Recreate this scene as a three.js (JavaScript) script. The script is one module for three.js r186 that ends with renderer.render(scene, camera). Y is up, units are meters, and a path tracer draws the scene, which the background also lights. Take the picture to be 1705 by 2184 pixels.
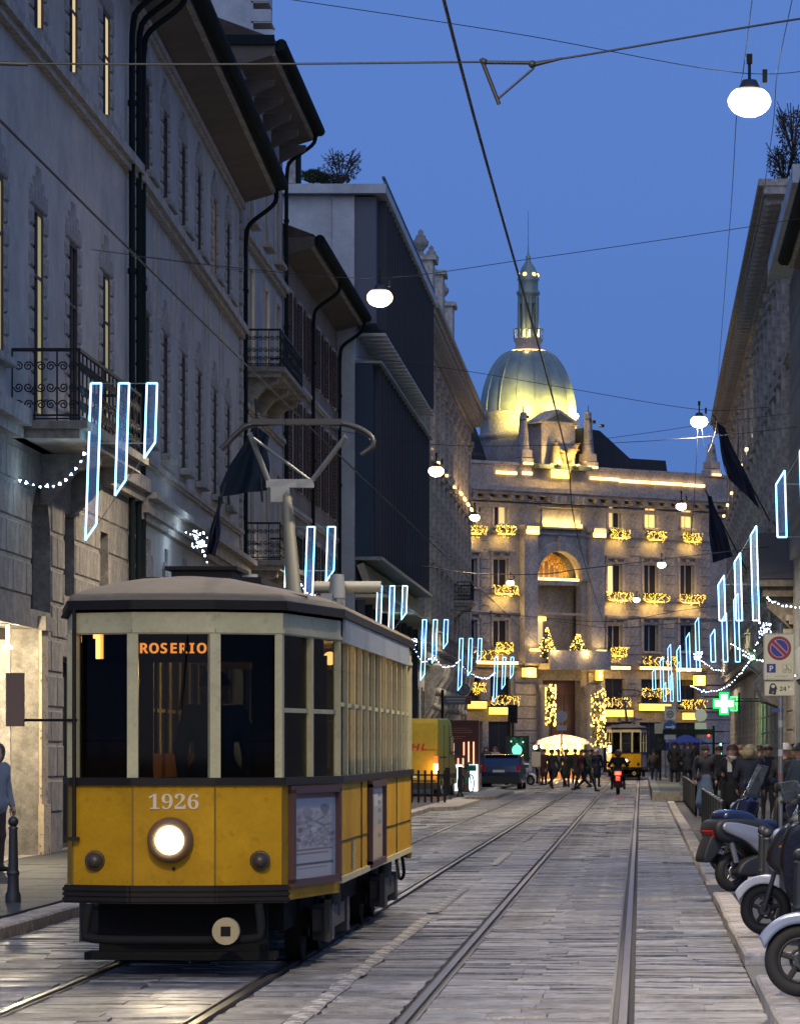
import * as THREE from 'three';
import { mergeGeometries, toCreasedNormals } from 'three/addons/utils/BufferGeometryUtils.js';
import { MarchingCubes } from 'three/addons/objects/MarchingCubes.js';
import { FontLoader } from 'three/addons/loaders/FontLoader.js';
import { TextGeometry } from 'three/addons/geometries/TextGeometry.js';
import { RectAreaLightUniformsLib } from 'three/addons/lights/RectAreaLightUniformsLib.js';

// ---------------------------------------------------------------- camera, sky, light, exposure
const F = 7800, CX = 1365, CY = 1595, EYE = 1.8, IW = 1705, IH = 2183;      // lens in units of a 1705 x 2183 frame
const scene = new THREE.Scene();
const FW = 2 * CX, FH = 2 * CY;                                             // shifted lens: the axis looks straight down the street
const camera = new THREE.PerspectiveCamera(2 * Math.atan(CY / F) * 180 / Math.PI, FW / FH, 0.5, 1500);
camera.position.set(0, EYE, 0);
camera.lookAt(0, EYE, -10);
camera.setViewOffset(FW, FH, 0, 0, IW, IH);
camera.updateProjectionMatrix();
camera.updateMatrixWorld();
const renderer = new THREE.WebGLRenderer({ antialias: true });
renderer.setSize(799, 1024);
renderer.toneMapping = THREE.LinearToneMapping;
renderer.toneMappingExposure = 1;
renderer.shadowMap.enabled = true;
RectAreaLightUniformsLib.init();

{ // blue-hour sky: an even blue, a little deeper towards the horizon
  const w = 64, h = 256, data = new Float32Array(w * h * 4);
  for (let j = 0; j < h; j++) {
    const el = ((j + 0.5) / h - 0.5) * Math.PI, t = Math.max(0, Math.sin(el));
    const k = 1 - Math.exp(-t * 10);
    const r = 0.068 + 0.037 * k, g = 0.160 + 0.062 * k, b = 0.432 + 0.172 * k;
    for (let i = 0; i < w; i++) { const a = i / w * 2 * Math.PI, v = 1 + 0.02 * Math.sin(3 * a + 9 * el) * Math.sin(14 * el + 2 * Math.sin(2 * a)) + 0.015 * Math.sin(7 * a - 21 * el); data.set([r * v, g * v, b * v, 1], (j * w + i) * 4); }
  }
  const sky = new THREE.DataTexture(data, w, h, THREE.RGBAFormat, THREE.FloatType);
  sky.mapping = THREE.EquirectangularReflectionMapping; sky.magFilter = THREE.LinearFilter; sky.minFilter = THREE.LinearFilter; sky.needsUpdate = true;
  scene.background = sky; scene.environment = sky;
}
const sun = new THREE.DirectionalLight(new THREE.Color(1, 0.97, 0.94), 0.75);   // the last glow after sunset, behind the camera
sun.position.set(12, 75, 60); sun.target.position.set(-3, 0, -100);
sun.shadow.radius = 150; sun.castShadow = true;
Object.assign(sun.shadow.camera, { left: -150, right: 150, top: 150, bottom: -150, near: 1, far: 500 });
scene.add(sun, sun.target);

// ---------------------------------------------------------------- helpers
const R = (() => { let a = 20241; return () => { a |= 0; a = a + 0x6D2B79F5 | 0; let t = Math.imul(a ^ a >>> 15, 1 | a); t = t + Math.imul(t ^ t >>> 7, 61 | t) ^ t; return ((t ^ t >>> 14) >>> 0) / 4294967296; }; })();
const rr = (a, b) => a + (b - a) * R();
const V3 = (x, y, z) => new THREE.Vector3(x, y, z);
const at = (xv, yv, d) => V3((xv - CX) * d / F, EYE + (CY - yv) * d / F, -d);
const D2R = Math.PI / 180;

// textures: tileable value noise
function noiseField(n, freq, oct, seed, gain = 0.5) {
  const out = new Float32Array(n * n), hash = (x, y, s) => { let h = Math.imul(x, 374761393) + Math.imul(y, 668265263) + Math.imul(s, 974634777) | 0; h = Math.imul(h ^ h >>> 13, 1274126177); return ((h ^ h >>> 16) >>> 0) / 4294967296; };
  let amp = 1, sum = 0;
  for (let o = 0; o < oct; o++, freq *= 2, amp *= gain) {
    sum += amp;
    for (let j = 0; j < n; j++) for (let i = 0; i < n; i++) {
      const x = i / n * freq, y = j / n * freq, x0 = Math.floor(x), y0 = Math.floor(y), fx = x - x0, fy = y - y0, u = fx * fx * (3 - 2 * fx), v = fy * fy * (3 - 2 * fy), m = (k) => k % freq;
      const a = hash(m(x0), m(y0), seed + o), b = hash(m(x0 + 1), m(y0), seed + o), c = hash(m(x0), m(y0 + 1), seed + o), d = hash(m(x0 + 1), m(y0 + 1), seed + o);
      out[j * n + i] += amp * (a + (b - a) * u + (c - a) * v + (a - b - c + d) * u * v);
    }
  }
  for (let i = 0; i < out.length; i++) out[i] /= sum;
  return out;
}
function tex(n, f, metres, srgb = true) {
  const d = new Uint8Array(n * n * 4);
  for (let k = 0; k < n * n; k++) { const c = f(k % n, Math.floor(k / n), k); for (let q = 0; q < 3; q++) d[k * 4 + q] = Math.max(0, Math.min(255, Math.round(255 * (c.length ? c[q] : c)))); d[k * 4 + 3] = 255; }
  const t = new THREE.DataTexture(d, n, n); t.wrapS = t.wrapT = THREE.RepeatWrapping; t.magFilter = THREE.LinearFilter; t.minFilter = THREE.LinearMipmapLinearFilter; t.generateMipmaps = true;
  if (srgb) t.colorSpace = THREE.SRGBColorSpace;
  t.repeat.set(1 / metres, 1 / metres); t.needsUpdate = true; return t;
}
const nA = noiseField(256, 4, 6, 11, 0.6), nB = noiseField(256, 16, 4, 23, 0.6), nC = noiseField(256, 64, 2, 37);
const mix = (a, b, t) => a + (b - a) * t, sst = (a, b, x) => { const t = Math.max(0, Math.min(1, (x - a) / (b - a))); return t * t * (3 - 2 * t); };
const T = {
  plaster: tex(256, (i, j, k) => { const v = 0.80 + 0.22 * (nA[k] - 0.5) + 0.10 * (nB[k] - 0.5) + 0.05 * (nC[k] - 0.5); return [v, v * 0.995, v * 0.985]; }, 5),
  stone: tex(256, (i, j, k) => { const v = 0.76 + 0.30 * (nA[k] - 0.5) + 0.30 * (nB[k] - 0.5) + 0.12 * (nC[k] - 0.5); return [v, v * 0.985, v * 0.96]; }, 1.6),
  travertine: tex(256, (i, j, k) => { const p = sst(0.62, 0.70, nB[k]); const v = 0.86 + 0.2 * (nA[k] - 0.5) + 0.1 * (nC[k] - 0.5) - 0.35 * p; return [v, v * 0.95, v * 0.86]; }, 0.9),
  road: tex(256, (i, j, k) => { const v = 0.72 + 0.42 * (nA[k] - 0.5) + 0.35 * (nB[k] - 0.5) + 0.2 * (nC[k] - 0.5); return [v, v * 0.99, v * 0.975]; }, 1.3),
  asphalt: tex(256, (i, j, k) => { const v = 0.7 + 0.25 * (nA[k] - 0.5) + 0.35 * (nC[k] - 0.5); return v; }, 1.0),
  metal: tex(256, (i, j, k) => { const v = 0.78 + 0.30 * (nA[k] - 0.5) + 0.10 * (nB[k] - 0.5); return [v, v, v * 0.98]; }, 2.2),
  paint: tex(256, (i, j, k) => { const v = 0.86 + 0.22 * (nA[k] - 0.5) + 0.06 * (nC[k] - 0.5) - 0.04 * sst(0.66, 0.72, nB[k]) - 0.05 * sst(0.6, 0.8, nB[k]) * sst(0.45, 0.6, nA[k]); return [v, v * 0.985, v * 0.95]; }, 1.4),
  copper: tex(256, (i, j, k) => { const v = 0.8 + 0.3 * (nA[k] - 0.5) + 0.1 * (nB[k] - 0.5); return [v * 0.97, v, v * 0.96]; }, 4),
  wornPaint: tex(256, (i, j, k) => { const w = sst(0.40, 0.56, 0.6 * nB[k] + 0.4 * nA[k]); const v = mix(0.42, 0.80, w) + 0.1 * (nC[k] - 0.5); return [v, v * 0.985, v * 0.96]; }, 0.7),
  bumpF: tex(256, (i, j, k) => 0.5 * nB[k] + 0.5 * nC[k], 0.7, false),
  bumpC: tex(256, (i, j, k) => 0.6 * nA[k] + 0.4 * nB[k], 1.2, false),
  roughV: tex(256, (i, j, k) => { const v = 0.45 + 0.8 * (nA[k] - 0.25); return v; }, 1.7, false),
};
const col = (c) => Array.isArray(c) ? new THREE.Color().setRGB(c[0], c[1], c[2]) : new THREE.Color(c);
function M(c, rough = 0.8, o = {}) {
  const P = o.clearcoat || o.transmission || o.dull ? THREE.MeshPhysicalMaterial : THREE.MeshStandardMaterial;
  const m = new P({ color: col(c), roughness: rough, metalness: o.metal || 0 });
  if (o.map) m.map = o.map;
  if (o.bump) { m.bumpMap = o.bump; m.bumpScale = o.bs || 0.004; }
  if (o.rmap) m.roughnessMap = o.rmap;
  if (o.em) { m.emissive = col(o.em); m.emissiveIntensity = o.ei ?? 1; }
  if (o.clearcoat) { m.clearcoat = o.clearcoat; m.clearcoatRoughness = o.ccr ?? 0.1; }
  if (o.transmission) { m.transmission = o.transmission; m.thickness = 0; m.ior = 1.5; }
  if (o.opacity !== undefined) { m.transparent = true; m.opacity = o.opacity; }
  if (o.vc) m.vertexColors = true;
  if (o.dull) m.specularIntensity = o.dull === 1 ? 0.15 : o.dull;
  if (o.flat) m.flatShading = true;
  m.side = THREE.DoubleSide;
  return m;
}
const MT = {
  plasterL: M([0.66, 0.615, 0.55], 0.9, { map: T.plaster, bump: T.bumpF, bs: 0.004 }),
  plasterL2: M([0.58, 0.55, 0.505], 0.9, { map: T.plaster, bump: T.bumpF, bs: 0.004 }),
  plasterGrey: M([0.52, 0.51, 0.50], 0.9, { map: T.plaster, bump: T.bumpF }),
  plasterBrown: M([0.36, 0.285, 0.235], 0.9, { map: T.plaster, bump: T.bumpF }),
  panelLight: M([0.64, 0.69, 0.73], 0.6, { map: T.plaster }),
  quoin: M([0.52, 0.50, 0.475], 0.92, { map: T.stone, bump: T.bumpC, bs: 0.012 }),
  ashlar: M([0.40, 0.375, 0.33], 0.92, { map: T.stone, bump: T.bumpC, bs: 0.015 }),
  travertine: M([0.62, 0.55, 0.44], 0.85, { map: T.travertine, bump: T.bumpF, bs: 0.006 }),
  stoneP: M([0.50, 0.475, 0.455], 0.85, { map: T.stone, bump: T.bumpF, bs: 0.008 }),
  stoneP2: M([0.60, 0.565, 0.53], 0.85, { map: T.stone, bump: T.bumpF, bs: 0.008 }),
  stoneG: M([0.68, 0.64, 0.59], 0.88, { map: T.stone, bump: T.bumpC, bs: 0.012 }),
  cornice: M([0.60, 0.555, 0.49], 0.85, { map: T.stone, bump: T.bumpF }),
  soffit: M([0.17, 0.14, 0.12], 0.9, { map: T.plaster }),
  gutter: M([0.012, 0.018, 0.019], 0.9, { dull: 1 }),
  roofDark: M([0.035, 0.035, 0.042], 0.7, { map: T.asphalt }),
  roofTile: M([0.10, 0.07, 0.06], 0.85, { map: T.stone }),
  glass: M([0.022, 0.021, 0.02], 0.06, { dull: 0.5 }),
  glassBlue: M([0.035, 0.055, 0.085], 0.25, { dull: 0.4 }),
  curtain: M([0.5, 0.42, 0.25], 0.9, { em: [1, 0.74, 0.33], ei: 0.7 }),
  curtainHot: M([0.5, 0.42, 0.25], 0.9, { em: [1, 0.62, 0.18], ei: 1.5 }),
  curtainDim: M([0.4, 0.36, 0.2], 0.9, { em: [0.9, 0.78, 0.32], ei: 0.26 }),
  frameWood: M([0.05, 0.04, 0.035], 0.7),
  frameLight: M([0.42, 0.38, 0.31], 0.7),
  shutter: M([0.055, 0.028, 0.026], 0.75),
  iron: M([0.012, 0.013, 0.016], 0.5, { metal: 0.5 }),
  ironGrey: M([0.06, 0.065, 0.07], 0.5, { metal: 0.6 }),
  steel: M([0.45, 0.45, 0.45], 0.35, { metal: 0.9 }),
  galv: M([0.38, 0.39, 0.40], 0.5, { metal: 0.6, map: T.metal }),
  fin: M([0.055, 0.060, 0.075], 0.7, { dull: 0.3 }),
  finEnd: M([0.42, 0.40, 0.37], 0.6),
  panelDark: M([0.10, 0.108, 0.13], 0.6, { dull: 0.4 }),
  copper: M([0.42, 0.46, 0.42], 0.40, { metal: 0.3, map: T.copper }),
  copperDark: M([0.12, 0.16, 0.15], 0.5, { metal: 0.3, map: T.copper }),
  led: M([0.6, 0.8, 1], 0.5, { em: [0.26, 0.64, 1], ei: 3.6 }),
  ledBulb: M([0.6, 0.8, 1], 0.5, { em: [0.55, 0.72, 1], ei: 9 }),
  ledSheet: M([0.30, 0.50, 0.85], 0.6, { opacity: 0.22 }),
  gold: M([1, 0.7, 0.2], 0.5, { em: [1, 0.60, 0.07], ei: 2.6 }),
  goldHot: M([1, 0.75, 0.3], 0.5, { em: [1, 0.63, 0.10], ei: 4.5 }),
  goldStrip: M([1, 0.8, 0.5], 0.5, { em: [1, 0.58, 0.15], ei: 4.5 }),
  goldBulb: M([1, 0.8, 0.4], 0.5, { em: [1, 0.60, 0.10], ei: 3.6 }),
  lampGlow: M([1, 0.95, 0.85], 0.5, { em: [1, 0.88, 0.66], ei: 60 }),
  globe: M([1, 0.9, 0.75], 0.4, { em: [1, 0.70, 0.36], ei: 1.5, opacity: 0.42 }),
  leaf: M([0.035, 0.055, 0.02], 0.8),
  leafDry: M([0.10, 0.075, 0.04], 0.8),
  bark: M([0.05, 0.035, 0.025], 0.9),
  rubber: M([0.012, 0.012, 0.013], 0.75),
  black: M([0.008, 0.008, 0.009], 0.6),
  chrome: M([0.7, 0.7, 0.72], 0.15, { metal: 1 }),
  wire: M([0.010, 0.011, 0.014], 0.6),
  white: M([0.75, 0.75, 0.73], 0.6),
};

// geometry
function uvMetres(g) {
  g.computeBoundingBox();
  const p = g.attributes.position, n = g.attributes.normal, uv = new Float32Array(p.count * 2);
  for (let i = 0; i < p.count; i++) {
    const ax = Math.abs(n.getX(i)), ay = Math.abs(n.getY(i)), az = Math.abs(n.getZ(i));
    if (ay >= ax && ay >= az) { uv[2 * i] = p.getX(i); uv[2 * i + 1] = p.getZ(i); }
    else if (ax >= az) { uv[2 * i] = p.getZ(i); uv[2 * i + 1] = p.getY(i); }
    else { uv[2 * i] = p.getX(i); uv[2 * i + 1] = p.getY(i); }
  }
  g.setAttribute('uv', new THREE.BufferAttribute(uv, 2)); return g;
}
const tr = (g, x = 0, y = 0, z = 0, rx = 0, ry = 0, rz = 0) => { if (rx) g.rotateX(rx); if (ry) g.rotateY(ry); if (rz) g.rotateZ(rz); g.translate(x, y, z); return g; };
const bx = (w, h, d, x = 0, y = 0, z = 0, rx = 0, ry = 0, rz = 0) => tr(new THREE.BoxGeometry(w, h, d), x, y, z, rx, ry, rz);
const cy = (r0, r1, h, x = 0, y = 0, z = 0, seg = 12, rx = 0, ry = 0, rz = 0) => tr(new THREE.CylinderGeometry(r0, r1, h, seg), x, y, z, rx, ry, rz);
const sp = (r, x = 0, y = 0, z = 0, ws = 12, hs = 8) => new THREE.SphereGeometry(r, ws, hs).translate(x, y, z);
const to = (R0, r, x = 0, y = 0, z = 0, rx = 0, ry = 0, rz = 0, a = 8, b = 24) => tr(new THREE.TorusGeometry(R0, r, a, b), x, y, z, rx, ry, rz);
function bar(a, b, r, seg = 6, r2 = r) { // round bar between two points
  const A = a.isVector3 ? a : V3(...a), B = b.isVector3 ? b : V3(...b), d = B.clone().sub(A), g = new THREE.CylinderGeometry(r2, r, d.length(), seg);
  g.applyQuaternion(new THREE.Quaternion().setFromUnitVectors(V3(0, 1, 0), d.clone().normalize())); g.translate((A.x + B.x) / 2, (A.y + B.y) / 2, (A.z + B.z) / 2); return g;
}
const tube = (pts, r, seg = 24, rad = 6, closed = false) => new THREE.TubeGeometry(new THREE.CatmullRomCurve3(pts.map((p) => p.isVector3 ? p : V3(...p)), closed, 'catmullrom', 0.5), seg, r, rad, closed);
const lathe = (pts, seg = 20, x = 0, y = 0, z = 0) => new THREE.LatheGeometry(pts.map((p) => new THREE.Vector2(p[0], p[1])), seg).translate(x, y, z);
const shp = (pts) => new THREE.Shape(pts.map((p) => new THREE.Vector2(p[0], p[1])));
function ext(pts, depth, bevel = 0, holes = []) { // extruded outline, centred on z
  const s = pts instanceof THREE.Shape ? pts : shp(pts); for (const h of holes) s.holes.push(new THREE.Path(h.map((p) => new THREE.Vector2(p[0], p[1]))));
  return new THREE.ExtrudeGeometry(s, { depth, bevelEnabled: bevel > 0, bevelSize: bevel, bevelThickness: bevel, bevelSegments: 2, curveSegments: 10 }).translate(0, 0, -depth / 2);
}
function soft(pts, depth, bevel) { // rounded pillow-like outline
  const c = new THREE.CatmullRomCurve3(pts.map((p) => V3(p[0], p[1], 0)), true, 'centripetal').getPoints(pts.length * 6).slice(0, -1).map((v) => new THREE.Vector2(v.x, v.y));
  const g = new THREE.ExtrudeGeometry(new THREE.Shape(c), { depth, bevelEnabled: true, bevelSize: bevel, bevelThickness: bevel, bevelOffset: -bevel * 0.5, bevelSegments: 4 }).translate(0, 0, -depth / 2);
  return toCreasedNormals(g, 0.9);
}
function merge(gs) {
  gs = gs.map((g) => { const q = g.index ? g.toNonIndexed() : g; for (const k of Object.keys(q.attributes)) if (!['position', 'normal', 'uv', 'color'].includes(k)) q.deleteAttribute(k); q.morphAttributes = {}; return q; });
  return gs.length === 1 ? gs[0] : mergeGeometries(gs);
}
const cbCache = new Map();
function cbox(w, h, d, b = 0.02) { // chamfered box, shared
  const k = [w, h, d, b].map((v) => v.toFixed(3)).join();
  if (!cbCache.has(k)) { const s = shp([[-w / 2 + b, -h / 2], [w / 2 - b, -h / 2], [w / 2, -h / 2 + b], [w / 2, h / 2 - b], [w / 2 - b, h / 2], [-w / 2 + b, h / 2], [-w / 2, h / 2 - b], [-w / 2, -h / 2 + b]]);
    const g = new THREE.ExtrudeGeometry(s, { depth: d - b, bevelEnabled: true, bevelSize: -b * 0.0 + 0, bevelThickness: 0, bevelSegments: 1, steps: 1 }); // sides
    // front face set back into a chamfer
    const f = new THREE.BufferGeometry(), x = w / 2, y = h / 2, o = [[-x, -y], [x, -y], [x, y], [-x, y]], i = [[-x + b, -y + b], [x - b, -y + b], [x - b, y - b], [-x + b, y - b]], P = [];
    const q = (a, c, e, g2) => P.push(...a, ...c, ...e, ...a, ...e, ...g2);
    const z0 = -d / 2, z1 = d / 2 - b, z2 = d / 2;
    for (let n = 0; n < 4; n++) { const m = (n + 1) % 4; q([...o[n], z0], [...o[m], z0], [...o[m], z1], [...o[n], z1]); q([...o[n], z1], [...o[m], z1], [...i[m], z2], [...i[n], z2]); }
    q([...i[0], z2], [...i[1], z2], [...i[2], z2], [...i[3], z2]); q([...o[3], z0], [...o[2], z0], [...o[1], z0], [...o[0], z0]);
    f.setAttribute('position', new THREE.Float32BufferAttribute(P, 3)); f.computeVertexNormals(); g.dispose();
    cbCache.set(k, uvMetres(f)); }
  return cbCache.get(k);
}
const names = new Map();
function numbered(n) { const k = names.get(n) || 0; names.set(n, k + 1); return k ? n + '_' + String(k).padStart(3, '0') : n; }
function part(parent, name, gs, mat, o = {}) {
  const g = Array.isArray(gs) ? merge(gs) : gs; if (!o.keepUV && !g.userData.kept) { if (!g.attributes.normal) g.computeVertexNormals(); uvMetres(g); g.userData.kept = true; }
  const m = new THREE.Mesh(g, mat); m.name = name; m.castShadow = m.receiveShadow = true; if (o.kind) m.userData.kind = o.kind; if (o.label) m.userData.label = o.label; parent.add(m); return m;
}
function blk(parent, name, mat, w, h, d, x, y, z, b = 0.02) { const m = new THREE.Mesh(cbox(w, h, d, b), mat); m.name = name; m.position.set(x, y, z); m.castShadow = m.receiveShadow = true; parent.add(m); return m; }
const plainCache = new Map();
function pbx(parent, name, mat, w, h, d, x, y, z) { const k = [w, h, d].map((v) => v.toFixed(3)).join(); if (!plainCache.has(k)) plainCache.set(k, uvMetres(new THREE.BoxGeometry(w, h, d))); const m = new THREE.Mesh(plainCache.get(k), mat); m.name = name; m.position.set(x, y, z); m.castShadow = m.receiveShadow = true; parent.add(m); return m; }
function thing(name, label, category, pos = [0, 0, 0], turn = 0, group) {
  const o = new THREE.Group(); o.name = numbered(name); o.position.set(...(pos.isVector3 ? pos.toArray() : pos)); o.rotation.y = turn; o.userData = { label, category }; if (group) o.userData.group = group; scene.add(o); return o;
}
function struct(name, gs, mat, o = {}) { const m = part(scene, numbered(name), gs, mat, o); m.userData.kind = 'structure'; if (o.label) m.userData.label = o.label; return m; }
function structGroup(name, label) { const o = new THREE.Group(); o.name = numbered(name); o.userData = { kind: 'structure', label }; scene.add(o); return o; }
function point(p, color, I, r = 0.05, parent = scene) { const l = new THREE.PointLight(col(color), I); l.position.copy(p.isVector3 ? p : V3(...p)); l.castShadow = true; l.shadow.radius = r / 0.02; parent.add(l); return l; }
function rect(w, h, color, I, pos, target, parent = scene) { const l = new THREE.RectAreaLight(col(color), I, w, h); l.position.set(...pos); l.lookAt(...target); parent.add(l); return l; }
function spot(pos, tgt, color, I, ang, pen = 0.6, r = 0.08, parent = scene) { const l = new THREE.SpotLight(col(color), I, 0, ang, pen); l.position.set(...pos); l.target.position.set(...tgt); l.castShadow = true; l.shadow.radius = r / 0.02; parent.add(l, l.target); return l; }
const font = await new FontLoader().loadAsync('fonts/droid/droid_sans_bold.typeface.json');
const serifFont = await new FontLoader().loadAsync('fonts/droid/droid_serif_bold.typeface.json');
function text(s, size, depth, o = {}) { const g = new TextGeometry(s, { font: o.serif ? serifFont : font, size, depth, curveSegments: 5, bevelEnabled: false }); g.computeBoundingBox(); const b = g.boundingBox; g.translate(-(b.min.x + b.max.x) / 2, -(b.min.y + b.max.y) / 2, 0); if (o.sx) g.scale(o.sx, 1, 1); return g; }
function canvasTex(w, h, draw) { const c = document.createElement('canvas'); c.width = w; c.height = h; draw(c.getContext('2d'), w, h); const t = new THREE.CanvasTexture(c); t.colorSpace = THREE.SRGBColorSpace; t.magFilter = THREE.LinearFilter; return t; }
const quadUV = (w, h, x = 0, y = 0, z = 0) => { const g = new THREE.PlaneGeometry(w, h).translate(x, y, z); g.userData.kept = true; return g; };
// ---------------------------------------------------------------- ground, road, rails, pavements
struct('ground', [new THREE.PlaneGeometry(1600, 1600).rotateX(-Math.PI / 2).translate(0, -0.10, -300)], M([0.06, 0.06, 0.062], 0.9, { map: T.asphalt }));
const GA = 0.7225, TL = -3.63, TR = -0.84, KERB_L = -6.0, KERB_R = 0.85, KH = 0.12;
const road = structGroup('road', 'stone paved street with two sunken tram tracks');
part(road, 'road_bed', [bx(KERB_R - KERB_L + 1.6, 0.06, 232, (KERB_L + KERB_R) / 2 + 0.2, -0.058, -126)], M([0.10, 0.099, 0.097], 0.85, { map: T.asphalt, bump: T.bumpF, bs: 0.01 }));
{
  const stoneMat = M([1, 1, 1], 0.40, { map: T.road, bump: T.bumpC, bs: 0.010, rmap: T.roughV, vc: true });
  stoneMat.roughness = 0.88;
  const zones = [[KERB_L + 0.02, TL - GA - 0.075], [TL - GA + 0.085, TL + GA - 0.085], [TL + GA + 0.075, TR - GA - 0.075], [TR - GA + 0.085, TR + GA - 0.085], [TR + GA + 0.075, KERB_R + 0.02]];
  const rest = []; let nearCount = 0;
  function stone(x0, x1, d0, d1, tone, lift) { // worn slab: wavy long edges, tilted top
    const jx = 0.0015, n = 5, wv = 0.030, P = [], tilt = rr(-1, 1) * 0.006, tilt2 = rr(-1, 1) * 0.005, A = [], B = [], LA = [], LB = [];
    for (let k = 0; k < n; k++) {
      const f = k / (n - 1), x = x0 + jx + (x1 - x0 - 2 * jx) * f, a = d0 + 0.004 + rr(0, wv) * (k % 4 ? 1 : 0.6), b = d1 - 0.004 - rr(0, wv) * (k % 4 ? 1 : 0.6), h = (m) => lift + tilt * (2 * f - 1) + tilt2 * m + rr(-0.003, 0.003);
      A.push([x, h(-1), -(a + 0.012)]); B.push([x, h(1), -(b - 0.012)]); LA.push([x, -0.022, -a]); LB.push([x, -0.022, -b]);
    }
    const q = (a, c, e, g) => P.push(...a, ...c, ...e, ...a, ...e, ...g);
    for (let k = 0; k < n - 1; k++) { q(A[k], A[k + 1], B[k + 1], B[k]); q(LA[k], LA[k + 1], A[k + 1], A[k]); q(B[k], B[k + 1], LB[k + 1], LB[k]); }
    q(LA[0], A[0], B[0], LB[0]); q(A[n - 1], LA[n - 1], LB[n - 1], B[n - 1]);
    const g = new THREE.BufferGeometry(); g.setAttribute('position', new THREE.Float32BufferAttribute(P, 3)); g.computeVertexNormals();
    const c = new Float32Array(P.length); for (let i = 0; i < P.length; i += 3) c.set(tone, i); g.setAttribute('color', new THREE.BufferAttribute(c, 3));
    uvMetres(g); const uv = g.attributes.uv, ou = R() * 3, ov = R() * 3; for (let i = 0; i < uv.count; i++) uv.setXY(i, uv.getX(i) + ou, uv.getY(i) + ov); g.userData.kept = true; return g;
  }
  const pick = [];
  for (const [za, zb] of zones) {
    let d = 14; const wide = zb - za;
    while (d < 238) {
      const step = (d < 90 ? rr(0.30, 0.46) : rr(0.55, 0.8)); const n = wide > 1.2 ? (R() < 0.75 ? 2 : 3) : (R() < 0.6 ? 2 : 1);
      let cuts = [za]; for (let k = 1; k < n; k++) cuts.push(za + wide * (k / n + rr(-0.11, 0.11))); cuts.push(zb);
      for (let k = 0; k < n; k++) {
        const base = rr(0.20, 0.48), warm = rr(-0.012, 0.006), tone = [base + warm, base, base - warm * 0.9], worn = R() < 0.07 ? -0.012 : rr(-0.004, 0.005);
        pick.push({ d, x: (cuts[k] + cuts[k + 1]) / 2, g: stone(cuts[k], cuts[k + 1], d, d + step * rr(0.94, 1.0), tone, worn) });
      }
      d += step;
    }
  }
  const vis = (p) => p.d > 23.5 && (p.x / p.d) > -0.175 && (p.x / p.d) < 0.045;
  pick.sort((a, b) => a.d - b.d);
  for (const p of pick) { if (vis(p) && nearCount < 300) { nearCount++; part(road, 'paving_stone', p.g, stoneMat); } else rest.push(p.g); }
  part(road, 'far_paving', merge(rest), stoneMat, { kind: 'stuff' });
  // rails
  const railM = M([0.20, 0.18, 0.165], 0.34, { metal: 0.7, map: T.metal }), lip = M([0.12, 0.11, 0.10], 0.5, { metal: 0.7 });
  for (const c of [TL, TR]) for (const s of [-1, 1]) {
    const x = c + s * GA, rail = part(road, 'tram_rail', [bx(0.058, 0.03, 226, x, -0.006, -127)], railM);
    part(rail, 'groove', [bx(0.036, 0.02, 226, x - s * 0.052, -0.022, -127)], MT.black);
    part(rail, 'guard_lip', [bx(0.022, 0.03, 226, x - s * 0.080, -0.008, -127)], lip);
  }
  // worn white lane dashes
  const pm = M([0.78, 0.76, 0.72], 0.75, { map: T.wornPaint });
  for (const [a, b] of [[20, 38.2], [39.8, 46.5], [56, 62], [70, 76]]) {
    const gs = []; for (let d = a; d < b; d += 0.42) gs.push(bx(0.13 + rr(-0.015, 0.015), 0.008, 0.40, -2.25 + rr(-0.008, 0.008), 0.0095, -(d + 0.2)));
    part(road, 'lane_marking', gs, pm);
  }
}
const kerbMat = [M([0.70, 0.665, 0.62], 0.8, { map: T.stone, bump: T.bumpF }), M([0.60, 0.57, 0.53], 0.8, { map: T.stone, bump: T.bumpF }), M([0.78, 0.73, 0.68], 0.8, { map: T.stone, bump: T.bumpF })];
const paveMat = M([0.075, 0.076, 0.08], 0.72, { map: T.asphalt, bump: T.bumpF, bs: 0.006 });
const slabMat = M([0.07, 0.073, 0.072], 0.7, { map: T.road, bump: T.bumpF, bs: 0.004 });
{ // left pavement: granite kerb and long slabs
  const s = structGroup('left_pavement', 'grey pavement along the plastered buildings');
  part(s, 'pavement_bed', [bx(4.6, 0.10, 226, KERB_L - 0.34 - 2.3, KH - 0.06, -128)], paveMat);
  for (let d = 22; d < 130; d += 1.3) { const m = blk(s, 'kerb_stone', kerbMat[Math.floor(R() * 3)], 0.30, 1.285, 0.26, KERB_L - 0.16, KH - 0.13 + rr(-0.004, 0.004), -(d + 0.65), 0.02); m.rotation.x = -Math.PI / 2; }
  part(s, 'far_kerb', [bx(0.30, 0.26, 108, KERB_L - 0.16, KH - 0.13, -184.3)], kerbMat[1]);
  let i = 0; for (let d = 34; d < 62; d += 1.15) for (let x = KERB_L - 0.34; x > -9.3; x -= 0.98) if (d > 7.6 * Math.abs(x) * 0.68 - 2) { const m = blk(s, 'paving_slab', slabMat, 0.97, 1.14, 0.05, x - 0.49, KH - 0.012 + rr(-0.003, 0.003), -(d + 0.58), 0.008); m.rotation.x = -Math.PI / 2; i++; }
  // low bulges of the kerb where the pavement swells out near the van
  for (const [d0, d1, w] of [[104, 122, 0.75], [126, 150, 0.95]]) part(s, 'pavement_bulge', [ext([[0, 0], [w, (d1 - d0) * 0.12], [w, (d1 - d0) * 0.88], [0, d1 - d0]], KH, 0.01).rotateX(-Math.PI / 2).translate(KERB_L - 0.02, KH / 2 - 0.01, -d0)], kerbMat[1]);
}
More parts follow.
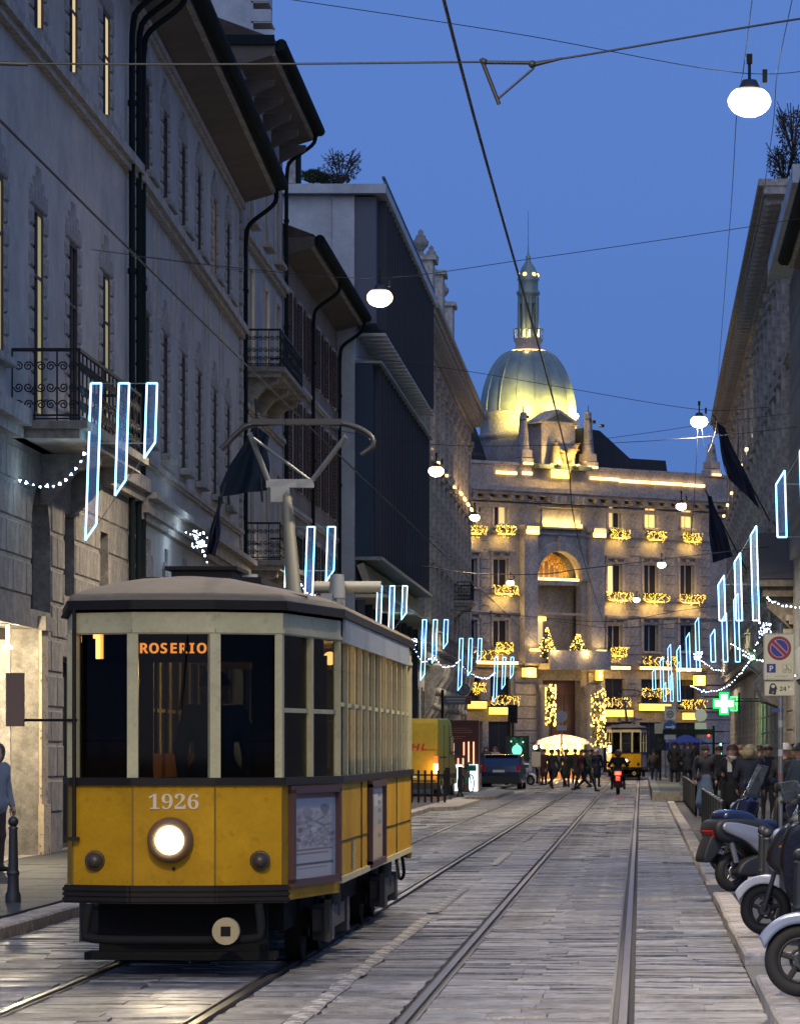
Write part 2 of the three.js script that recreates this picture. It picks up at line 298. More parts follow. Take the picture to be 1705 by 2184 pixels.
{ // right pavement: three raised stretches edged with pale granite, gaps between them
  const s = structGroup('right_pavement', 'dark asphalt pavement edged with pale granite kerb stones');
  part(s, 'pavement_bed', [bx(4.4, 0.10, 226, KERB_R + 0.34 + 2.55, KH - 0.07, -128)], paveMat);
  const segs = [[18, 27.2], [30, 43], [47.6, 75], [76.2, 116]];
  for (const [a, b] of segs) {
    part(s, 'bay_surface', [bx(0.78, 0.11, b - a - 0.42, KERB_R + 0.225 + 0.39, KH - 0.088, -(a + b) / 2 - 0.16)], paveMat);
    const n = Math.round((b - a) / (a < 45 ? 1.05 : 1.5)), st = (b - a) / n;
    for (let k = 0; k < n; k++) { const m = blk(s, 'kerb_stone', kerbMat[Math.floor(R() * 3)], 0.22, st - 0.012, 0.24, KERB_R + 0.11 + rr(-0.005, 0.005), KH - 0.12 + rr(-0.004, 0.006), -(a + (k + 0.5) * st), 0.022); m.rotation.x = -Math.PI / 2; }
    for (let k = 0; k < 1; k++) { blk(s, 'kerb_return', kerbMat[2], 0.9, 0.24, 0.22, KERB_R + 0.225 + 0.45, KH - 0.122, -(a + 0.12), 0.022); }
  }
  part(s, 'gap_surface', [bx(1.2, 0.05, 100, KERB_R + 0.6, -0.005, -68)], M([0.16, 0.16, 0.16], 0.7, { map: T.asphalt, bump: T.bumpF }));
}
{ // raised tram stop island
  const p = structGroup('tram_stop_platform', 'low concrete tram stop island beside the tracks');
  part(p, 'platform_slab', [bx(1.25, 0.30, 62, 1.02, 0.15, -155.5)], M([0.36, 0.34, 0.31], 0.85, { map: T.stone }));
  part(p, 'edge_strip', [bx(0.25, 0.012, 62, 0.55, 0.308, -155.5)], M([0.52, 0.5, 0.46], 0.8, { map: T.stone }));
}
struct('far_square', [bx(60, 0.05, 60, -6, -0.045, -262)], M([0.16, 0.155, 0.15], 0.75, { map: T.road, bump: T.bumpC, bs: 0.01 }));
// ---------------------------------------------------------------- buildings
function wallLine(X0, d0, X1, d1) {
  const dx = X1 - X0, dd = d1 - d0, L = Math.hypot(dx, dd);
  return { X0, d0, X1, d1, L, turn: Math.atan2(dd, dx),
    u: (xv) => { const k = (xv - CX) / F; return (k * d0 - X0) / (dx - k * dd) * L; },
    ud: (d) => (d - d0) / dd * L,
    d: (u) => d0 + dd * u / L,
    y: (xv, yv) => { const k = (xv - CX) / F, t = (k * d0 - X0) / (dx - k * dd); return EYE + (CY - yv) * (d0 + t * dd) / F; } };
}
function building(name, label, w) { return thing(name, label, 'building', [w.X0, 0, -w.d0], w.turn); }
function wallWith(b, L, y0, y1, openings, mat, t = 0.45, name = 'wall', z = 0) {
  const s = shp([[0, y0], [L, y0], [L, y1], [0, y1]]);
  for (const o of openings) {
    const p = new THREE.Path(), a = o.x0, c = o.x1;
    p.moveTo(a, o.y0); p.lineTo(c, o.y0);
    if (o.arch) { const r = (c - a) / 2; p.lineTo(c, o.y1 - r); p.absarc((a + c) / 2, o.y1 - r, r, 0, Math.PI, false); } else { p.lineTo(c, o.y1); p.lineTo(a, o.y1); }
    p.lineTo(a, o.y0); s.holes.push(p);
  }
  return part(b, name, [new THREE.ExtrudeGeometry(s, { depth: t, bevelEnabled: false, curveSegments: 8 }).translate(0, 0, z - t)], mat);
}
const bodyOf = (b, L, H, depth, mat, t = 0.46, y0 = 0) => part(b, 'side_wall', [bx(L - 0.02, H - 0.02 - y0, depth, L / 2, (H + y0) / 2, -t - depth / 2)], mat);
function windowAt(b, o, q = {}) { // frame with leaves, panes behind, all set back in the opening
  const w = o.x1 - o.x0, h = o.y1 - o.y0, x = (o.x0 + o.x1) / 2, y = (o.y0 + o.y1) / 2, z = -(q.set ?? 0.07), f = q.f ?? 0.07, fm = q.frame || MT.frameWood;
  const gs = [bx(w, f, 0.07, 0, h / 2 - f / 2, 0), bx(w, f, 0.07, 0, -h / 2 + f / 2, 0), bx(f, h - 2 * f, 0.07, -w / 2 + f / 2, 0, 0), bx(f, h - 2 * f, 0.07, w / 2 - f / 2, 0, 0), bx(f * 0.9, h - 2 * f, 0.06, 0, 0, 0)];
  if (q.transom) gs.push(bx(w - 2 * f, f * 0.7, 0.055, 0, h * q.transom, 0));
  const m = part(b, 'window', gs, fm); m.position.set(x, y, z);
  const pw = (w - 2.9 * f) / 2;
  for (const s of [-1, 1]) pbx(m, 'pane', q.lit ? (q.litMat || MT.curtain) : (q.glass || MT.glass), pw, h - 2 * f, 0.012, s * (pw / 2 + f * 0.45), 0, -0.012);
  if (q.half) pbx(m, 'lit_pane', q.half, pw, h - 2 * f, 0.012, (q.halfSide || -1) * (pw / 2 + f * 0.45), 0, 0.004);
  if (q.sill) blk(m, 'sill', q.sill, w + 0.3, 0.12, 0.34, 0, -h / 2 - 0.06, -z + 0.09);
  if (q.surround) { const t = 0.16, d = 0.07, zz = -z + d / 2 + 0.002; part(m, 'surround', [bx(t, h + t, d, -w / 2 - t / 2, t / 2, zz), bx(t, h + t, d, w / 2 + t / 2, t / 2, zz), bx(w, t, d, 0, h / 2 + t / 2, zz)], q.surround); }
  if (q.hood) part(m, 'window_hood', [bx(w + 0.6, 0.14, 0.34, 0, h / 2 + 0.52, -z + 0.17), bx(w + 0.42, 0.08, 0.24, 0, h / 2 + 0.41, -z + 0.12), bx(0.16, 0.26, 0.2, -w / 2 - 0.12, h / 2 + 0.25, -z + 0.10), bx(0.16, 0.26, 0.2, w / 2 + 0.12, h / 2 + 0.25, -z + 0.10), sp(0.16, 0, h / 2 + 0.25, -z + 0.08, 8, 6)], q.hood);
  return m;
}
function quoins(m, w, h, zOff) { // bossed blocks up both jambs and a fan of stepped blocks over the head
  const n = Math.max(5, Math.round(h / 0.33)), st = h / n;
  for (const s of [-1, 1]) for (let k = 0; k < n; k++) { const l = k % 2 ? 0.34 : 0.22; blk(m, 'quoin_block', MT.quoin, l, st - 0.03, 0.07, s * (w / 2 + l / 2 + 0.004), -h / 2 + (k + 0.5) * st, zOff + 0.012, 0.022); }
  const v = [0.30, 0.46, 0.66, 0.46, 0.30], vw = (w + 0.56) / 5;
  for (let k = 0; k < 5; k++) blk(m, 'voussoir', MT.quoin, vw - 0.02, v[k], 0.07, (k - 2) * vw, h / 2 + v[k] / 2 + 0.004, zOff + 0.014, 0.025);
}
function courses(b, L, list, mat, name = 'string_course') { for (const [y, h, d, a = 0, e = L] of list) part(b, name, [bx(e - a, h * 0.6, d, (a + e) / 2, y + h * 0.7, d / 2), bx(e - a, h * 0.4, d * 0.6, (a + e) / 2, y + h * 0.2, d * 0.3)], mat); }
function eave(b, L, y, over, mat = MT.soffit, rise = 0.55, o = {}) { // sloped soffit, pale fascia, dark gutter
  const a = o.a ?? 0, e = L + (o.end ?? 0.5);
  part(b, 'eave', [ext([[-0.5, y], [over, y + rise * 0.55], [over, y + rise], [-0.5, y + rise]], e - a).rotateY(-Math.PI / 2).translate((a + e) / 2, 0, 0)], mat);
  part(b, 'fascia', [bx(e - a, 0.07, 0.10, (a + e) / 2, y + rise * 0.55 + 0.01, over - 0.04)], MT.cornice);
  const g = part(b, 'gutter', [cy(0.15, 0.15, e - a, (a + e) / 2, y + rise * 0.86, over + 0.17, 10, 0, 0, Math.PI / 2), bx(e - a, 0.26, 0.08, (a + e) / 2, y + rise * 0.82, over + 0.08)], MT.gutter);
  part(b, 'roof', [ext([[over, y + rise + 0.05], [-6, y + rise + 2.6], [-6, y + rise - 0.1], [over - 0.2, y + rise - 0.02]], e - a).rotateY(-Math.PI / 2).translate((a + e) / 2, 0, 0)], MT.roofTile);
  return g;
}
function pipe(b, u, yTop, over, y0 = 0.1, kick = 1) { // downpipe with swan neck from the gutter
  const p = part(b, 'downpipe', [tube([[u + 0.1 * kick, yTop + 0.45, over], [u, yTop + 0.05, over - 0.05], [u, yTop - 0.45, 0.25], [u, yTop - 0.8, 0.14], [u, yTop - 1.4, 0.12]], 0.058, 18, 8), bar([u, yTop - 1.38, 0.12], [u, y0, 0.12], 0.058, 8)], MT.gutter);
  for (let y = yTop - 2.2; y > 1; y -= 3.1) part(p, 'pipe_bracket', [cy(0.082, 0.082, 0.10, u, y, 0.12, 8)], MT.gutter);
}
function scroll(x, y, r, dir = 1, up = 1) { const pts = []; for (let k = 0; k <= 14; k++) { const a = k / 14 * Math.PI * 3.2, q = r * (1 - k / 17); pts.push([x + dir * Math.cos(a) * q, y + up * Math.sin(a) * q, 0]); } return tube(pts, 0.011, 22, 4); }
function ironPanel(w, h, n) { // wrought iron balustrade panel, centred, standing on y = 0
  const gs = [bx(w, 0.05, 0.05, 0, h - 0.025, 0), bx(w, 0.03, 0.03, 0, 0.08, 0), bx(w, 0.025, 0.025, 0, 0.03, 0)];
  const st = w / n;
  for (let k = 0; k <= n; k++) gs.push(bar([-w / 2 + k * st, 0, 0], [-w / 2 + k * st, h, 0], 0.013, 4));
  for (let k = 0; k < n; k++) { const x = -w / 2 + (k + 0.5) * st, r = Math.min(st * 0.22, h * 0.13); for (const s of [-1, 1]) gs.push(scroll(x + s * r, h * 0.75, r, s, 1), scroll(x + s * r, h * 0.46, r, s, -1), scroll(x + s * r, h * 0.22, r, s, 1)); }
  return gs;
}
function balcony(b, u0, u1, yF, depth, h, o = {}) {
  const L = u1 - u0, s = part(b, 'balcony', [bx(L + 0.16, 0.12, depth + 0.10, (u0 + u1) / 2, yF - 0.06, depth / 2 + 0.05), bx(L, 0.14, depth - 0.06, (u0 + u1) / 2, yF - 0.19, depth / 2)], o.stone || MT.ashlar);
  part(s, 'railing', ironPanel(L, h, Math.max(3, Math.round(L / 0.42))).map((g) => g.translate((u0 + u1) / 2, yF, depth - 0.04)), MT.iron);
  for (const u of [u0, u1]) part(s, 'railing', ironPanel(depth - 0.06, h, o.sideN || 3).map((g) => g.rotateY(Math.PI / 2).translate(u, yF, depth / 2)), MT.iron);
  for (const u of o.brackets || [u0 + 0.3, u1 - 0.3]) part(s, 'bracket', [ext([[0, 0], [depth * 0.86, 0], [depth * 0.84, -0.14], [depth * 0.5, -0.24], [depth * 0.28, -0.5], [0.08, -0.72], [0, -0.76]], 0.26, 0.02).rotateY(-Math.PI / 2).translate(u, yF - 0.27, 0)], o.stone || MT.ashlar);
  return s;
}
function ashlarField(b, u0, u1, y0, y1, rows, len, openings, mat, proud = 0.05, name = 'ashlar_block') {
  const st = (y1 - y0) / rows;
  for (let r = 0; r < rows; r++) {
    let u = u0 - (r % 2 ? len * 0.5 : 0);
    while (u < u1) {
      let a = Math.max(u, u0), e = Math.min(u + len, u1); const yc = y0 + (r + 0.5) * st;
      for (const o of openings) if (yc + st / 2 > o.y0 + 0.02 && yc - st / 2 < o.y1 - 0.02) { if (a < o.x0 && e > o.x0) e = o.x0; else if (a >= o.x0 && e <= o.x1) { a = e; } else if (a < o.x1 && e > o.x1) a = Math.max(a, o.x1); }
      if (e - a > 0.18) blk(b, name, mat, +(e - a - 0.02).toFixed(2), +(st - 0.03).toFixed(3), proud * 2, (a + e) / 2, yc, 0, 0.035);
      u += len;
    }
  }
}

// --- first plastered palazzo, at the picture's edge
const W1 = wallLine(-9.25, 40, -9.5, 68.75);
{
  const w = W1, b = building('plaster_palazzo', 'tall pale plastered palazzo with scroll-iron balcony and rusticated stone ground floor', w), L = w.L, U = (d) => w.ud(d);
  const cols = [45.5, 49.4, 53.3, 57.1, 60.8, 64.8], ops = [];
  for (const d of cols) { ops.push({ x0: U(d) - 0.55, x1: U(d) + 0.55, y0: 12.9, y1: 14.85, row: 3 }); ops.push({ x0: U(d) - 0.55, x1: U(d) + 0.55, y0: d > 54 && d < 62 ? 6.95 : 7.55, y1: 10.2, row: 2 }); }
  const low = [{ x0: U(49.6), x1: U(57.05), y0: 0.14, y1: 3.66, shop: 1 }, { x0: U(42), x1: U(48), y0: 0.14, y1: 3.66, shop: 1 }, { x0: U(56.3), x1: U(58.3), y0: 3.95, y1: 5.95, arch: 1 }, { x0: U(59.7), x1: U(60.9), y0: 4.3, y1: 5.65 }, { x0: U(63.9), x1: U(65.0), y0: 4.3, y1: 5.6 }, { x0: U(59.6), x1: U(61.6), y0: 0.14, y1: 3.3 }, { x0: U(63.4), x1: U(65.4), y0: 0.14, y1: 3.3 }];
  wallWith(b, L, 6.5, 16.2, ops, MT.plasterL, 0.45, 'upper_wall');
  wallWith(b, L, 0, 6.48, low, MT.ashlar, 0.62, 'stone_base', 0.02);
  bodyOf(b, L, 16.2, 9, MT.plasterL, 0.64);
  for (const o of ops) { const m = windowAt(b, o, { set: 0.03, transom: o.row === 2 ? 0.18 : 0.1, lit: false, half: o.row === 3 ? MT.curtain : (o.x0 < U(58) ? MT.curtainDim : (o.x0 > U(63) ? MT.curtainDim : null)), halfSide: 1 }); quoins(m, 1.1, o.y1 - o.y0, 0.025); blk(m, 'sill', MT.quoin, 1.5, 0.13, 0.2, 0, -(o.y1 - o.y0) / 2 - 0.07, 0.11); }
  for (const o of low) if (!o.shop) windowAt(b, { ...o, y1: o.y1 }, { set: o.arch ? 0.3 : 0.2, sill: null });
  ashlarField(b, U(52), L - 0.02, 0.75, 6.35, 10, 1.25, low.concat([{ x0: U(57.05), x1: U(57.75), y0: 0, y1: 3.66 }]), MT.ashlar, 0.045);
  // lit travertine pier at the shop opening: its flank faces the street end
  const pier = part(b, 'travertine_pier', [bx(0.64, 2.72, 0.66, U(57.40), 2.28, -0.26), bx(0.70, 0.78, 0.74, U(57.40), 0.53, -0.26)], MT.travertine, { label: 'pale travertine pier lit by the shop' });
  part(pier, 'pier_cap', [bx(0.74, 0.22, 0.80, U(57.40), 3.75, -0.26)], MT.ashlar);
  part(b, 'shop_trim', [bx(0.10, 3.5, 0.16, U(57.0), 1.89, -0.48)], MT.stoneP2);
  part(b, 'shop_glazing', [bx(7.2, 3.4, 0.02, U(53.2), 1.9, -0.55)], MT.glass);
  part(b, 'shop_glazing', [bx(5.9, 3.4, 0.02, U(45), 1.9, -0.55)], MT.glass);
  part(b, 'shop_frame', [bx(0.10, 3.5, 0.10, U(49.7), 1.9, -0.52), bx(0.08, 3.5, 0.08, U(53), 1.9, -0.52), bx(7.4, 0.16, 0.12, U(53.3), 3.57, -0.52)], MT.frameWood);
  const lp = part(b, 'shop_light', [bx(0.3, 0.05, 0.10, U(55.0), 3.32, -0.12), cy(0.03, 0.03, 0.3, U(55.0), 3.5, -0.12, 8)], M([1, 0.9, 0.7], 0.5, { em: [1, 0.84, 0.56], ei: 9 }));
  point(V3(U(55.0), 3.25, -0.12), [1, 0.83, 0.55], 60, 0.06, b);
  courses(b, L, [[12.45, 0.30, 0.20], [6.42, 0.42, 0.34], [15.9, 0.2, 0.1]], MT.cornice);
  // corner quoin strip
  for (let y = 6.9; y < 16; y += 0.42) blk(b, 'corner_block', MT.quoin, (Math.round(y / 0.42) % 2) ? 0.62 : 0.42, 0.40, 0.10, L - 0.36, y + 0.2, 0.03, 0.022);
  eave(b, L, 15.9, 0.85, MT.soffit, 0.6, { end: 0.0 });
  balcony(b, U(54.5), U(61.6), 6.68, 1.06, 1.08, { brackets: [U(57.6), U(60.6)], sideN: 3 });
  pipe(b, L - 0.28, 15.9, 0.9); pipe(b, L - 1.25, 15.9, 0.9); 
}
// --- second palazzo section
const W2 = wallLine(-9.5, 68.8, -10.3, 94.5);
{
  const w = W2, b = building('plaster_palazzo', 'pale plastered palazzo with deep brown eave and bossed window surrounds behind the yellow tram', w), L = w.L, U = (d) => w.ud(d);
  const cols = [70.9, 74.5, 78.4, 82.2, 86.3, 90.2], ops = [], low = [];
  cols.forEach((d, k) => { ops.push({ x0: U(d) - 0.55, x1: U(d) + 0.55, y0: 12.9, y1: 14.75, row: 3, lit: k === 4 }); ops.push({ x0: U(d) - 0.55, x1: U(d) + 0.55, y0: 7.75, y1: 10.25, row: 2 }); low.push({ x0: U(d) - 0.7, x1: U(d) + 0.7, y0: 2.6, y1: 5.0, arch: 1 }); });
  wallWith(b, L, 6.5, 16, ops, MT.plasterL2, 0.45, 'upper_wall');
  wallWith(b, L, 0, 6.49, low, MT.plasterL, 0.6, 'lower_wall', 0.02);
  bodyOf(b, L, 16, 9, MT.plasterL2, 0.62);
  for (const o of ops) { const m = windowAt(b, o, { set: 0.03, transom: 0.15, lit: o.lit, litMat: MT.curtain }); quoins(m, 1.1, o.y1 - o.y0, 0.025); blk(m, 'sill', MT.quoin, 1.5, 0.13, 0.2, 0, -(o.y1 - o.y0) / 2 - 0.07, 0.14); }
  for (const o of low) { const m = windowAt(b, o, { set: 0.12 }); const r = 0.7, yc = 5.0 - 0.7 - 3.8; for (let k = 0; k < 7; k++) { const a = Math.PI * (k + 0.5) / 7, hh = [0.34, 0.5, 0.62, 0.85, 0.62, 0.5, 0.34][k], q = blk(m, 'voussoir', MT.quoin, 0.34, hh, 0.10, Math.cos(a) * (r + hh / 2), yc + Math.sin(a) * (r + hh / 2), 0.15, 0.025); q.rotation.z = a - Math.PI / 2; }
    for (const s of [-1, 1]) for (let k = 0; k < 5; k++) blk(m, 'quoin_block', MT.quoin, k % 2 ? 0.5 : 0.34, 0.38, 0.10, s * (0.7 + (k % 2 ? 0.25 : 0.17)), -1.2 + 0.2 + k * 0.41 - 0.1, 0.15, 0.025); }
  courses(b, L, [[12.35, 0.30, 0.20], [7.25, 0.16, 0.1], [6.42, 0.2, 0.42], [6.12, 0.3, 0.26], [15.6, 0.25, 0.12]], MT.cornice);
  for (const d of [72.7, 76.4, 80.3, 84.2, 88.2]) part(b, 'wall_strip', [bx(0.10, 1.9, 0.035, U(d) - 0.5, 11.35, 0.017), bx(0.10, 1.9, 0.035, U(d) + 0.5, 11.35, 0.017)], MT.plasterL);
  for (let y = 6.9; y < 15.6; y += 0.42) blk(b, 'corner_block', MT.quoin, (Math.round(y / 0.42) % 2) ? 0.62 : 0.42, 0.40, 0.10, L - 0.4, y + 0.2, 0.03, 0.022);
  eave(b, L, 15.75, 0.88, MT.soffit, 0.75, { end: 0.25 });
  pipe(b, 0.35, 15.8, 0.9); pipe(b, L - 0.05, 15.8, 0.9);
}
// --- taller house with two balconies
const W3 = wallLine(-10.3, 94.6, -10.45, 107);
{
  const w = W3, b = building('balcony_house', 'tall narrow grey house with two iron balconies and lit tall windows', w), L = w.L, ops = [];
  for (const u of [2.2, 6.7, 10.3]) for (const [y0, y1, r] of [[15.7, 17.9, 4], [11.85, 14.5, 3], [6.8, 9.6, 2], [0.3, 4.6, 1]]) ops.push({ x0: u - 0.6, x1: u + 0.6, y0, y1, r, u });
  wallWith(b, L, 0, 19.4, ops, MT.plasterGrey); bodyOf(b, L, 19.4, 9, MT.plasterGrey);
  for (const o of ops) windowAt(b, o, { transom: 0.2, lit: o.r === 3 && o.u < 8, surround: MT.plasterL, sill: o.r > 3 ? MT.cornice : null });
  courses(b, L, [[14.95, 0.3, 0.2], [10.6, 0.2, 0.12], [5.3, 0.4, 0.3]], MT.cornice);
  balcony(b, 0.9, 8.0, 11.75, 0.95, 1.0, { brackets: [1.3, 4.4, 7.6], sideN: 3 });
  balcony(b, 0.9, 8.0, 6.7, 0.95, 1.0, { brackets: [1.3, 4.4, 7.6], sideN: 3 });
  eave(b, L, 19.2, 0.9, MT.soffit, 0.8, { a: -0.55, end: 0.3 });
  part(b, 'gable_eave', [bx(0.1, 0.25, 7, -0.6, 20.0, -2.6)], MT.gutter);
  for (let k = 0; k < 5; k++) part(b, 'eave_bracket', [ext([[0, 0], [0.75, 0], [0.72, -0.14], [0.4, -0.28], [0, -0.5]], 0.22, 0.01).rotateY(-Math.PI / 2).translate(1 + k * 2.6, 19.25, 0)], MT.soffit);
  pipe(b, L - 0.12, 19.4, 0.95, 0.1, 1);
}
// --- brown house with dark shutters
const W4 = wallLine(-10.45, 107.1, -10.52, 127);
{
  const w = W4, b = building('shuttered_house', 'brown plastered house with rows of tall dark shutters and overhanging eave', w), L = w.L, ops = [];
  for (const u of [1.9, 5.2, 8.5, 11.8, 15.1, 18.2]) for (const [y0, y1] of [[13.4, 15.3], [9.6, 12.3], [5.4, 8.3], [0.3, 3.8]]) ops.push({ x0: u - 0.55, x1: u + 0.55, y0, y1 });
  wallWith(b, L, 0, 16.3, ops, MT.plasterBrown); bodyOf(b, L, 16.3, 9, MT.plasterBrown);
  for (const o of ops) {
    const m = windowAt(b, o, { surround: o.y0 > 1 ? MT.plasterL : null }); if (o.y0 < 1) continue; const h = o.y1 - o.y0;
    for (const s of [-1, 1]) { const g = [bx(0.05, h, 0.04, -0.25, 0, 0), bx(0.05, h, 0.04, 0.25, 0, 0)]; const n = Math.round(h / 0.12); for (let k = 0; k < n; k++) g.push(bx(0.46, 0.085, 0.016, 0, -h / 2 + (k + 0.5) * h / n, 0, 0.6)); part(m, 'shutter', g.map((q) => q.rotateY(s * 0.12).translate(s * (0.55 + 0.26), 0, 0.07 + 0.10)), MT.shutter); }
  }
  courses(b, L, [[12.75, 0.2, 0.1], [8.85, 0.2, 0.1], [4.4, 0.35, 0.25]], MT.plasterL);
  eave(b, L, 16.1, 0.9, MT.soffit, 0.7, { a: 0.1, end: -0.2 });
  pipe(b, L - 0.3, 16.2, 0.95); pipe(b, 8.9, 16.2, 0.95);
}
// --- modern block with dark fins
const W5 = wallLine(-9.9, 127.1, -9.95, 159);
{
  const w = W5, b = building('modern_block', 'modern block with pale blank flank, dark vertical fins and roof plants', w), L = w.L;
  part(b, 'flank_wall', [bx(L, 21.0, 12, L / 2, 10.5, -6.01)], MT.panelLight);
  part(b, 'flank_strip', [bx(0.10, 18.6, 0.75, -0.052, 11.6, -0.40)], M([0.62, 0.66, 0.70], 0.5, { map: T.plaster }));
  part(b, 'roof_slab', [bx(L + 0.5, 0.32, 13.4, L / 2 - 0.2, 21.18, -5.6)], MT.panelLight);
  const up = part(b, 'upper_box', [bx(L, 4.4, 0.72, L / 2, 18.76, 0.365)], MT.panelDark);
  for (let k = 0; k < 24; k++) { const u = 1.0 + k * 1.3; part(up, 'fin', [bx(0.07, 4.5, 0.30, u, 18.7, 0.88)], MT.fin); pbx(up, 'fin_foot', MT.finEnd, 0.85, 0.10, 0.98, u + 0.1, 16.30 - 0.05, 0.52); }
  const midb = part(b, 'middle_box', [bx(L, 6.7, 0.60, L / 2, 11.8, 0.305)], MT.glassBlue);
  for (let k = 0; k < 20; k++) part(midb, 'fin', [bx(0.16, 6.7, 0.22, 1.1 + k * 1.58, 11.8, 0.72)], MT.fin);
  part(midb, 'top_edge', [bx(L, 0.09, 0.95, L / 2, 15.22, 0.46)], MT.galv); part(midb, 'base_edge', [bx(L, 0.12, 0.95, L / 2, 8.40, 0.46)], MT.galv);
  part(b, 'lit_fascia', [bx(L, 0.75, 0.25, L / 2, 7.85, 0.30, -0.35)], M([0.55, 0.49, 0.36], 0.7, { map: T.plaster }));
  part(b, 'shop_canopy', [bx(L, 0.12, 1.1, L / 2, 7.1, 0.56)], M([0.5, 0.44, 0.33], 0.7));
  part(b, 'shop_front', [bx(L, 6.9, 0.05, L / 2, 3.5, 0.03)], MT.glass);
  for (let k = 0; k < 9; k++) pbx(b, 'shop_post', MT.fin, 0.25, 6.9, 0.3, 0.3 + k * 3.9, 3.5, 0.16);
  for (let k = 0; k < 30; k++) pbx(b, 'roof_rail_baluster', MT.galv, 0.28, 0.22, 0.05, 0.5 + k * 1.06, 21.48, 0.98);
  part(b, 'roof_rail', [bx(L, 0.07, 0.10, L / 2, 21.63, 0.98)], MT.panelDark);
}
function leafBall(n, rx, ry, rz, size, x = 0, y = 0, z = 0) { const P = []; for (let k = 0; k < n; k++) { const a = R() * 6.283, c = rr(-1, 1), q = Math.cbrt(rr(0.15, 1)), s = Math.sqrt(1 - c * c), px = x + Math.cos(a) * s * q * rx, py = y + c * q * ry, pz = z + Math.sin(a) * s * q * rz, A = V3(rr(-1, 1), rr(-1, 1), rr(-1, 1)).normalize().multiplyScalar(size * rr(0.6, 1.3)), B = V3(rr(-1, 1), rr(-1, 1), rr(-1, 1)).normalize().multiplyScalar(size * 0.6); P.push(px - A.x, py - A.y, pz - A.z, px + B.x, py + B.y, pz + B.z, px + A.x, py + A.y, pz + A.z, px - A.x, py - A.y, pz - A.z, px + A.x, py + A.y, pz + A.z, px - B.x, py - B.y, pz - B.z); } const g = new THREE.BufferGeometry(); g.setAttribute('position', new THREE.Float32BufferAttribute(P, 3)); g.computeVertexNormals(); g.setAttribute('uv', new THREE.BufferAttribute(new Float32Array(P.length / 3 * 2), 2)); g.userData.kept = true; return g; }
function roofShrub(name, label, p, h, w, dense, mat) {
  const s = thing(name, label, 'shrub', p), st = [];
  for (let k = 0; k < 16; k++) { const a = R() * 6.28, l = rr(0.6, 1) * h; st.push(tube([[0, 0, 0], [Math.cos(a) * w * 0.2, l * 0.5, Math.sin(a) * w * 0.2], [Math.cos(a) * w * rr(0.3, 0.6), l, Math.sin(a) * w * 0.5]], 0.016, 6, 4)); for (let j = 0; j < 3; j++) st.push(bar([Math.cos(a) * w * 0.25, l * rr(0.4, 0.8), Math.sin(a) * w * 0.25], [Math.cos(a + rr(-1, 1)) * w * 0.55, l * rr(0.7, 1.05), Math.sin(a) * w * 0.5], 0.010, 4)); }
  part(s, 'stem', st, MT.bark); part(s, 'foliage', leafBall(dense, w * 0.55, h * 0.42, w * 0.5, 0.07, 0, h * 0.5, 0), mat); return s;
}
roofShrub('roof_shrub', 'bare twiggy shrub on the modern block roof', at(728, 395, 129), 1.25, 1.3, 260, MT.leafDry);
roofShrub('roof_shrub', 'low dark evergreen on the modern block roof', at(668, 392, 129.5), 0.55, 0.8, 500, MT.leaf);
roofShrub('roof_shrub', 'dark hedge clump on the roof beside the twiggy shrub', at(700, 394, 130), 0.4, 1.5, 700, MT.leaf);
{ const c = thing('chimney', 'pale chimney with dark flue above the modern block roof', 'chimney', at(622, 392, 134)); part(c, 'stack', [bx(0.32, 1.25, 0.4, 0, 0.62, 0)], MT.stoneP2); part(c, 'flue', [cy(0.10, 0.10, 1.2, 0.26, 0.6, 0, 10)], MT.gutter); }
// --- tower with stepped balconies far behind
{
  const p = at(440, 92, 190), b = thing('apartment_tower', 'pale apartment tower with stepped balconies rising behind the eaves', 'building', [p.x - 2.2, 0, -190]);
  const H = p.y + 6, w = (at(540, 0, 190).x - p.x);
  part(b, 'wall', [bx(w + 4.4, H, 10, w / 2, H / 2, -5)], MT.panelLight);
  for (let k = 0; k < 7; k++) { const y = p.y - 1 + k * 1.05; part(b, 'balcony', [bx(1.3 - k * 0.13, 0.10, 2, w + 2.6 + (1.3 - k * 0.13) / 2 - 0.5 + 0, y, -1)], MT.plasterL); part(b, 'balcony_glass', [bx(1.3 - k * 0.13, 0.62, 0.03, w + 2.1 + (1.3 - k * 0.13) / 2, y + 0.35, 0.02)], MT.panelLight); }
  part(b, 'joint', [bx(0.05, H, 0.02, w * 0.45, H / 2, 0.012)], MT.plasterGrey);
}
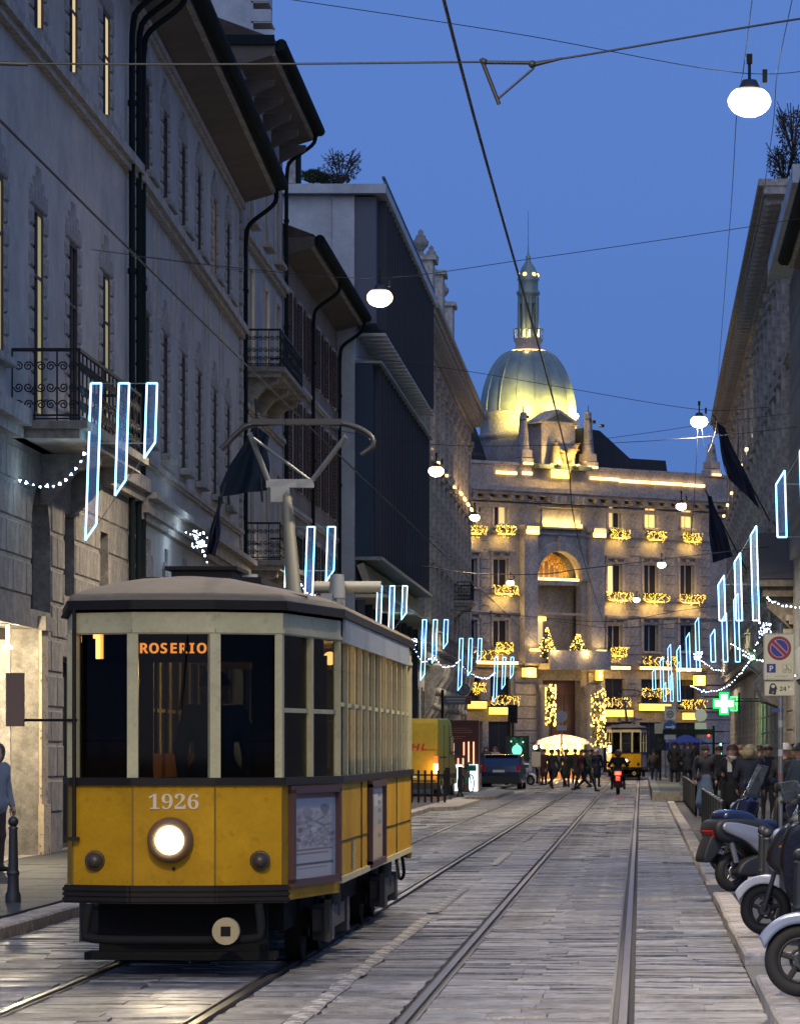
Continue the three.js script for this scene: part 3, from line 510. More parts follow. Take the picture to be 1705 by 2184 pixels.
// --- ornate corner building at the end of the left row
const W6 = wallLine(-9.9, 159.2, -10.1, 213);
function ornate(b, L, o) { // pilasters, hooded windows, balustrades, modillioned cornice
  const ops = []; for (const u of o.us) for (const [y0, y1] of o.rows) ops.push({ x0: u - 0.7, x1: u + 0.7, y0, y1 });
  wallWith(b, L, 0, o.H, ops, o.mat); bodyOf(b, L, o.H, 10, o.mat);
  ops.forEach((q, k) => windowAt(b, q, { surround: MT.cornice, hood: q.y0 > 5 ? MT.cornice : null, sill: MT.cornice, half: o.litEvery && k % o.litEvery === 2 ? MT.curtainDim : null }));
  const st = o.us[1] - o.us[0];
  for (let u = o.us[0] - st / 2; u < L; u += st) { const p = part(b, 'pilaster', [bx(0.62, o.H - o.base - 0.9, 0.26, u, (o.H + o.base) / 2 - 0.4, 0.13)], o.mat); part(p, 'capital', [bx(0.86, 0.30, 0.42, u, o.H - 0.95, 0.21), bx(0.74, 0.25, 0.34, u, o.H - 1.22, 0.17)], MT.cornice); part(p, 'pilaster_base', [bx(0.80, 0.5, 0.38, u, o.base + 0.25, 0.19)], MT.cornice); }
  courses(b, L, [[o.base, 0.5, 0.45], [o.rows[1][0] - 0.75, 0.3, 0.25], [o.rows[o.rows.length - 1][0] - 0.7, 0.28, 0.22]], MT.cornice);
  for (const u of o.us) { const y = o.rows[1][0] - 0.42, bl = part(b, 'balustrade', [bx(2.0, 0.12, 0.5, u, y - 0.42, 0.42), bx(2.0, 0.10, 0.22, u, y + 0.42, 0.56)], MT.cornice); for (let k = 0; k < 6; k++) part(bl, 'baluster', lathe([[0.03, -0.36], [0.075, -0.22], [0.09, -0.1], [0.045, 0.1], [0.05, 0.3], [0.06, 0.37]], 6, u - 0.85 + k * 0.34, y, 0.56), MT.cornice); for (const s of [-1, 1]) part(bl, 'corbel', [bx(0.22, 0.5, 0.34, u + s * 0.8, y - 0.74, 0.2), sp(0.16, u + s * 0.8, y - 0.9, 0.22, 6, 5)], MT.cornice); }
  const c = o.over, y = o.H; part(b, 'cornice', [bx(L + 0.4, 0.22, c, L / 2, y + 0.66, c / 2), bx(L + 0.3, 0.26, c * 0.86, L / 2, y + 0.42, c * 0.43), bx(L + 0.1, 0.30, c * 0.35, L / 2, y - 0.1, c * 0.175), bx(L, 0.2, c * 0.22, L / 2, y - 0.42, c * 0.11)], MT.cornice);
  const n = Math.round(L / o.mod); for (let k = 0; k < n; k++) { const u = (k + 0.5) * L / n; part(b, 'modillion', [bx(0.30, 0.26, c * 0.55, u, y + 0.17, c * 0.50), cy(0.13, 0.13, 0.28, u, y + 0.12, c * 0.72, 8, 0, 0, Math.PI / 2)], MT.cornice); }
}
function urn(b, u, y, z, s) { const p = part(b, 'parapet_urn', lathe([[0.42, 0], [0.42, 0.25], [0.2, 0.35], [0.2, 0.5], [0.55, 0.9], [0.6, 1.2], [0.35, 1.5], [0.38, 1.6], [0.18, 1.75], [0.2, 1.95], [0.0, 2.15]].map(([a, c]) => [a * s, c * s]), 12, u, y, z), MT.stoneP); return p; }
{
  const w = W6, b = building('ornate_palace', 'ornate stone palace with heavy bracketed cornice and roof urns at the end of the row', w), L = w.L, us = []; for (let u = 3; u < L - 1; u += 4.4) us.push(u);
  ornate(b, L, { H: 20.4, base: 5.6, us, rows: [[0.4, 4.4], [7.2, 10.0], [11.8, 14.4], [15.9, 18.2]], mat: MT.stoneG, over: 1.15, mod: 1.1, litEvery: 5 });
  part(b, 'attic', [bx(L, 1.5, 0.8, L / 2, 21.9, -0.3)], MT.stoneG);
  for (const [u, h] of [[8, 1.5], [17, 2.0], [27, 1.7]]) { part(b, 'attic_block', [bx(1.8, h, 1.2, u, 22.6 + h / 2, -0.1), bx(2.1, 0.2, 1.5, u, 22.6 + h, -0.1)], MT.stoneG); urn(b, u, 22.7 + h, -0.1, 0.62); }
  for (const u of [13, 22, 32, 40, 48]) urn(b, u, 22.62, -0.1, 0.45);
  for (const u of us.slice(1, 9)) { const f = part(b, 'sculpted_bracket', [sp(0.34, u + 2.2, 5.4, 0.55, 8, 7), ext([[0, 0], [0.95, 0], [0.85, -0.5], [0.5, -1.0], [0.3, -1.9], [0, -2.4]], 0.55, 0.05).rotateY(-Math.PI / 2).translate(u + 2.2, 5.6, 0), sp(0.22, u + 2.2, 4.4, 0.62, 8, 6), sp(0.18, u + 2.0, 3.7, 0.5, 6, 5)], MT.stoneG); }
  balcony(b, 34, 38, 9.6, 1.1, 1.0, { sideN: 3, stone: MT.stoneG }); 
  for (const u of [36, 40.4, 44.8, 49.2]) { part(b, 'window_lamp', [bx(1.6, 0.12, 0.12, u - 0.6, 15.35, 0.50)], MT.goldStrip); const l = rect(1.5, 0.12, [1, 0.66, 0.28], 60, [0, 0, 0], [0, 1, 0], b); l.position.set(u - 0.6, 15.48, 0.62); l.rotation.set(Math.PI / 2 + 0.15, 0, 0); }
  for (const u of [12, 20, 28]) { part(b, 'ledge_lamp', [bx(0.5, 0.10, 0.12, u, 15.15, 0.50)], MT.goldStrip); const l = rect(0.5, 0.12, [1, 0.70, 0.36], 60, [0, 0, 0], [0, 1, 0], b); l.position.set(u, 15.26, 0.66); l.rotation.set(Math.PI / 2 + 0.1, 0, 0); }
}
// --- palace closing the street
const WP = wallLine(-14.3, 243, 7.1, 260);
const PU = WP.u, PY = WP.y;
const palaceDir = V3(Math.cos(WP.turn), 0, -Math.sin(WP.turn)), palaceOut = V3(Math.sin(WP.turn), 0, Math.cos(WP.turn));
const palaceAt = (u, y, z) => V3(WP.X0, 0, -WP.d0).addScaledVector(palaceDir, u).addScaledVector(palaceOut, z).setY(y);
{
  const b = building('dome_palace', 'grand stone palace with lit dome, arch and glowing window boxes closing the street', WP), L = WP.L, H = 19.0;
  const ops = [], colsL = [1000, 1067], colsR = [1310, 1387, 1464];
  const rowsY = [[1075, 1124], [1190, 1252], [1321, 1379]], rowsR = [[1078, 1126], [1203, 1272], [1332, 1390]];
  for (const [cs, ry] of [[colsL, rowsY], [colsR, rowsR]]) for (const x of cs) ry.forEach(([a, c], r) => { const u = PU(x), hw = r === 0 ? 0.55 : 0.65; ops.push({ x0: u - hw, x1: u + hw, y0: PY(x, c), y1: PY(x, a), r, x }); });
  const gl = []; for (const x of [1003, 1067, 1310, 1387, 1464, 1520]) { const u = PU(x); gl.push({ x0: u - 1.0, x1: u + 1.0, y0: 0.1, y1: 3.6, r: 3, x }); gl.push({ x0: u - 0.85, x1: u + 0.85, y0: 4.5, y1: 6.6, r: 4, x }); }
  const uc = PU(1190), ar = (PU(1238) - PU(1139)) / 2, ySpring = PY(1190, 1236), niche = { x0: uc - ar, x1: uc + ar, y0: 7.8, y1: ySpring + ar, arch: 1 };
  const door = { x0: PU(1157), x1: PU(1237), y0: 0.1, y1: PY(1190, 1450) };
  wallWith(b, L, 0, H, [...ops, ...gl, niche, door], MT.stoneP, 0.6); bodyOf(b, L, H, 12, MT.stoneP, 1.9);
  part(b, 'niche_back', [bx(ar * 2 + 1, 12, 0.3, uc, 12, -1.7)], MT.stoneP);
  const lit = { '1000,0': MT.curtainHot, '1067,0': MT.curtain, '1310,0': MT.curtain, '1387,0': MT.curtainHot, '1464,0': MT.curtainHot, '1000,1': MT.curtain, '1310,1': MT.curtainHot };
  for (const o of [...ops, ...gl]) { const k = o.x + ',' + o.r, lm = lit[k]; windowAt(b, o, { set: 0.25, frame: o.r < 3 ? MT.frameLight : MT.frameWood, half: lm, halfSide: o.x === 1310 || o.x === 1000 ? -1 : 1, surround: o.r < 3 ? MT.stoneP2 : null, hood: o.r === 1 || o.r === 2 ? MT.stoneP2 : null, sill: MT.stoneP2, lit: lm && (k === '1387,0' || k === '1464,0'), litMat: lm }); }
  // rusticated joints as proud bands
  for (let k = 0; k < 9; k++) { const y = 0.5 + k * 0.82; if (y < 7.2) for (const [a, c] of [[0, gl[0].x0], [gl[1].x1 + 0.3, gl[2].x0 - 0.3], [gl[3].x1 + 0.3, door.x0 - 0.6], [door.x1 + 0.6, gl[4].x0 - 0.3], [gl[5].x1 + 0.3, gl[6].x0 - 0.3], [gl[7].x1 + 0.3, gl[8].x0 - 0.3], [gl[9].x1 + 0.3, L]]) if (c - a > 0.3) blk(b, 'ashlar_band', MT.stoneP, c - a, 0.74, 0.14, (a + c) / 2, y + 0.4, 0.02, 0.03); }
  for (let k = 0; k < 15; k++) { const y = 8.6 + k * 0.62; for (const [a, c] of [[PU(1024), PU(1042)], [PU(1335), PU(1362)], [PU(1412), PU(1438)], [PU(1490), PU(1512)]]) if (c > a) blk(b, 'ashlar_band', MT.stoneP, c - a, 0.57, 0.09, (a + c) / 2, y, 0.015, 0.025); }
  // belts and main cornice
  courses(b, L, [[7.25, 0.45, 0.5], [PY(1387, 1148) - 0.1, 0.16, 0.16], [PY(1387, 1300) - 0.55, 0.16, 0.14], [H - 0.95, 0.3, 0.2]], MT.stoneP2, 'belt_course');
  part(b, 'main_cornice', [bx(L, 0.28, 1.1, L / 2, H + 0.28, 0.55), bx(L, 0.24, 0.85, L / 2, H + 0.02, 0.42), bx(L, 0.2, 0.35, L / 2, H - 0.42, 0.175)], MT.stoneP2);
  for (let k = 0; k < 26; k++) part(b, 'modillion', [bx(0.34, 0.30, 0.62, 0.5 + k * 1.04, H - 0.24, 0.42)], MT.stoneP2);
  part(b, 'attic_wall', [bx(L, 1.55, 0.6, L / 2, H + 1.2, -0.35)], MT.stoneP); part(b, 'attic_coping', [bx(L, 0.2, 0.85, L / 2, H + 2.05, -0.35)], MT.stoneP2);
  const strip = (x0, x1, yv, h, z, mat = MT.goldStrip) => { const u0 = PU(x0), u1 = PU(x1), y = PY((x0 + x1) / 2, yv), w = u1 - u0; part(b, 'light_strip', [bx(w, h, 0.10, (u0 + u1) / 2, y, z)], mat); const l = rect(w, h, [1, 0.6, 0.2], 4, [0, 0, 0], [0, 0, 1], b); l.position.set((u0 + u1) / 2, y + h / 2 + 0.06, z - 0.02); l.rotation.set(Math.PI / 2 + 0.35, 0, 0); };
  for (const [x0, x1, y] of [[1057, 1100, 1008], [1113, 1133, 1009], [1257, 1318, 1021], [1320, 1384, 1027], [1386, 1454, 1031], [1456, 1500, 1035]]) strip(x0, x1, y, 0.20, 0.06);
  // central projection: pilasters, lit panel, arch ring
  for (const x of [1122, 1264]) {
    const u = PU(x), p = part(b, 'giant_pilaster', [bx(1.15, 9.2, 0.55, u, 12.0, 0.28)], MT.stoneP2); part(p, 'pilaster_base', [bx(1.45, 0.8, 0.85, u, 7.95, 0.42)], MT.stoneP2); part(p, 'capital', [bx(1.4, 0.35, 0.8, u, 16.75, 0.4), bx(1.25, 0.3, 0.7, u, 16.4, 0.35)], MT.stoneP2);
    part(p, 'capital_lamp', [bx(1.0, 0.5, 0.16, u, PY(x, x < 1200 ? 1131 : 1139), 0.72)], MT.goldHot);
    const l = rect(1.0, 0.5, [1, 0.62, 0.2], 5, [0, 0, 0], [0, 0, 1], b); l.position.set(u, PY(x, 1135), 0.82); l.rotation.set(0, 0, 0);
    const l2 = part(p, 'foot_lamp', [bx(0.7, 0.16, 0.2, u, 8.45, 0.95)], MT.goldHot); const r2 = rect(0.7, 0.2, [1, 0.68, 0.28], 42, [0, 0, 0], [0, 1, 0], b); r2.position.set(u, 8.58, 0.90); r2.rotation.set(Math.PI / 2 + 0.25, 0, 0);
  }
  { const ring = new THREE.Shape(); ring.absarc(0, 0, ar + 0.55, 0, Math.PI, false); ring.lineTo(-ar, 0); ring.absarc(0, 0, ar, Math.PI, 0, true); ring.lineTo(ar + 0.55, 0); part(b, 'arch_ring', [new THREE.ExtrudeGeometry(ring, { depth: 0.25, bevelEnabled: true, bevelSize: 0.05, bevelThickness: 0.05, bevelSegments: 1, curveSegments: 20 }).translate(uc, ySpring, 0.0)], MT.stoneP2); }
  part(b, 'arch_keystone', [bx(0.5, 1.0, 0.5, uc, ySpring + ar + 0.45, 0.3)], MT.stoneP2);
  { // mosaic lunette on a ledge, lit from the ledge
    const s = new THREE.Shape(); s.absarc(0, 0, ar - 0.02, 0, Math.PI, false); s.lineTo(ar - 0.02, 0);
    const mos = canvasTex(256, 128, (c, w, h) => { c.fillStyle = '#a07a35'; c.fillRect(0, 0, w, h); for (let k = 0; k < 1700; k++) { c.fillStyle = ['#c9a24a', '#7a5a2a', '#b58b44', '#5d4a30', '#d8b869', '#8a6a50'][Math.floor(R() * 6)]; c.fillRect(R() * w, R() * h, 2 + R() * 7, 2 + R() * 6); } for (const [x, hh] of [[70, 62], [98, 74], [128, 92], [158, 74], [186, 60]]) { c.fillStyle = ['#6d5540', '#7d6a58', '#5a4636'][x % 3]; c.beginPath(); c.ellipse(x, h - hh / 2, 11, hh / 2, 0, 0, 7); c.fill(); c.fillStyle = '#c79a6a'; c.beginPath(); c.arc(x, h - hh, 6, 0, 7); c.fill(); } });
    const g = new THREE.ExtrudeGeometry(s, { depth: 0.1, bevelEnabled: false, curveSegments: 20 }); const uv = g.attributes.uv, pp = g.attributes.position; for (let i = 0; i < uv.count; i++) uv.setXY(i, (pp.getX(i) + ar) / (2 * ar), pp.getY(i) / ar); g.translate(uc, ySpring, -1.45); g.userData.kept = true;
    part(b, 'mosaic_lunette', g, (() => { const m = M([1, 1, 1], 0.5); m.map = mos; return m; })());
    part(b, 'lunette_ledge', [bx(ar * 2, 0.3, 1.4, uc, ySpring - 0.2, -0.9)], MT.stoneP2);
    part(b, 'ledge_light', [bx(ar * 2 - 0.1, 0.16, 0.1, uc, ySpring + 0.04, -0.26)], MT.goldStrip);
    const l = rect(ar * 2 - 0.2, 0.14, [1, 0.62, 0.2], 50, [0, 0, 0], [0, 1, 0], b); l.position.set(uc, ySpring + 0.14, -0.42); l.rotation.set(Math.PI / 2 - 0.9, 0, 0); l.lookAt(palaceAt(uc, ySpring + ar * 0.7, -1.5));
  }
  { // lit inscription panel
    const u0 = PU(1153), u1 = PU(1236), y0 = PY(1195, 1124), y1 = PY(1195, 1084), w = u1 - u0;
    part(b, 'inscription_frame', [bx(w + 0.6, 0.2, 0.4, (u0 + u1) / 2, y1 + 0.12, 0.2), bx(w + 0.3, 0.14, 0.3, (u0 + u1) / 2, y0 - 0.08, 0.15)], MT.stoneP2);
    part(b, 'inscription_panel', [bx(w, y1 - y0, 0.12, (u0 + u1) / 2, (y0 + y1) / 2, 0.06)], MT.stoneP2);
    part(b, 'panel_light', [bx(w - 0.1, 0.22, 0.14, (u0 + u1) / 2, y0 + 0.10, 0.28)], MT.goldHot);
    const l = rect(w - 0.1, 0.2, [1, 0.66, 0.2], 34, [0, 0, 0], [0, 1, 0], b); l.position.set((u0 + u1) / 2, y0 + 0.24, 0.34); l.lookAt(palaceAt((u0 + u1) / 2, y1, 0.0));
  }
  // window in the niche, its lamp pair, balcony
  windowAt(b, { x0: PU(1148), x1: PU(1186), y0: 7.9, y1: PY(1165, 1315) }, { set: 1.5, half: MT.curtain, halfSide: 1, frame: MT.frameLight });
  part(b, 'niche_lamp', [bx(0.45, 0.3, 0.2, PU(1146), PY(1146, 1319), -1.3)], MT.goldHot); part(b, 'niche_lamp', [bx(0.7, 0.26, 0.2, PU(1178), PY(1178, 1318), -1.3)], MT.goldHot);
  part(b, 'portal_balcony', [bx(PU(1272) - PU(1142), 0.4, 1.6, (PU(1272) + PU(1142)) / 2, 7.35, 0.8), bx(PU(1272) - PU(1142), 0.9, 0.2, (PU(1272) + PU(1142)) / 2, 8.0, 1.5)], MT.stoneP2);
  part(b, 'door_leaf', [bx(door.x1 - door.x0, door.y1, 0.2, (door.x0 + door.x1) / 2, door.y1 / 2, -0.7)], M([0.10, 0.045, 0.03], 0.5));
  for (let k = 0; k < 3; k++) part(b, 'door_panel', [bx((door.x1 - door.x0) / 3 - 0.2, door.y1 * 0.8, 0.06, door.x0 + (k + 0.5) * (door.x1 - door.x0) / 3, door.y1 * 0.45, -0.57)], M([0.07, 0.03, 0.022], 0.4));
  for (const x of [1150, 1246]) part(b, 'portal_column', lathe([[0.42, 0], [0.42, 0.3], [0.3, 0.4], [0.27, 5.2], [0.4, 5.4], [0.4, 5.7]], 12, PU(x), 0.4, 0.55), MT.stoneP);
  for (const [x, n] of [[1185, 4], [1212, 4]]) for (let k = 0; k < n; k++) part(b, 'roof_bracket', [bx(0.3, 0.5, 0.4, PU(x - 22 + k * 12), H - 0.3, 1.0)], MT.stoneP2);
  // centre dormer with pediment and statue niche
  const ud = PU(1192), yb = H + 1.95;
  part(b, 'dormer_wall', [bx(2.9, 3.3, 1.6, ud, yb + 1.35, -0.9)], MT.stoneP2);
  part(b, 'pediment', [ext([[-1.95, 0], [1.95, 0], [0, 0.95]], 1.7, 0.05).translate(ud, yb + 3.0, -0.8)], MT.stoneP2); part(b, 'pediment_panel', [ext([[-1.2, 0.12], [1.2, 0.12], [0, 0.7]], 0.1).translate(ud, yb + 3.03, 0.09)], MT.copperDark);
  part(b, 'dormer_sill', [bx(4.6, 0.3, 1.3, ud, PY(1192, 998), 0.1)], MT.copperDark);
  part(b, 'dormer_light', [bx(1.55, 0.62, 0.1, ud, PY(1192, 1010), 0.16)], MT.goldHot); { const l = rect(1.5, 0.5, [1, 0.66, 0.22], 6, [0, 0, 0], [0, 0, 1], b); l.position.set(ud, PY(1192, 1010), 0.26); }
  for (const [x, yv] of [[1122, 872], [1260, 872], [1523, 940]]) { const u = PU(x), y0 = yb + 0.1, y1 = PY(x, yv), o = part(b, 'obelisk', [cy(0.22, 0.42, y1 - y0 - 1.2, u, (y0 + 1.0 + y1) / 2 - 0.1, -0.35, 4, 0, Math.PI / 4)], MT.stoneP2); part(o, 'plinth', [bx(1.0, 0.45, 1.0, u, y0 + 0.2, -0.35), bx(0.85, 0.5, 0.85, u, y0 + 0.75, -0.35)], MT.stoneP2); part(o, 'finial', lathe([[0.3, 0], [0.12, 0.2], [0.2, 0.4], [0.05, 0.6], [0.03, 1.0], [0, 1.05]], 8, u, y1 - 0.75, -0.35), MT.copperDark); part(o, 'plinth_lamp', [bx(0.75, 0.14, 0.1, u, y0 + 0.05, 0.22)], MT.goldStrip); const l = rect(0.7, 0.12, [1, 0.62, 0.2], 12, [0, 0, 0], [0, 1, 0], b); l.position.set(u, y0 + 0.15, 0.30); l.rotation.set(Math.PI / 2 + 0.25, 0, 0); }
  // roofs left and right of the dome
  const ru = PU(1270), re = PU(1452);
  part(b, 'roof', [ext([[PU(985), yb], [PU(985), yb + 3.6], [PU(1030), yb + 3.6], [PU(1068), yb + 0.2], [PU(1068), yb]], 6).translate(0, 0, -4.5)], MT.roofDark);
  part(b, 'roof', [ext([[ru, yb], [ru, yb + 3.0], [ru + 1.5, yb + 2.9], [re - 3.4, yb + 1.1], [re - 0.2, yb + 1.1], [re, yb]], 6).translate(0, 0, -4.5)], MT.roofDark);
  // dome
  const dc = at(1126, 980, 255), dl = b.worldToLocal ? null : null; b.updateMatrixWorld(true); const q = b.worldToLocal(dc.clone()), s = 255 / F;
  const dy = (yv) => EYE + (CY - yv) * s, R0 = 104 * s;
  part(b, 'drum', lathe([[R0 * 0.985, yb - 1.5], [R0 * 0.985, dy(940)], [R0 * 1.03, dy(938)], [R0 * 1.03, dy(930)], [R0 * 0.985, dy(926)], [R0 * 0.985, dy(893)], [R0 * 1.04, dy(890)], [R0 * 1.04, dy(884)], [R0 * 0.99, dy(882)]], 40, q.x, 0, q.z), MT.stoneP2);
  const prof = []; for (let k = 0; k <= 18; k++) { const a = k / 18 * Math.PI / 2; prof.push([R0 * (0.985 * Math.pow(Math.cos(a), 0.86)) + 33 * s * Math.pow(k / 18, 3) * 0.98, dy(884 - 134 * Math.pow(Math.sin(a), 1.02))]); }
  const dome = part(b, 'dome', lathe(prof, 48, q.x, 0, q.z), MT.copper);
  for (let k = 0; k < 16; k++) { const a = k / 16 * 6.2832 + 0.1; part(dome, 'dome_rib', [tube(prof.map(([r, y]) => [q.x + Math.cos(a) * (r + 0.012), y, q.z + Math.sin(a) * (r + 0.012)]), 0.05, 24, 4)], MT.copper); }
  const lan = part(b, 'lantern', lathe([[37, 757], [37, 749], [30, 746], [26, 735], [31, 727], [31, 722], [26, 721]].map(([r, y]) => [r * s, dy(y)]), 24, q.x, 0, q.z), MT.stoneP2, { label: 'tall lantern on the dome' });
  part(lan, 'lantern_light', [to(35 * s, 0.12, q.x, dy(751), q.z, Math.PI / 2, 0, 0, 6, 32)], MT.goldStrip);
  for (let k = 0; k < 20; k++) { const a = k / 20 * 6.2832; part(lan, 'lantern_rail', [bar([q.x + Math.cos(a) * 31 * s, dy(722), q.z + Math.sin(a) * 31 * s], [q.x + Math.cos(a) * 31 * s, dy(703), q.z + Math.sin(a) * 31 * s], 0.03, 4)], MT.copperDark); }
  part(lan, 'rail_ring', [to(31 * s, 0.04, q.x, dy(703), q.z, Math.PI / 2, 0, 0, 5, 24)], MT.copperDark);
  for (let k = 0; k < 8; k++) { const a = (k + 0.5) / 8 * 6.2832; part(lan, 'lantern_column', [cy(0.11, 0.13, (722 - 632) * s, q.x + Math.cos(a) * 20 * s, dy(677), q.z + Math.sin(a) * 20 * s, 8)], MT.copper); }
  part(lan, 'lantern_core', [cy(0.16, 0.16, (722 - 632) * s, q.x, dy(677), q.z, 8)], MT.copper);
  part(lan, 'lantern_cap', lathe([[21, 648], [21, 632], [25, 628], [25, 622], [21, 620], [21, 600], [24, 597], [20, 585], [14, 570], [7, 560], [4, 552], [6, 548], [2, 543], [0.8, 520], [0.5, 450], [0, 449]].map(([r, y]) => [r * s, dy(y)]), 20, q.x, 0, q.z), MT.copper);
  for (let k = 0; k < 6; k++) { const a = k / 6 * 6.2832 + 0.5; part(lan, 'lantern_bulb', [sp(0.16, q.x + Math.cos(a) * 18.5 * s, dy(587), q.z + Math.sin(a) * 18.5 * s, 8, 6)], MT.goldHot); }
  part(b, 'dome_ring_light', [to(R0 * 1.015, 0.05, q.x, dy(886), q.z, Math.PI / 2, 0, 0, 6, 48)], MT.goldStrip);
  // floodlights on the roof that wash the dome and the drum
  const wp = (u, y, z) => palaceAt(u, y, z).toArray(), dW = b.localToWorld(V3(q.x, dy(850), q.z));
  for (const [u, z, I, yy, tx] of [[q.x + 2.3, q.z + 4.4, 95, 870, 0.8], [q.x - 0.4, q.z + 5.0, 60, 868, -0.1], [q.x - 3.6, q.z + 4.6, 62, 880, -1.6], [q.x + 4.6, q.z + 2.4, 60, 880, 2]]) { const y = dy(905); part(b, 'floodlight', [bx(0.3, 0.2, 0.25, u, y, z)], MT.ironGrey); spot(wp(u, y + 0.16, z - 0.05), b.localToWorld(V3(q.x + tx, dy(yy - 10), q.z)).toArray(), [1, 0.78, 0.18], I * 5, 0.75, 0.8); }
  for (const [dx] of [[-2.5], [1.2]]) spot(wp(q.x + dx, yb + 0.5, q.z + 5.2), b.localToWorld(V3(q.x + dx * 0.5, dy(920), q.z)).toArray(), [1, 0.72, 0.35], 130, 0.6, 0.8);
  for (const a of [0.6, 2.4, 4.2]) point(b.localToWorld(V3(q.x + Math.cos(a) * 27 * s, dy(712), q.z + Math.sin(a) * 27 * s)), [1, 0.78, 0.36], 6, 0.05);
  part(b, 'ridge_cresting', Array.from({ length: 9 }, (_, k) => to(0.16, 0.03, PU(990) + k * 0.42, yb + 3.85, -2.8, 0, 0, 0, 4, 10)), MT.iron);
}
{ // bronze and gilt statue group in the dormer
  const u = PU(1190), p = palaceAt(u, PY(1190, 996), 0.3), s = thing('statue_group', 'gilded lion and seated figures lit in the gable niche under the dome', 'statue', p, WP.turn);
  const st = M([0.45, 0.36, 0.2], 0.6, { map: T.stone });
  part(s, 'figure', [sp(0.22, -0.5, 1.55, 0, 10, 8), cy(0.30, 0.42, 1.0, -0.5, 0.9, 0, 10), cy(0.4, 0.55, 0.5, -0.5, 0.3, 0.05, 10), bar([-0.3, 1.2, 0.1], [0.3, 0.9, 0.3], 0.1, 7)], st);
  part(s, 'lion', [tr(new THREE.SphereGeometry(0.42, 12, 8).scale(1.5, 0.9, 0.8), 0.5, 0.8, 0), sp(0.3, 0.95, 1.15, 0.1, 10, 8), sp(0.38, 0.8, 1.05, 0, 10, 8), cy(0.11, 0.13, 0.8, 0.2, 0.4, 0.15, 7), cy(0.11, 0.13, 0.8, 0.85, 0.4, 0.15, 7), cy(0.11, 0.13, 0.8, 0.3, 0.4, -0.15, 7), cy(0.11, 0.13, 0.8, 0.9, 0.4, -0.15, 7)], st);
  part(s, 'wing', [ext([[0, 0], [0.5, 0.5], [0.9, 0.6], [0.6, 0.2], [0.8, 0.1], [0.4, -0.1]], 0.1, 0.02).translate(0.6, 1.1, 0.2)], st);
  part(s, 'plinth', [bx(2.6, 0.2, 0.9, 0.1, 0.05, 0)], st);
  point(palaceAt(u - 0.6, PY(1190, 985), 1.4), [1, 0.62, 0.18], 34, 0.08); point(palaceAt(u + 0.9, PY(1190, 985), 1.3), [1, 0.62, 0.18], 26, 0.08);
  const fl = thing('statue_floodlight', 'small floodlight pair in front of the gable statues', 'floodlight', palaceAt(u, PY(1190, 997) + 0.04, 0.95), WP.turn); part(fl, 'housing', [bx(0.3, 0.12, 0.2, -0.6, 0.06, 0), bx(0.3, 0.12, 0.2, 0.9, 0.06, 0)], MT.ironGrey); part(fl, 'flood_light_glass', [bx(0.26, 0.03, 0.16, -0.6, 0.14, 0), bx(0.26, 0.03, 0.16, 0.9, 0.14, 0)], MT.goldHot);
}
// glowing flower boxes: greenery wound with gold lights under the palace windows
function flowerBox(p, w, label, strength, hang = 0.5) {
  const b = thing('flower_box', label, 'flower box', p, WP.turn, 'glowing flower boxes on the dome palace');
  part(b, 'trough', [bx(w, 0.22, 0.32, 0, 0.11, 0)], MT.stoneP2);
  part(b, 'foliage', leafBall(160, w * 0.55, 0.34, 0.26, 0.10, 0, 0.30, 0.08), MT.leaf);
  const st = []; for (let k = 0; k < 6; k++) { const x = -w / 2 + (k + 0.5) * w / 6, pts = []; for (let j = 0; j < 5; j++) pts.push([x + rr(-0.2, 0.2), 0.5 - j * 0.15 + rr(-0.06, 0.06), 0.18 + rr(0, 0.12)]); st.push(tube(pts, 0.017, 8, 4)); } for (let k = 0; k < 46; k++) { const f = rr(-1, 1); st.push(new THREE.IcosahedronGeometry(rr(0.02, 0.045), 0).translate(f * w * 0.52, 0.52 - Math.pow(R(), 1.4) * (0.85 - 0.45 * f * f), 0.16 + rr(0, 0.18))); }
  part(b, 'string_light', st, MT.gold, { kind: 'stuff' });
  if (strength) { part(b, 'down_lamp', [bx(w * 0.6, 0.06, 0.12, 0, -0.05, 0.05)], MT.goldHot); const l = rect(w * 0.6, 0.12, [1, 0.62, 0.16], strength * 3.4, [0, 0, 0], [0, -1, 0], b); l.position.set(0, -0.10, 0.06); l.rotation.set(-Math.PI / 2 + 0.0, 0, 0); point(V3(0, 0.75, 0.5), [1, 0.62, 0.18], strength * 0.14, 0.1, b); }
  return b;
}
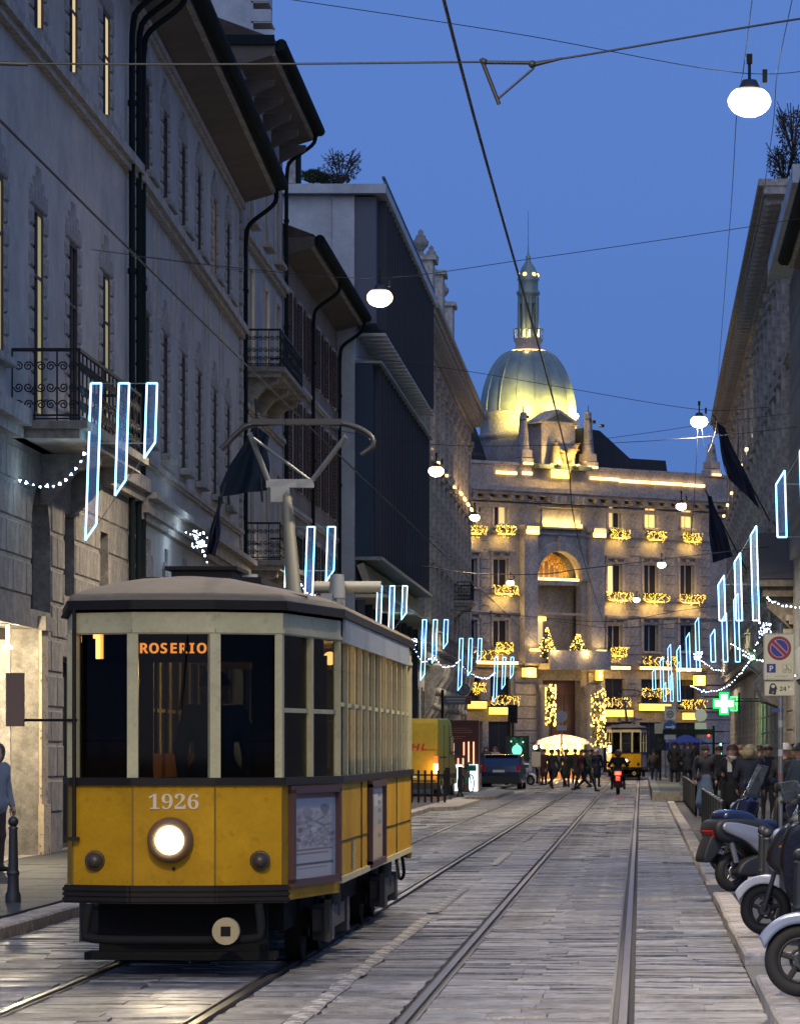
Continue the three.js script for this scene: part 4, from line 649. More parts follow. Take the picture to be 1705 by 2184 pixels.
{
  const C = { 1000: 'beside the ornate corner', 1067: 'left of the great arch', 1310: 'just right of the great arch', 1387: 'in the middle of the right wing', 1464: 'at the far right of the wing' };
  for (const [x, y, w, st, nm] of [[1003, 1134, 1.7, 22, 'top-storey'], [1067, 1134, 1.7, 26, 'top-storey'], [1310, 1143, 1.7, 26, 'top-storey'], [1387, 1147, 1.7, 26, 'top-storey'], [1464, 1151, 1.7, 26, 'top-storey'], [1067, 1262, 2.3, 34, 'middle-storey'], [1310, 1276, 2.3, 34, 'middle-storey'], [1387, 1279, 2.3, 34, 'middle-storey'], [1464, 1281, 2.3, 34, 'middle-storey']]) flowerBox(palaceAt(PU(x), PY(x, y) - 0.1, 0.42), w, `gold-lit flower box under the ${nm} window ${C[x === 1003 ? 1000 : x]}`, st);
  for (const [x, y, w, t] of [[1063, 1384, 1.5, 'low window left of the arch, by the light bars'], [1308, 1394, 1.5, 'low window right of the arch']]) flowerBox(palaceAt(PU(x), PY(x, y) - 0.1, 0.42), w, `small gold-lit flower box under the ${t}`, 16);
  for (const [x, y, w, t] of [[1005, 1469, 1.2, 'beside the street clock'], [1063, 1497, 2.4, 'left of the palace door'], [1305, 1501, 2.3, 'right of the palace door'], [1382, 1480, 2.4, 'above the second tram'], [1464, 1505, 2.3, 'nearest the green cross'], [1390, 1413, 3.2, 'on the balcony ledge right of the arch'], [1017, 1400, 2.4, 'on the ledge by the blue light bars']]) flowerBox(palaceAt(PU(x), PY(x, y) - 0.1, 0.55), w, `gold string-lit planter ${t}`, 0);
  for (const [x0, x1, y, t] of [[986, 1021, 1507, 'beside the street clock'], [1031, 1081, 1520, 'left of the palace door'], [1276, 1332, 1525, 'right of the palace door'], [1351, 1413, 1512, 'above the second tram'], [1443, 1484, 1531, 'behind the blue arrow sign'], [985, 1090, 1413, 'along the left ledge behind the blue bars'], [1150, 1230, 1420, 'on the portal balcony, longer piece'], [1239, 1267, 1422, 'on the portal balcony, shorter piece'], [1284, 1329, 1424, 'right of the portal balcony'], [1355, 1417, 1425, 'below the ledge planter'], [1432, 1480, 1428, 'at the far end of the ledge']]) {
    const u0 = PU(x0), u1 = PU(x1), a = thing('lit_awning', `glowing amber awning bar ${t}`, 'light bar', palaceAt((u0 + u1) / 2, PY((x0 + x1) / 2, y) - 0.2, y > 1480 ? 0.75 : 0.62), WP.turn, 'amber light bars on the dome palace'); const h = y > 1480 ? 0.46 : 0.2;
    part(a, 'housing', [bx(u1 - u0 + 0.1, 0.08, 0.5, 0, h + 0.16, -0.05)], MT.ironGrey); part(a, 'light_panel', [bx(u1 - u0, h, 0.3, 0, h / 2 + 0.1, 0)], y > 1480 ? MT.gold : MT.goldStrip);
    const l = rect(u1 - u0, 0.3, [1, 0.6, 0.15], 2, [0, 0, 0], [0, -1, 0], a); l.position.set(0, 0.06, 0); l.rotation.set(-Math.PI / 2, 0, 0);
  }
  for (const [x, y, w, h, t] of [[1121, 1434, 0.95, 0.62, 'square amber lantern left of the palace door'], [1270, 1440, 0.35, 0.7, 'narrow amber lantern right of the palace door'], [1483, 1451, 0.8, 0.7, 'square amber lantern at the palace far corner']]) { const a = thing('wall_lantern', t, 'lantern', palaceAt(PU(x), PY(x, y), 0.35), WP.turn); part(a, 'lantern_frame', [bx(w + 0.1, 0.08, 0.4, 0, h / 2 + 0.04, 0), bx(w + 0.1, 0.06, 0.4, 0, -h / 2 - 0.03, 0)], MT.iron); part(a, 'lantern_glass', [bx(w, h, 0.34, 0, 0, 0.02)], MT.gold); point(V3(0, 0, 0.5), [1, 0.6, 0.15], 6, 0.1, a); }
  for (const [x, yb, yt, t] of [[1152, 1389, 1328, 'slim'], [1218, 1389, 1340, 'broad']]) { // christmas trees on the portal balcony
    const h = PY(x, yt) - PY(x, yb), a = thing('christmas_tree', `${t} conical tree of gold lights on the palace portal balcony`, 'christmas tree', palaceAt(PU(x), 7.56, 0.75), WP.turn), P = [], G = [];
    for (let k = 0; k < 120; k++) { const f = Math.pow(R(), 0.6), an = R() * 6.28, r = f * 0.95 * (t === 'slim' ? 0.8 : 1); G.push(new THREE.IcosahedronGeometry(0.035 + R() * 0.02, 0).translate(Math.cos(an) * r, 0.3 + (1 - f) * (h + 0.3), Math.sin(an) * r)); }
    part(a, 'trunk', [cy(0.06, 0.08, 0.5, 0, 0.25, 0, 7)], MT.bark); const cone = leafBall(420, 0.8, h * 0.5, 0.8, 0.12, 0, 0, 0), pp = cone.attributes.position; for (let i = 0; i < pp.count; i++) { const yy = pp.getY(i) / h + 0.5, q = 1.25 * (1 - yy) ; pp.setXYZ(i, pp.getX(i) * q, 0.35 + yy * (h + 0.2), pp.getZ(i) * q); } cone.computeVertexNormals(); part(a, 'crown', cone, MT.leaf); part(a, 'string_lights', G, MT.goldBulb, { kind: 'stuff' }); point(V3(0, h * 0.5, 1.1), [1, 0.66, 0.25], 6, 0.2, a);
  }
  for (const [x, y0, y1, w, t] of [[1154, 1548, 1460, 0.34, 'thin gold-lit garland column on the left side of the palace door'], [1255, 1592, 1466, 0.5, 'tall gold-lit garland column on the right side of the palace door']]) {
    const yb = PY(x, y0), h = PY(x, y1) - yb, a = thing('garland_column', t, 'garland', palaceAt(PU(x), yb, 1.05), WP.turn), G = []; for (let k = 0; k < 150; k++) { const an = R() * 6.28; G.push(new THREE.IcosahedronGeometry(0.035 + R() * 0.03, 0).scale(1, 1.6, 1).translate(Math.cos(an) * w, R() * h, Math.sin(an) * w)); }
    part(a, 'foliage', leafBall(260, w, h / 2, w, 0.12, 0, h / 2, 0), MT.leaf); part(a, 'string_lights', G, MT.goldBulb, { kind: 'stuff' }); point(V3(0, h * 0.5, 0.9), [1, 0.66, 0.25], 8, 0.3, a);
  }
}
// --- right-hand row
const WR1 = wallLine(5.1, 208, 5.0, 119.5);
{
  const w = WR1, b = building('cornice_palace', 'long stone palace with huge bracketed cornice lining the right pavement', w), L = w.L, us = []; for (let u = 4; u < L - 2; u += 4.6) us.push(u);
  ornate(b, L, { H: 19.6, base: 5.2, us, rows: [[0.4, 3.9], [6.6, 9.4], [11.2, 13.8], [15.3, 17.6]], mat: MT.stoneG, over: 1.15, mod: 1.25, litEvery: 6 });
  ashlarField(b, L - 42, L - 0.1, 0.5, 4.9, 7, 1.9, us.map((u) => ({ x0: u - 0.9, x1: u + 0.9, y0: 0, y1: 4.1 })), MT.ashlar, 0.05);
  part(b, 'roof_parapet', [bx(L, 0.8, 0.5, L / 2, 20.7, -0.5)], MT.stoneP); part(b, 'terrace_wall', [bx(8, 2.4, 3, L - 4, 21.4, -2.2)], M([0.62, 0.6, 0.55], 0.8, { map: T.plaster }));
  const bc = part(b, 'bay_balcony', [bx(6, 1.5, 1.1, L - 3.2, 8.1, 0.56)], MT.panelDark, { label: 'projecting dark glazed balcony' }); part(bc, 'balcony_slab', [bx(6.3, 0.22, 1.3, L - 3.2, 7.2, 0.62), bx(5.8, 0.3, 1.0, L - 3.2, 6.92, 0.5)], MT.ashlar); part(bc, 'bracket', [ext([[0, 0], [0.9, 0], [0.8, -0.35], [0.3, -0.8], [0, -1.1]], 0.4, 0.03).rotateY(-Math.PI / 2).translate(L - 0.9, 6.76, 0)], MT.ashlar);
  for (const u of [6, 15, 24, 33, 42, 51]) { part(b, 'ledge_lamp', [bx(0.7, 0.10, 0.12, u, 14.62, 0.50)], MT.goldStrip); const l = rect(0.7, 0.12, [1, 0.68, 0.32], 110, [0, 0, 0], [0, 1, 0], b); l.position.set(u, 14.74, 0.7); l.rotation.set(Math.PI / 2 + 0.1, 0, 0); }
  const p = part(b, 'portal', [bx(3.2, 0.6, 0.7, L - 9, 4.6, 0.36), ext([[0, 0], [0.7, 0.25], [1.0, 0.9], [0.8, 1.2], [1.2, 1.5], [0, 1.9]], 3.0, 0.04).rotateY(-Math.PI / 2).translate(L - 9, 3.2, 0)], MT.stoneP);
}
const WR2 = wallLine(5.02, 119.3, 4.98, 98.6);
{
  const w = WR2, b = building('glass_office', 'narrow bluish office front with pale projecting roof slab at the picture edge', w), L = w.L, ops = [];
  for (let k = 0; k < 5; k++) for (const [y0, y1] of [[13, 16.2], [9, 12.2], [5, 8.2], [0.4, 4]]) ops.push({ x0: 1 + k * 4, x1: 4.2 + k * 4, y0, y1 });
  wallWith(b, L, 0, 17.0, ops, M([0.42, 0.45, 0.48], 0.7, { map: T.plaster })); bodyOf(b, L, 17.0, 10, MT.panelLight);
  for (const o of ops) windowAt(b, o, { glass: MT.glassBlue, frame: MT.galv, set: 0.15 });
  part(b, 'roof_slab', [bx(L - 0.3, 0.5, 0.95, L / 2 - 0.2, 17.35, 0.4)], MT.panelLight);
  for (let k = 0; k < 20; k++) pbx(b, 'fin', MT.galv, 0.07, 9, 0.18, 0.6 + k * 1.05, 12.4, 0.1);
}
const WR0 = wallLine(4.75, 98.3, 4.7, 62);
{
  const w = WR0, b = building('near_house', 'brown-eaved house whose gutter cuts the picture\'s right edge', w), L = w.L, ops = [];
  for (let k = 0; k < 9; k++) for (const [y0, y1] of [[10.5, 12.8], [6.2, 8.8], [0.4, 4]]) ops.push({ x0: 1.4 + k * 3.9, x1: 2.6 + k * 3.9, y0, y1 });
  wallWith(b, L, 0, 14.6, ops, MT.plasterL); bodyOf(b, L, 14.6, 10, MT.plasterL);
  for (const o of ops) windowAt(b, o, { surround: MT.stoneP, sill: MT.stoneP });
  eave(b, L, 14.4, 0.75, MT.soffit, 0.6, { end: 0.3 });
}
for (const [x, y, d, h, t] of [[1690, 330, 121, 1.7, 'rust-brown trellis shrub on the terrace above the right cornice'], [1672, 398, 123, 1.5, 'ragged dry creeper hanging over the right cornice']]) roofShrub('terrace_shrub', t, at(x, y, d), h, 1.1, 420, MT.leafDry);
// ---------------------------------------------------------------- trams
const tramYellow = M([0.66, 0.36, 0.012], 0.55, { map: T.paint, bump: T.bumpC, bs: 0.003, dull: 0.3 });
const tramCream = M([0.68, 0.63, 0.36], 0.5, { map: T.paint });
const tramRoof = M([0.34, 0.27, 0.165], 0.75, { map: T.plaster, bump: T.bumpC, bs: 0.012 });
const tramBrown = M([0.026, 0.019, 0.014], 0.6, { map: T.metal, dull: 0.5 });
const tramUnder = M([0.010, 0.0095, 0.009], 0.85, { dull: 0.4 });
const tramGlass = M([0.5, 0.5, 0.46], 0.03, { transmission: 1 }); tramGlass.specularIntensity = 0.22;
const tramInside = M([0.09, 0.055, 0.03], 0.8);
function poster(kind) {
  return canvasTex(160, 256, (c, w, h) => {
    c.fillStyle = kind ? '#a9aaa2' : '#b6b8bd'; c.fillRect(0, 0, w, h);
    if (!kind) { c.fillStyle = '#7c5a50'; c.fillRect(0, 0, w, 18); const blob = (x, y, r, f) => { c.fillStyle = f; c.beginPath(); c.ellipse(x, y, r, r * 0.8, 0.3, 0, 7); c.fill(); };
      for (let k = 0; k < 420; k++) { const x = 14 + R() * 128, y = 52 + R() * 108, m = (x < 70 ? y > 66 : y > 92) ? 1 : 0.4; c.globalAlpha = 0.22 * m; c.fillStyle = ['#5d5e66', '#6f6866', '#7a7470', '#7d4a44', '#d8d9dc', '#44454b', '#9b9ca2'][Math.floor(R() * 7)]; c.fillRect(x, y, 3 + R() * 16, 2 + R() * 9); } c.globalAlpha = 0.55;
      blob(120, 50, 17, '#55575d'); blob(122, 66, 10, '#6b6a6c'); c.strokeStyle = '#6a6a70'; c.lineWidth = 7; c.beginPath(); c.moveTo(118, 74); c.lineTo(86, 88); c.lineTo(120, 104); c.stroke(); blob(56, 62, 20, '#8b8c92'); blob(30, 110, 9, '#8a453f'); blob(24, 140, 8, '#8a453f'); blob(78, 112, 10, '#e4e4e4');
      c.globalAlpha = 1; c.fillStyle = '#8d7f7b'; c.fillRect(10, 168, 140, 6); c.fillRect(14, 180, 120, 5); c.fillStyle = '#57595f'; c.fillRect(8, 210, 144, 7); c.fillStyle = '#90939a'; c.fillRect(20, 224, 110, 4);
    } else { c.fillStyle = '#b9a98c'; c.fillRect(0, h * 0.55, w, h * 0.45); c.fillStyle = '#9c6f6a'; c.fillRect(8, 60, 44, 90); c.fillStyle = '#c9cac8'; c.fillRect(60, 10, 90, 60); c.fillStyle = '#6d7276'; for (const y of [24, 52, 80, 120, 168]) { c.fillRect(104, y, 22, 16); c.fillRect(130, y + 4, 12, 10); } }
  });
}
const posterA = (() => { const m = M([0.80, 0.77, 0.70], 0.5); m.map = poster(0); return m; })(), posterB = (() => { const m = M([0.80, 0.77, 0.70], 0.5); m.map = poster(1); return m; })();
const tramSign = M([1, 0.5, 0.1], 0.5, { em: [1, 0.34, 0.07], ei: 3.2 });
function makeTram(label, pos, near) {
  const t = thing('tram', label, 'tram', pos, 0, 'old yellow and cream trams');
  const P = [[-1.127, -11.4], [-1.127, -1.95], [-0.82, -0.22], [-0.32, 0], [0.32, 0], [0.82, -0.22], [1.127, -1.95], [1.127, -11.4], [0.82, -12.95], [0.32, -13.1], [-0.32, -13.1], [-0.82, -12.95]];
  const YB = [0.68, 0.60, 0.73, 0.73, 0.73, 0.60, 0.68, 0.60, 0.73, 0.73, 0.73, 0.60], NW = [12, 2, 1, 1, 1, 2, 12, 2, 1, 1, 1, 2];
  const body = part(t, 'underframe', [bx(1.5, 0.36, 11.2, 0, 0.50, -6.7), bx(1.2, 0.25, 2.4, 0, 0.32, -6.5)], tramUnder);
  P.forEach((a, k) => {
    const b = P[(k + 1) % P.length], dx = b[0] - a[0], dz = b[1] - a[1], L = Math.hypot(dx, dz), ang = Math.atan2(-dz, dx);
    const X = (g) => g.rotateY(ang).translate(a[0], 0, a[1]);
    const y0 = YB[k], nw = NW[k], front = k >= 2 && k <= 4, pil = front ? 0.085 : nw > 5 ? 0.085 : 0.06;
    part(t, 'lower_panel', [X(bx(L, 1.52 - y0, 0.04, L / 2, (1.52 + y0) / 2, -0.02))], tramYellow);
    part(t, 'window_belt', [X(bx(L + 0.02, 0.06, 0.07, L / 2, 1.54, 0.0))], tramBrown);
    part(t, 'upper_fascia', [X(bx(L + 0.01, 0.17, 0.045, L / 2, 2.775, -0.015)), X(bx(L, 0.03, 0.02, L / 2, 2.715, 0.012))], tramCream);
    part(t, 'eave_band', [X(bx(L + 0.03, 0.07, 0.09, L / 2, 2.920, 0.0)), X(bx(L + 0.035, 0.016, 0.025, L / 2, 2.89, 0.045))], tramBrown);
    if (near && (front || nw === 2)) { const rv = []; for (let u = 0.06; u < L - 0.03; u += 0.11) rv.push(sp(0.006, u, 1.49, 0.002, 6, 4), sp(0.006, u, y0 + 0.03, 0.002, 6, 4)); part(t, 'rivets', rv.map((g) => X(g)), tramYellow, { kind: 'stuff' }); part(t, 'facet_seam', [X(bx(0.012, 1.5 - y0, 0.008, 0, (1.5 + y0) / 2, 0.002))], M([0.20, 0.10, 0.01], 0.7)); }
    const st = L / nw; for (let i = 0; i <= nw; i++) { if (i === nw && k !== 8) continue; part(t, 'window_pillar', [X(bx(pil, 1.13, 0.06, i * st, 2.13, -0.02))], tramCream); }
    for (let i = 0; i < nw; i++) {
      const w = st - pil, p = part(t, 'window_pane', [X(bx(w, 1.12, 0.008, (i + 0.5) * st, 2.13, -0.035))], tramGlass);
      if (!front) part(p, 'window_bar', [X(bx(w, 0.035, 0.03, (i + 0.5) * st, nw > 5 ? 2.17 : 2.10, -0.03))], tramCream);
      if (nw > 5) part(p, 'inner_post', [X(bx(0.03, 1.12, 0.03, (i + 0.5) * st, 2.13, -0.05))], tramBrown);
      if (front && k !== 3) part(p, 'window_bar', [X(bx(w, 0.016, 0.02, (i + 0.5) * st, 1.86, -0.06))], tramBrown);
    }
    if (nw === 12) { for (let i = 0; i < 4; i++) part(t, 'panel_joint', [X(bx(L / 4 - 0.03, 0.008, 0.012, (i + 0.5) * L / 4, 1.02, 0.004))], tramBrown); for (let i = 1; i < 4; i++) part(t, 'panel_joint', [X(bx(0.012, 0.8, 0.012, i * L / 4, 1.1, 0.004))], tramBrown);
      part(t, 'skirt_rail', [X(bx(L, 0.05, 0.03, L / 2, y0 + 0.02, 0.01))], tramCream);
      const ad = part(t, 'roof_advert', [X(bx(L * 0.9, 0.2, 0.02, L * 0.46, 2.78, 0.03))], M([0.42, 0.46, 0.52], 0.4, { map: T.metal })); for (let i = 0; i < 9; i++) part(ad, 'step_rib', [X(bx(0.10, 0.024, 0.02, L * 0.14, 0.76 + i * 0.028, 0.014))].slice(0, i < 5 ? 1 : 1), tramCream); }
    if (k === 5 || k === 6) { const pw = k === 5 ? 1.35 : 1.75, ph = k === 5 ? 0.74 : 0.74, u = k === 5 ? L * 0.52 : L * 0.43, yc = 1.10, f = part(t, 'advert_frame', [X(bx(pw + 0.12, 0.06, 0.05, u, yc + ph / 2, 0.025)), X(bx(pw + 0.12, 0.06, 0.05, u, yc - ph / 2, 0.025)), X(bx(0.06, ph, 0.05, u - pw / 2 - 0.03, yc, 0.025)), X(bx(0.06, ph, 0.05, u + pw / 2 + 0.03, yc, 0.025))], M([0.075, 0.03, 0.026], 0.5)); const g = new THREE.PlaneGeometry(pw, ph - 0.05).translate(u, yc, 0.012); X(g); g.userData.kept = true; part(f, 'advert_poster', g, k === 5 ? posterA : posterB); }
    if (k >= 2 && k <= 4 || k >= 8 && k <= 10) { part(t, 'bumper', [X(bx(L + 0.06, 0.14, 0.10, L / 2, 0.66, 0.03)), X(bx(L + 0.07, 0.025, 0.02, L / 2, 0.70, 0.085)), X(bx(L + 0.07, 0.025, 0.02, L / 2, 0.66, 0.085)), X(bx(L + 0.07, 0.025, 0.02, L / 2, 0.62, 0.085))], tramBrown); }
  });
  { // canvas roof
    const zc = -6.55, rings = [[1.03, 1.006, 2.955], [1.02, 1.004, 2.985], [0.99, 1.0, 3.01], [0.88, 0.98, 3.055], [0.66, 0.945, 3.115], [0.42, 0.905, 3.16], [0.2, 0.87, 3.18], [0.0, 0.85, 3.185]], pos = [], idx = [], n = P.length, m = 4, N = n * m;
    for (const [sx, sz, y] of rings) for (let k = 0; k < n; k++) for (let j = 0; j < m; j++) { const a = P[k], b = P[(k + 1) % n], f = j / m; pos.push((a[0] + (b[0] - a[0]) * f) * sx, y, zc + (a[1] + (b[1] - a[1]) * f - zc) * sz); }
    for (let r = 0; r < rings.length - 1; r++) for (let k = 0; k < N; k++) { const a = r * N + k, b = r * N + (k + 1) % N; idx.push(a, b, a + N, b, b + N, a + N); }
    const g = new THREE.BufferGeometry(); g.setAttribute('position', new THREE.Float32BufferAttribute(pos, 3)); g.setIndex(idx); g.computeVertexNormals(); const rf = part(t, 'roof', g, tramRoof);
    part(rf, 'gutter_strip', [tube([[-0.95, 3.015, -0.95], [-0.5, 3.075, -0.55], [0, 3.085, -0.45], [0.5, 3.075, -0.55], [0.95, 3.015, -0.95]], 0.014, 20, 5)], tramRoof);
    for (const z of [-2.2, -9]) part(rf, 'roof_vent', [bx(0.5, 0.12, 0.8, 0, 3.22, z), bx(0.6, 0.03, 0.9, 0, 3.29, z)], tramBrown);
    part(rf, 'roof_walk', [bx(0.16, 0.05, 9.5, 0.42, 3.19, -6.5), bx(0.16, 0.05, 9.5, -0.42, 3.19, -6.5)], tramBrown);
  }
  // inside
  { const sh = P.map(([x, z]) => [x * 0.96, -(z * 0.985 - 0.1)]).reverse(); part(t, 'floor', [ext(sh, 0.06).rotateX(-Math.PI / 2).translate(0, 0.86, 0)], tramInside); part(t, 'ceiling', [ext(sh, 0.03).rotateX(-Math.PI / 2).translate(0, 2.845, 0)], M([0.35, 0.28, 0.18], 0.8)); }
  part(t, 'cab_partition', [bx(0.62, 1.7, 0.04, -0.72, 1.72, -1.9), bx(0.62, 1.7, 0.04, 0.72, 1.72, -1.9), bx(2.0, 0.3, 0.04, 0, 2.66, -1.9)], tramInside);
  part(t, 'control_desk', [bx(1.1, 0.10, 0.35, 0, 1.52, -0.32), cy(0.16, 0.16, 0.5, -0.25, 1.3, -0.5, 10)], tramUnder);
  for (let k = 0; k < 7; k++) for (const s of [-1, 1]) part(t, 'bench', [bx(0.5, 0.06, 0.9, s * 0.78, 1.30, -3 - k * 1.15), bx(0.05, 0.5, 0.9, s * 1.02, 1.5, -3 - k * 1.15)], M([0.16, 0.08, 0.035], 0.5));
  for (const z of [-2.6, -4.6, -6.8, -9]) { part(t, 'ceiling_lamp', [sp(0.07, 0.45, 2.72, z, 10, 8)], M([1, 0.8, 0.5], 0.5, { em: [1, 0.55, 0.18], ei: near ? 5 : 8 })); }
  point(V3(0.2, 2.5, -2.7), [1, 0.62, 0.28], near ? 7 : 16, 0.07, t); point(V3(0.2, 2.5, -7), [1, 0.62, 0.28], near ? 6 : 16, 0.07, t);
  // front fittings
  const hl = part(t, 'headlight', [lathe([[0.105, -0.03], [0.165, -0.03], [0.180, 0.02], [0.172, 0.09], [0.15, 0.12], [0.120, 0.12], [0.11, 0.06]], 24).rotateX(Math.PI / 2).translate(-0.02, 1.085, 0.03)], M([0.17, 0.09, 0.035], 0.5));
  part(hl, 'headlight_glass', [tr(new THREE.SphereGeometry(0.116, 20, 10, 0, 6.2832, 0, Math.PI / 2).scale(1, 0.35, 1), -0.02, 1.085, 0.11, Math.PI / 2)], M([1, 0.95, 0.85], 0.3, { em: [1, 0.70, 0.30], ei: near ? 2.6 : 2 })); part(hl, 'headlight_bulb', [tr(new THREE.SphereGeometry(0.075, 16, 10).scale(1, 1, 0.35), -0.02, 1.10, 0.148)], M([1, 0.95, 0.85], 0.3, { em: [1, 0.93, 0.74], ei: near ? 16 : 3 }));
  if (near) { spot([pos[0] - 0.02, 1.085, pos[2] + 0.22], [pos[0] - 0.3, 0, pos[2] + 6], [1, 0.82, 0.52], 7, 0.9, 0.9, 0.1); }
  for (const x of [-0.63, 0.66]) part(t, 'side_lamp', [tr(new THREE.SphereGeometry(0.065, 14, 8), x, 0.92, -0.10), to(0.066, 0.014, x, 0.92, -0.105)], M([0.05, 0.035, 0.02], 0.35));
  part(t, 'screw_cap', [cy(0.014, 0.014, 0.02, 0.0, 0.86, 0.01, 8, Math.PI / 2)], tramBrown);
  if (near) { part(t, 'fleet_number', [text('1926', 0.118, 0.006, { sx: 1.1, serif: 1 }).translate(0.0, 1.385, 0.002)], M([0.66, 0.55, 0.36], 0.6)); }
  const bx0 = part(t, 'destination_box', [bx(0.60, 0.16, 0.06, -0.03, 2.585, -0.14)], tramUnder);
  if (near) { 'ROSERIO'.split('').forEach((ch, i) => part(bx0, 'destination_letter', [text(ch, 0.080, 0.012, { sx: 1.05 }).translate(-0.245 + i * 0.077 + (i > 4 ? -0.012 : 0), 2.582, -0.107)], tramSign)); part(t, 'route_number', [ext([[-0.03, -0.10], [0.03, -0.10], [0.03, 0.10], [-0.05, 0.10], [-0.05, 0.06], [-0.03, 0.06]], 0.01).translate(-0.60, 2.60, -0.16)], tramSign); }
  part(t, 'wiper', [bar([0.1, 2.68, 0.02], [0.05, 2.1, 0.03], 0.008, 5)], tramUnder);
  part(t, 'corner_pole', [bar([-0.80, 2.9, -0.16], [-0.80, 1.10, -0.16], 0.017, 6), bx(0.12, 0.03, 0.05, -0.82, 1.09, -0.15)], tramBrown);
  const mi = part(t, 'wing_mirror', [bx(0.14, 0.42, 0.05, -1.26, 2.18, -0.15)], M([0.11, 0.065, 0.045], 0.6)); part(mi, 'mirror_arm', [bar([-0.78, 2.02, -0.2], [-1.26, 2.02, -0.16], 0.012, 6)], tramUnder);
  part(t, 'lifeguard_bar', [tube([[-0.66, 0.58, 0.0], [-0.68, 0.40, 0.06], [-0.62, 0.32, 0.08], [0, 0.31, 0.11], [0.62, 0.32, 0.08], [0.68, 0.40, 0.06], [0.66, 0.58, 0.0]], 0.035, 36, 8)], tramUnder);
  part(t, 'front_apron', [bx(1.34, 0.46, 0.05, 0, 0.38, -0.62), bx(1.5, 0.06, 0.30, 0, 0.16, -0.5)], tramUnder);
  const cp = part(t, 'coupler', [cy(0.105, 0.105, 0.08, 0.43, 0.385, 0.20, 24, Math.PI / 2)], M([0.50, 0.42, 0.24], 0.6, { map: T.paint })); part(cp, 'coupler_socket', [bx(0.075, 0.075, 0.02, 0.43, 0.385, 0.236), bx(0.05, 0.11, 0.2, 0.43, 0.385, 0.08)], tramUnder);
  for (const z of [-2.5, -4.1, -9.0, -10.6]) for (const s of [-1, 1]) { const w = part(t, 'wheel', [cy(0.33, 0.33, 0.11, s * GA, 0.33, z, 24, 0, 0, Math.PI / 2), cy(0.36, 0.36, 0.03, s * (GA - 0.06), 0.33, z, 24, 0, 0, Math.PI / 2)], tramUnder); part(w, 'wheel_hub', [cy(0.13, 0.13, 0.06, s * (GA + 0.07), 0.33, z, 14, 0, 0, Math.PI / 2)], tramBrown); }
  for (const z of [-3.3, -9.8]) for (const s of [-1, 1]) part(t, 'bogie_frame', [bx(0.12, 0.18, 2.4, s * 0.95, 0.36, z), bx(0.16, 0.30, 0.28, s * 0.95, 0.33, z - 0.8), bx(0.16, 0.30, 0.28, s * 0.95, 0.33, z + 0.8), cy(0.07, 0.07, 0.3, s * 0.96, 0.5, z, 10), bx(0.05, 0.35, 0.06, s * 1.02, 0.36, z + 1.25)], M([0.035, 0.032, 0.028], 0.6));
  for (const s of [-1, 1]) part(t, 'step_chain', [tube([[s * 1.0, 0.7, -11.7], [s * 1.02, 0.42, -11.9], [s * 0.95, 0.36, -12.2], [s * 0.9, 0.6, -12.4]], 0.02, 12, 5)], tramUnder);
  { // pantograph
    const z = -10.4, y = 3.3, pm = M([0.22, 0.23, 0.22], 0.5, { metal: 0.5 });
    const pg = part(t, 'pantograph', [bx(0.9, 0.10, 0.10, 0, y + 0.05, z - 0.5), bx(0.9, 0.10, 0.10, 0, y + 0.05, z + 0.5), bx(0.12, 0.12, 1.2, 0.35, y + 0.06, z), bx(0.12, 0.12, 1.2, -0.35, y + 0.06, z), cy(0.07, 0.09, 0.25, -0.45, y + 0.2, z + 0.5, 8), cy(0.07, 0.09, 0.25, 0.45, y + 0.2, z + 0.5, 8)], pm);
    part(pg, 'mast', [bar([-0.02, y + 0.1, z + 0.3], [-0.14, y + 1.28, z - 0.1], 0.085, 8, 0.05)], M([0.10, 0.10, 0.075], 0.6));
    part(pg, 'knee', [bx(0.5, 0.09, 0.1, -0.10, y + 1.32, z - 0.1), bx(0.2, 0.16, 0.14, -0.2, y + 1.2, z - 0.1)], pm);
    part(pg, 'upper_arm', [bar([-0.32, y + 1.32, z - 0.1], [-0.50, y + 1.83, z + 0.2], 0.030, 7), bar([0.11, y + 1.32, z - 0.1], [0.52, y + 1.80, z + 0.2], 0.028, 7), bar([0.11, y + 1.36, z - 0.1], [-0.46, y + 1.78, z + 0.25], 0.018, 6)], pm);
    part(pg, 'collector_bow', [tube([[-0.80, y + 1.66, z + 0.2], [-0.62, y + 1.84, z + 0.2], [-0.48, y + 1.92, z + 0.2], [0.0, y + 1.95, z + 0.2], [0.5, y + 1.93, z + 0.2], [0.76, y + 1.82, z + 0.2], [0.80, y + 1.70, z + 0.2], [0.68, y + 1.60, z + 0.2]], 0.032, 40, 7), bx(0.95, 0.06, 0.10, 0.0, y + 1.95, z + 0.2)], M([0.035, 0.035, 0.035], 0.45, { metal: 0.4 }));
    part(pg, 'insulator', [cy(0.06, 0.06, 0.7, 0.55, y + 0.2, z + 0.35, 8, 0, 0, Math.PI / 2)], M([0.30, 0.29, 0.22], 0.5));
  }
  return t;
}
makeTram('yellow and cream old tram numbered 1926 with lit headlight, approaching', [TL, 0, -28.5], true);
makeTram('distant yellow and cream tram with dark roof stopped near the palace', [TR + 0.05, 0, -206], false);
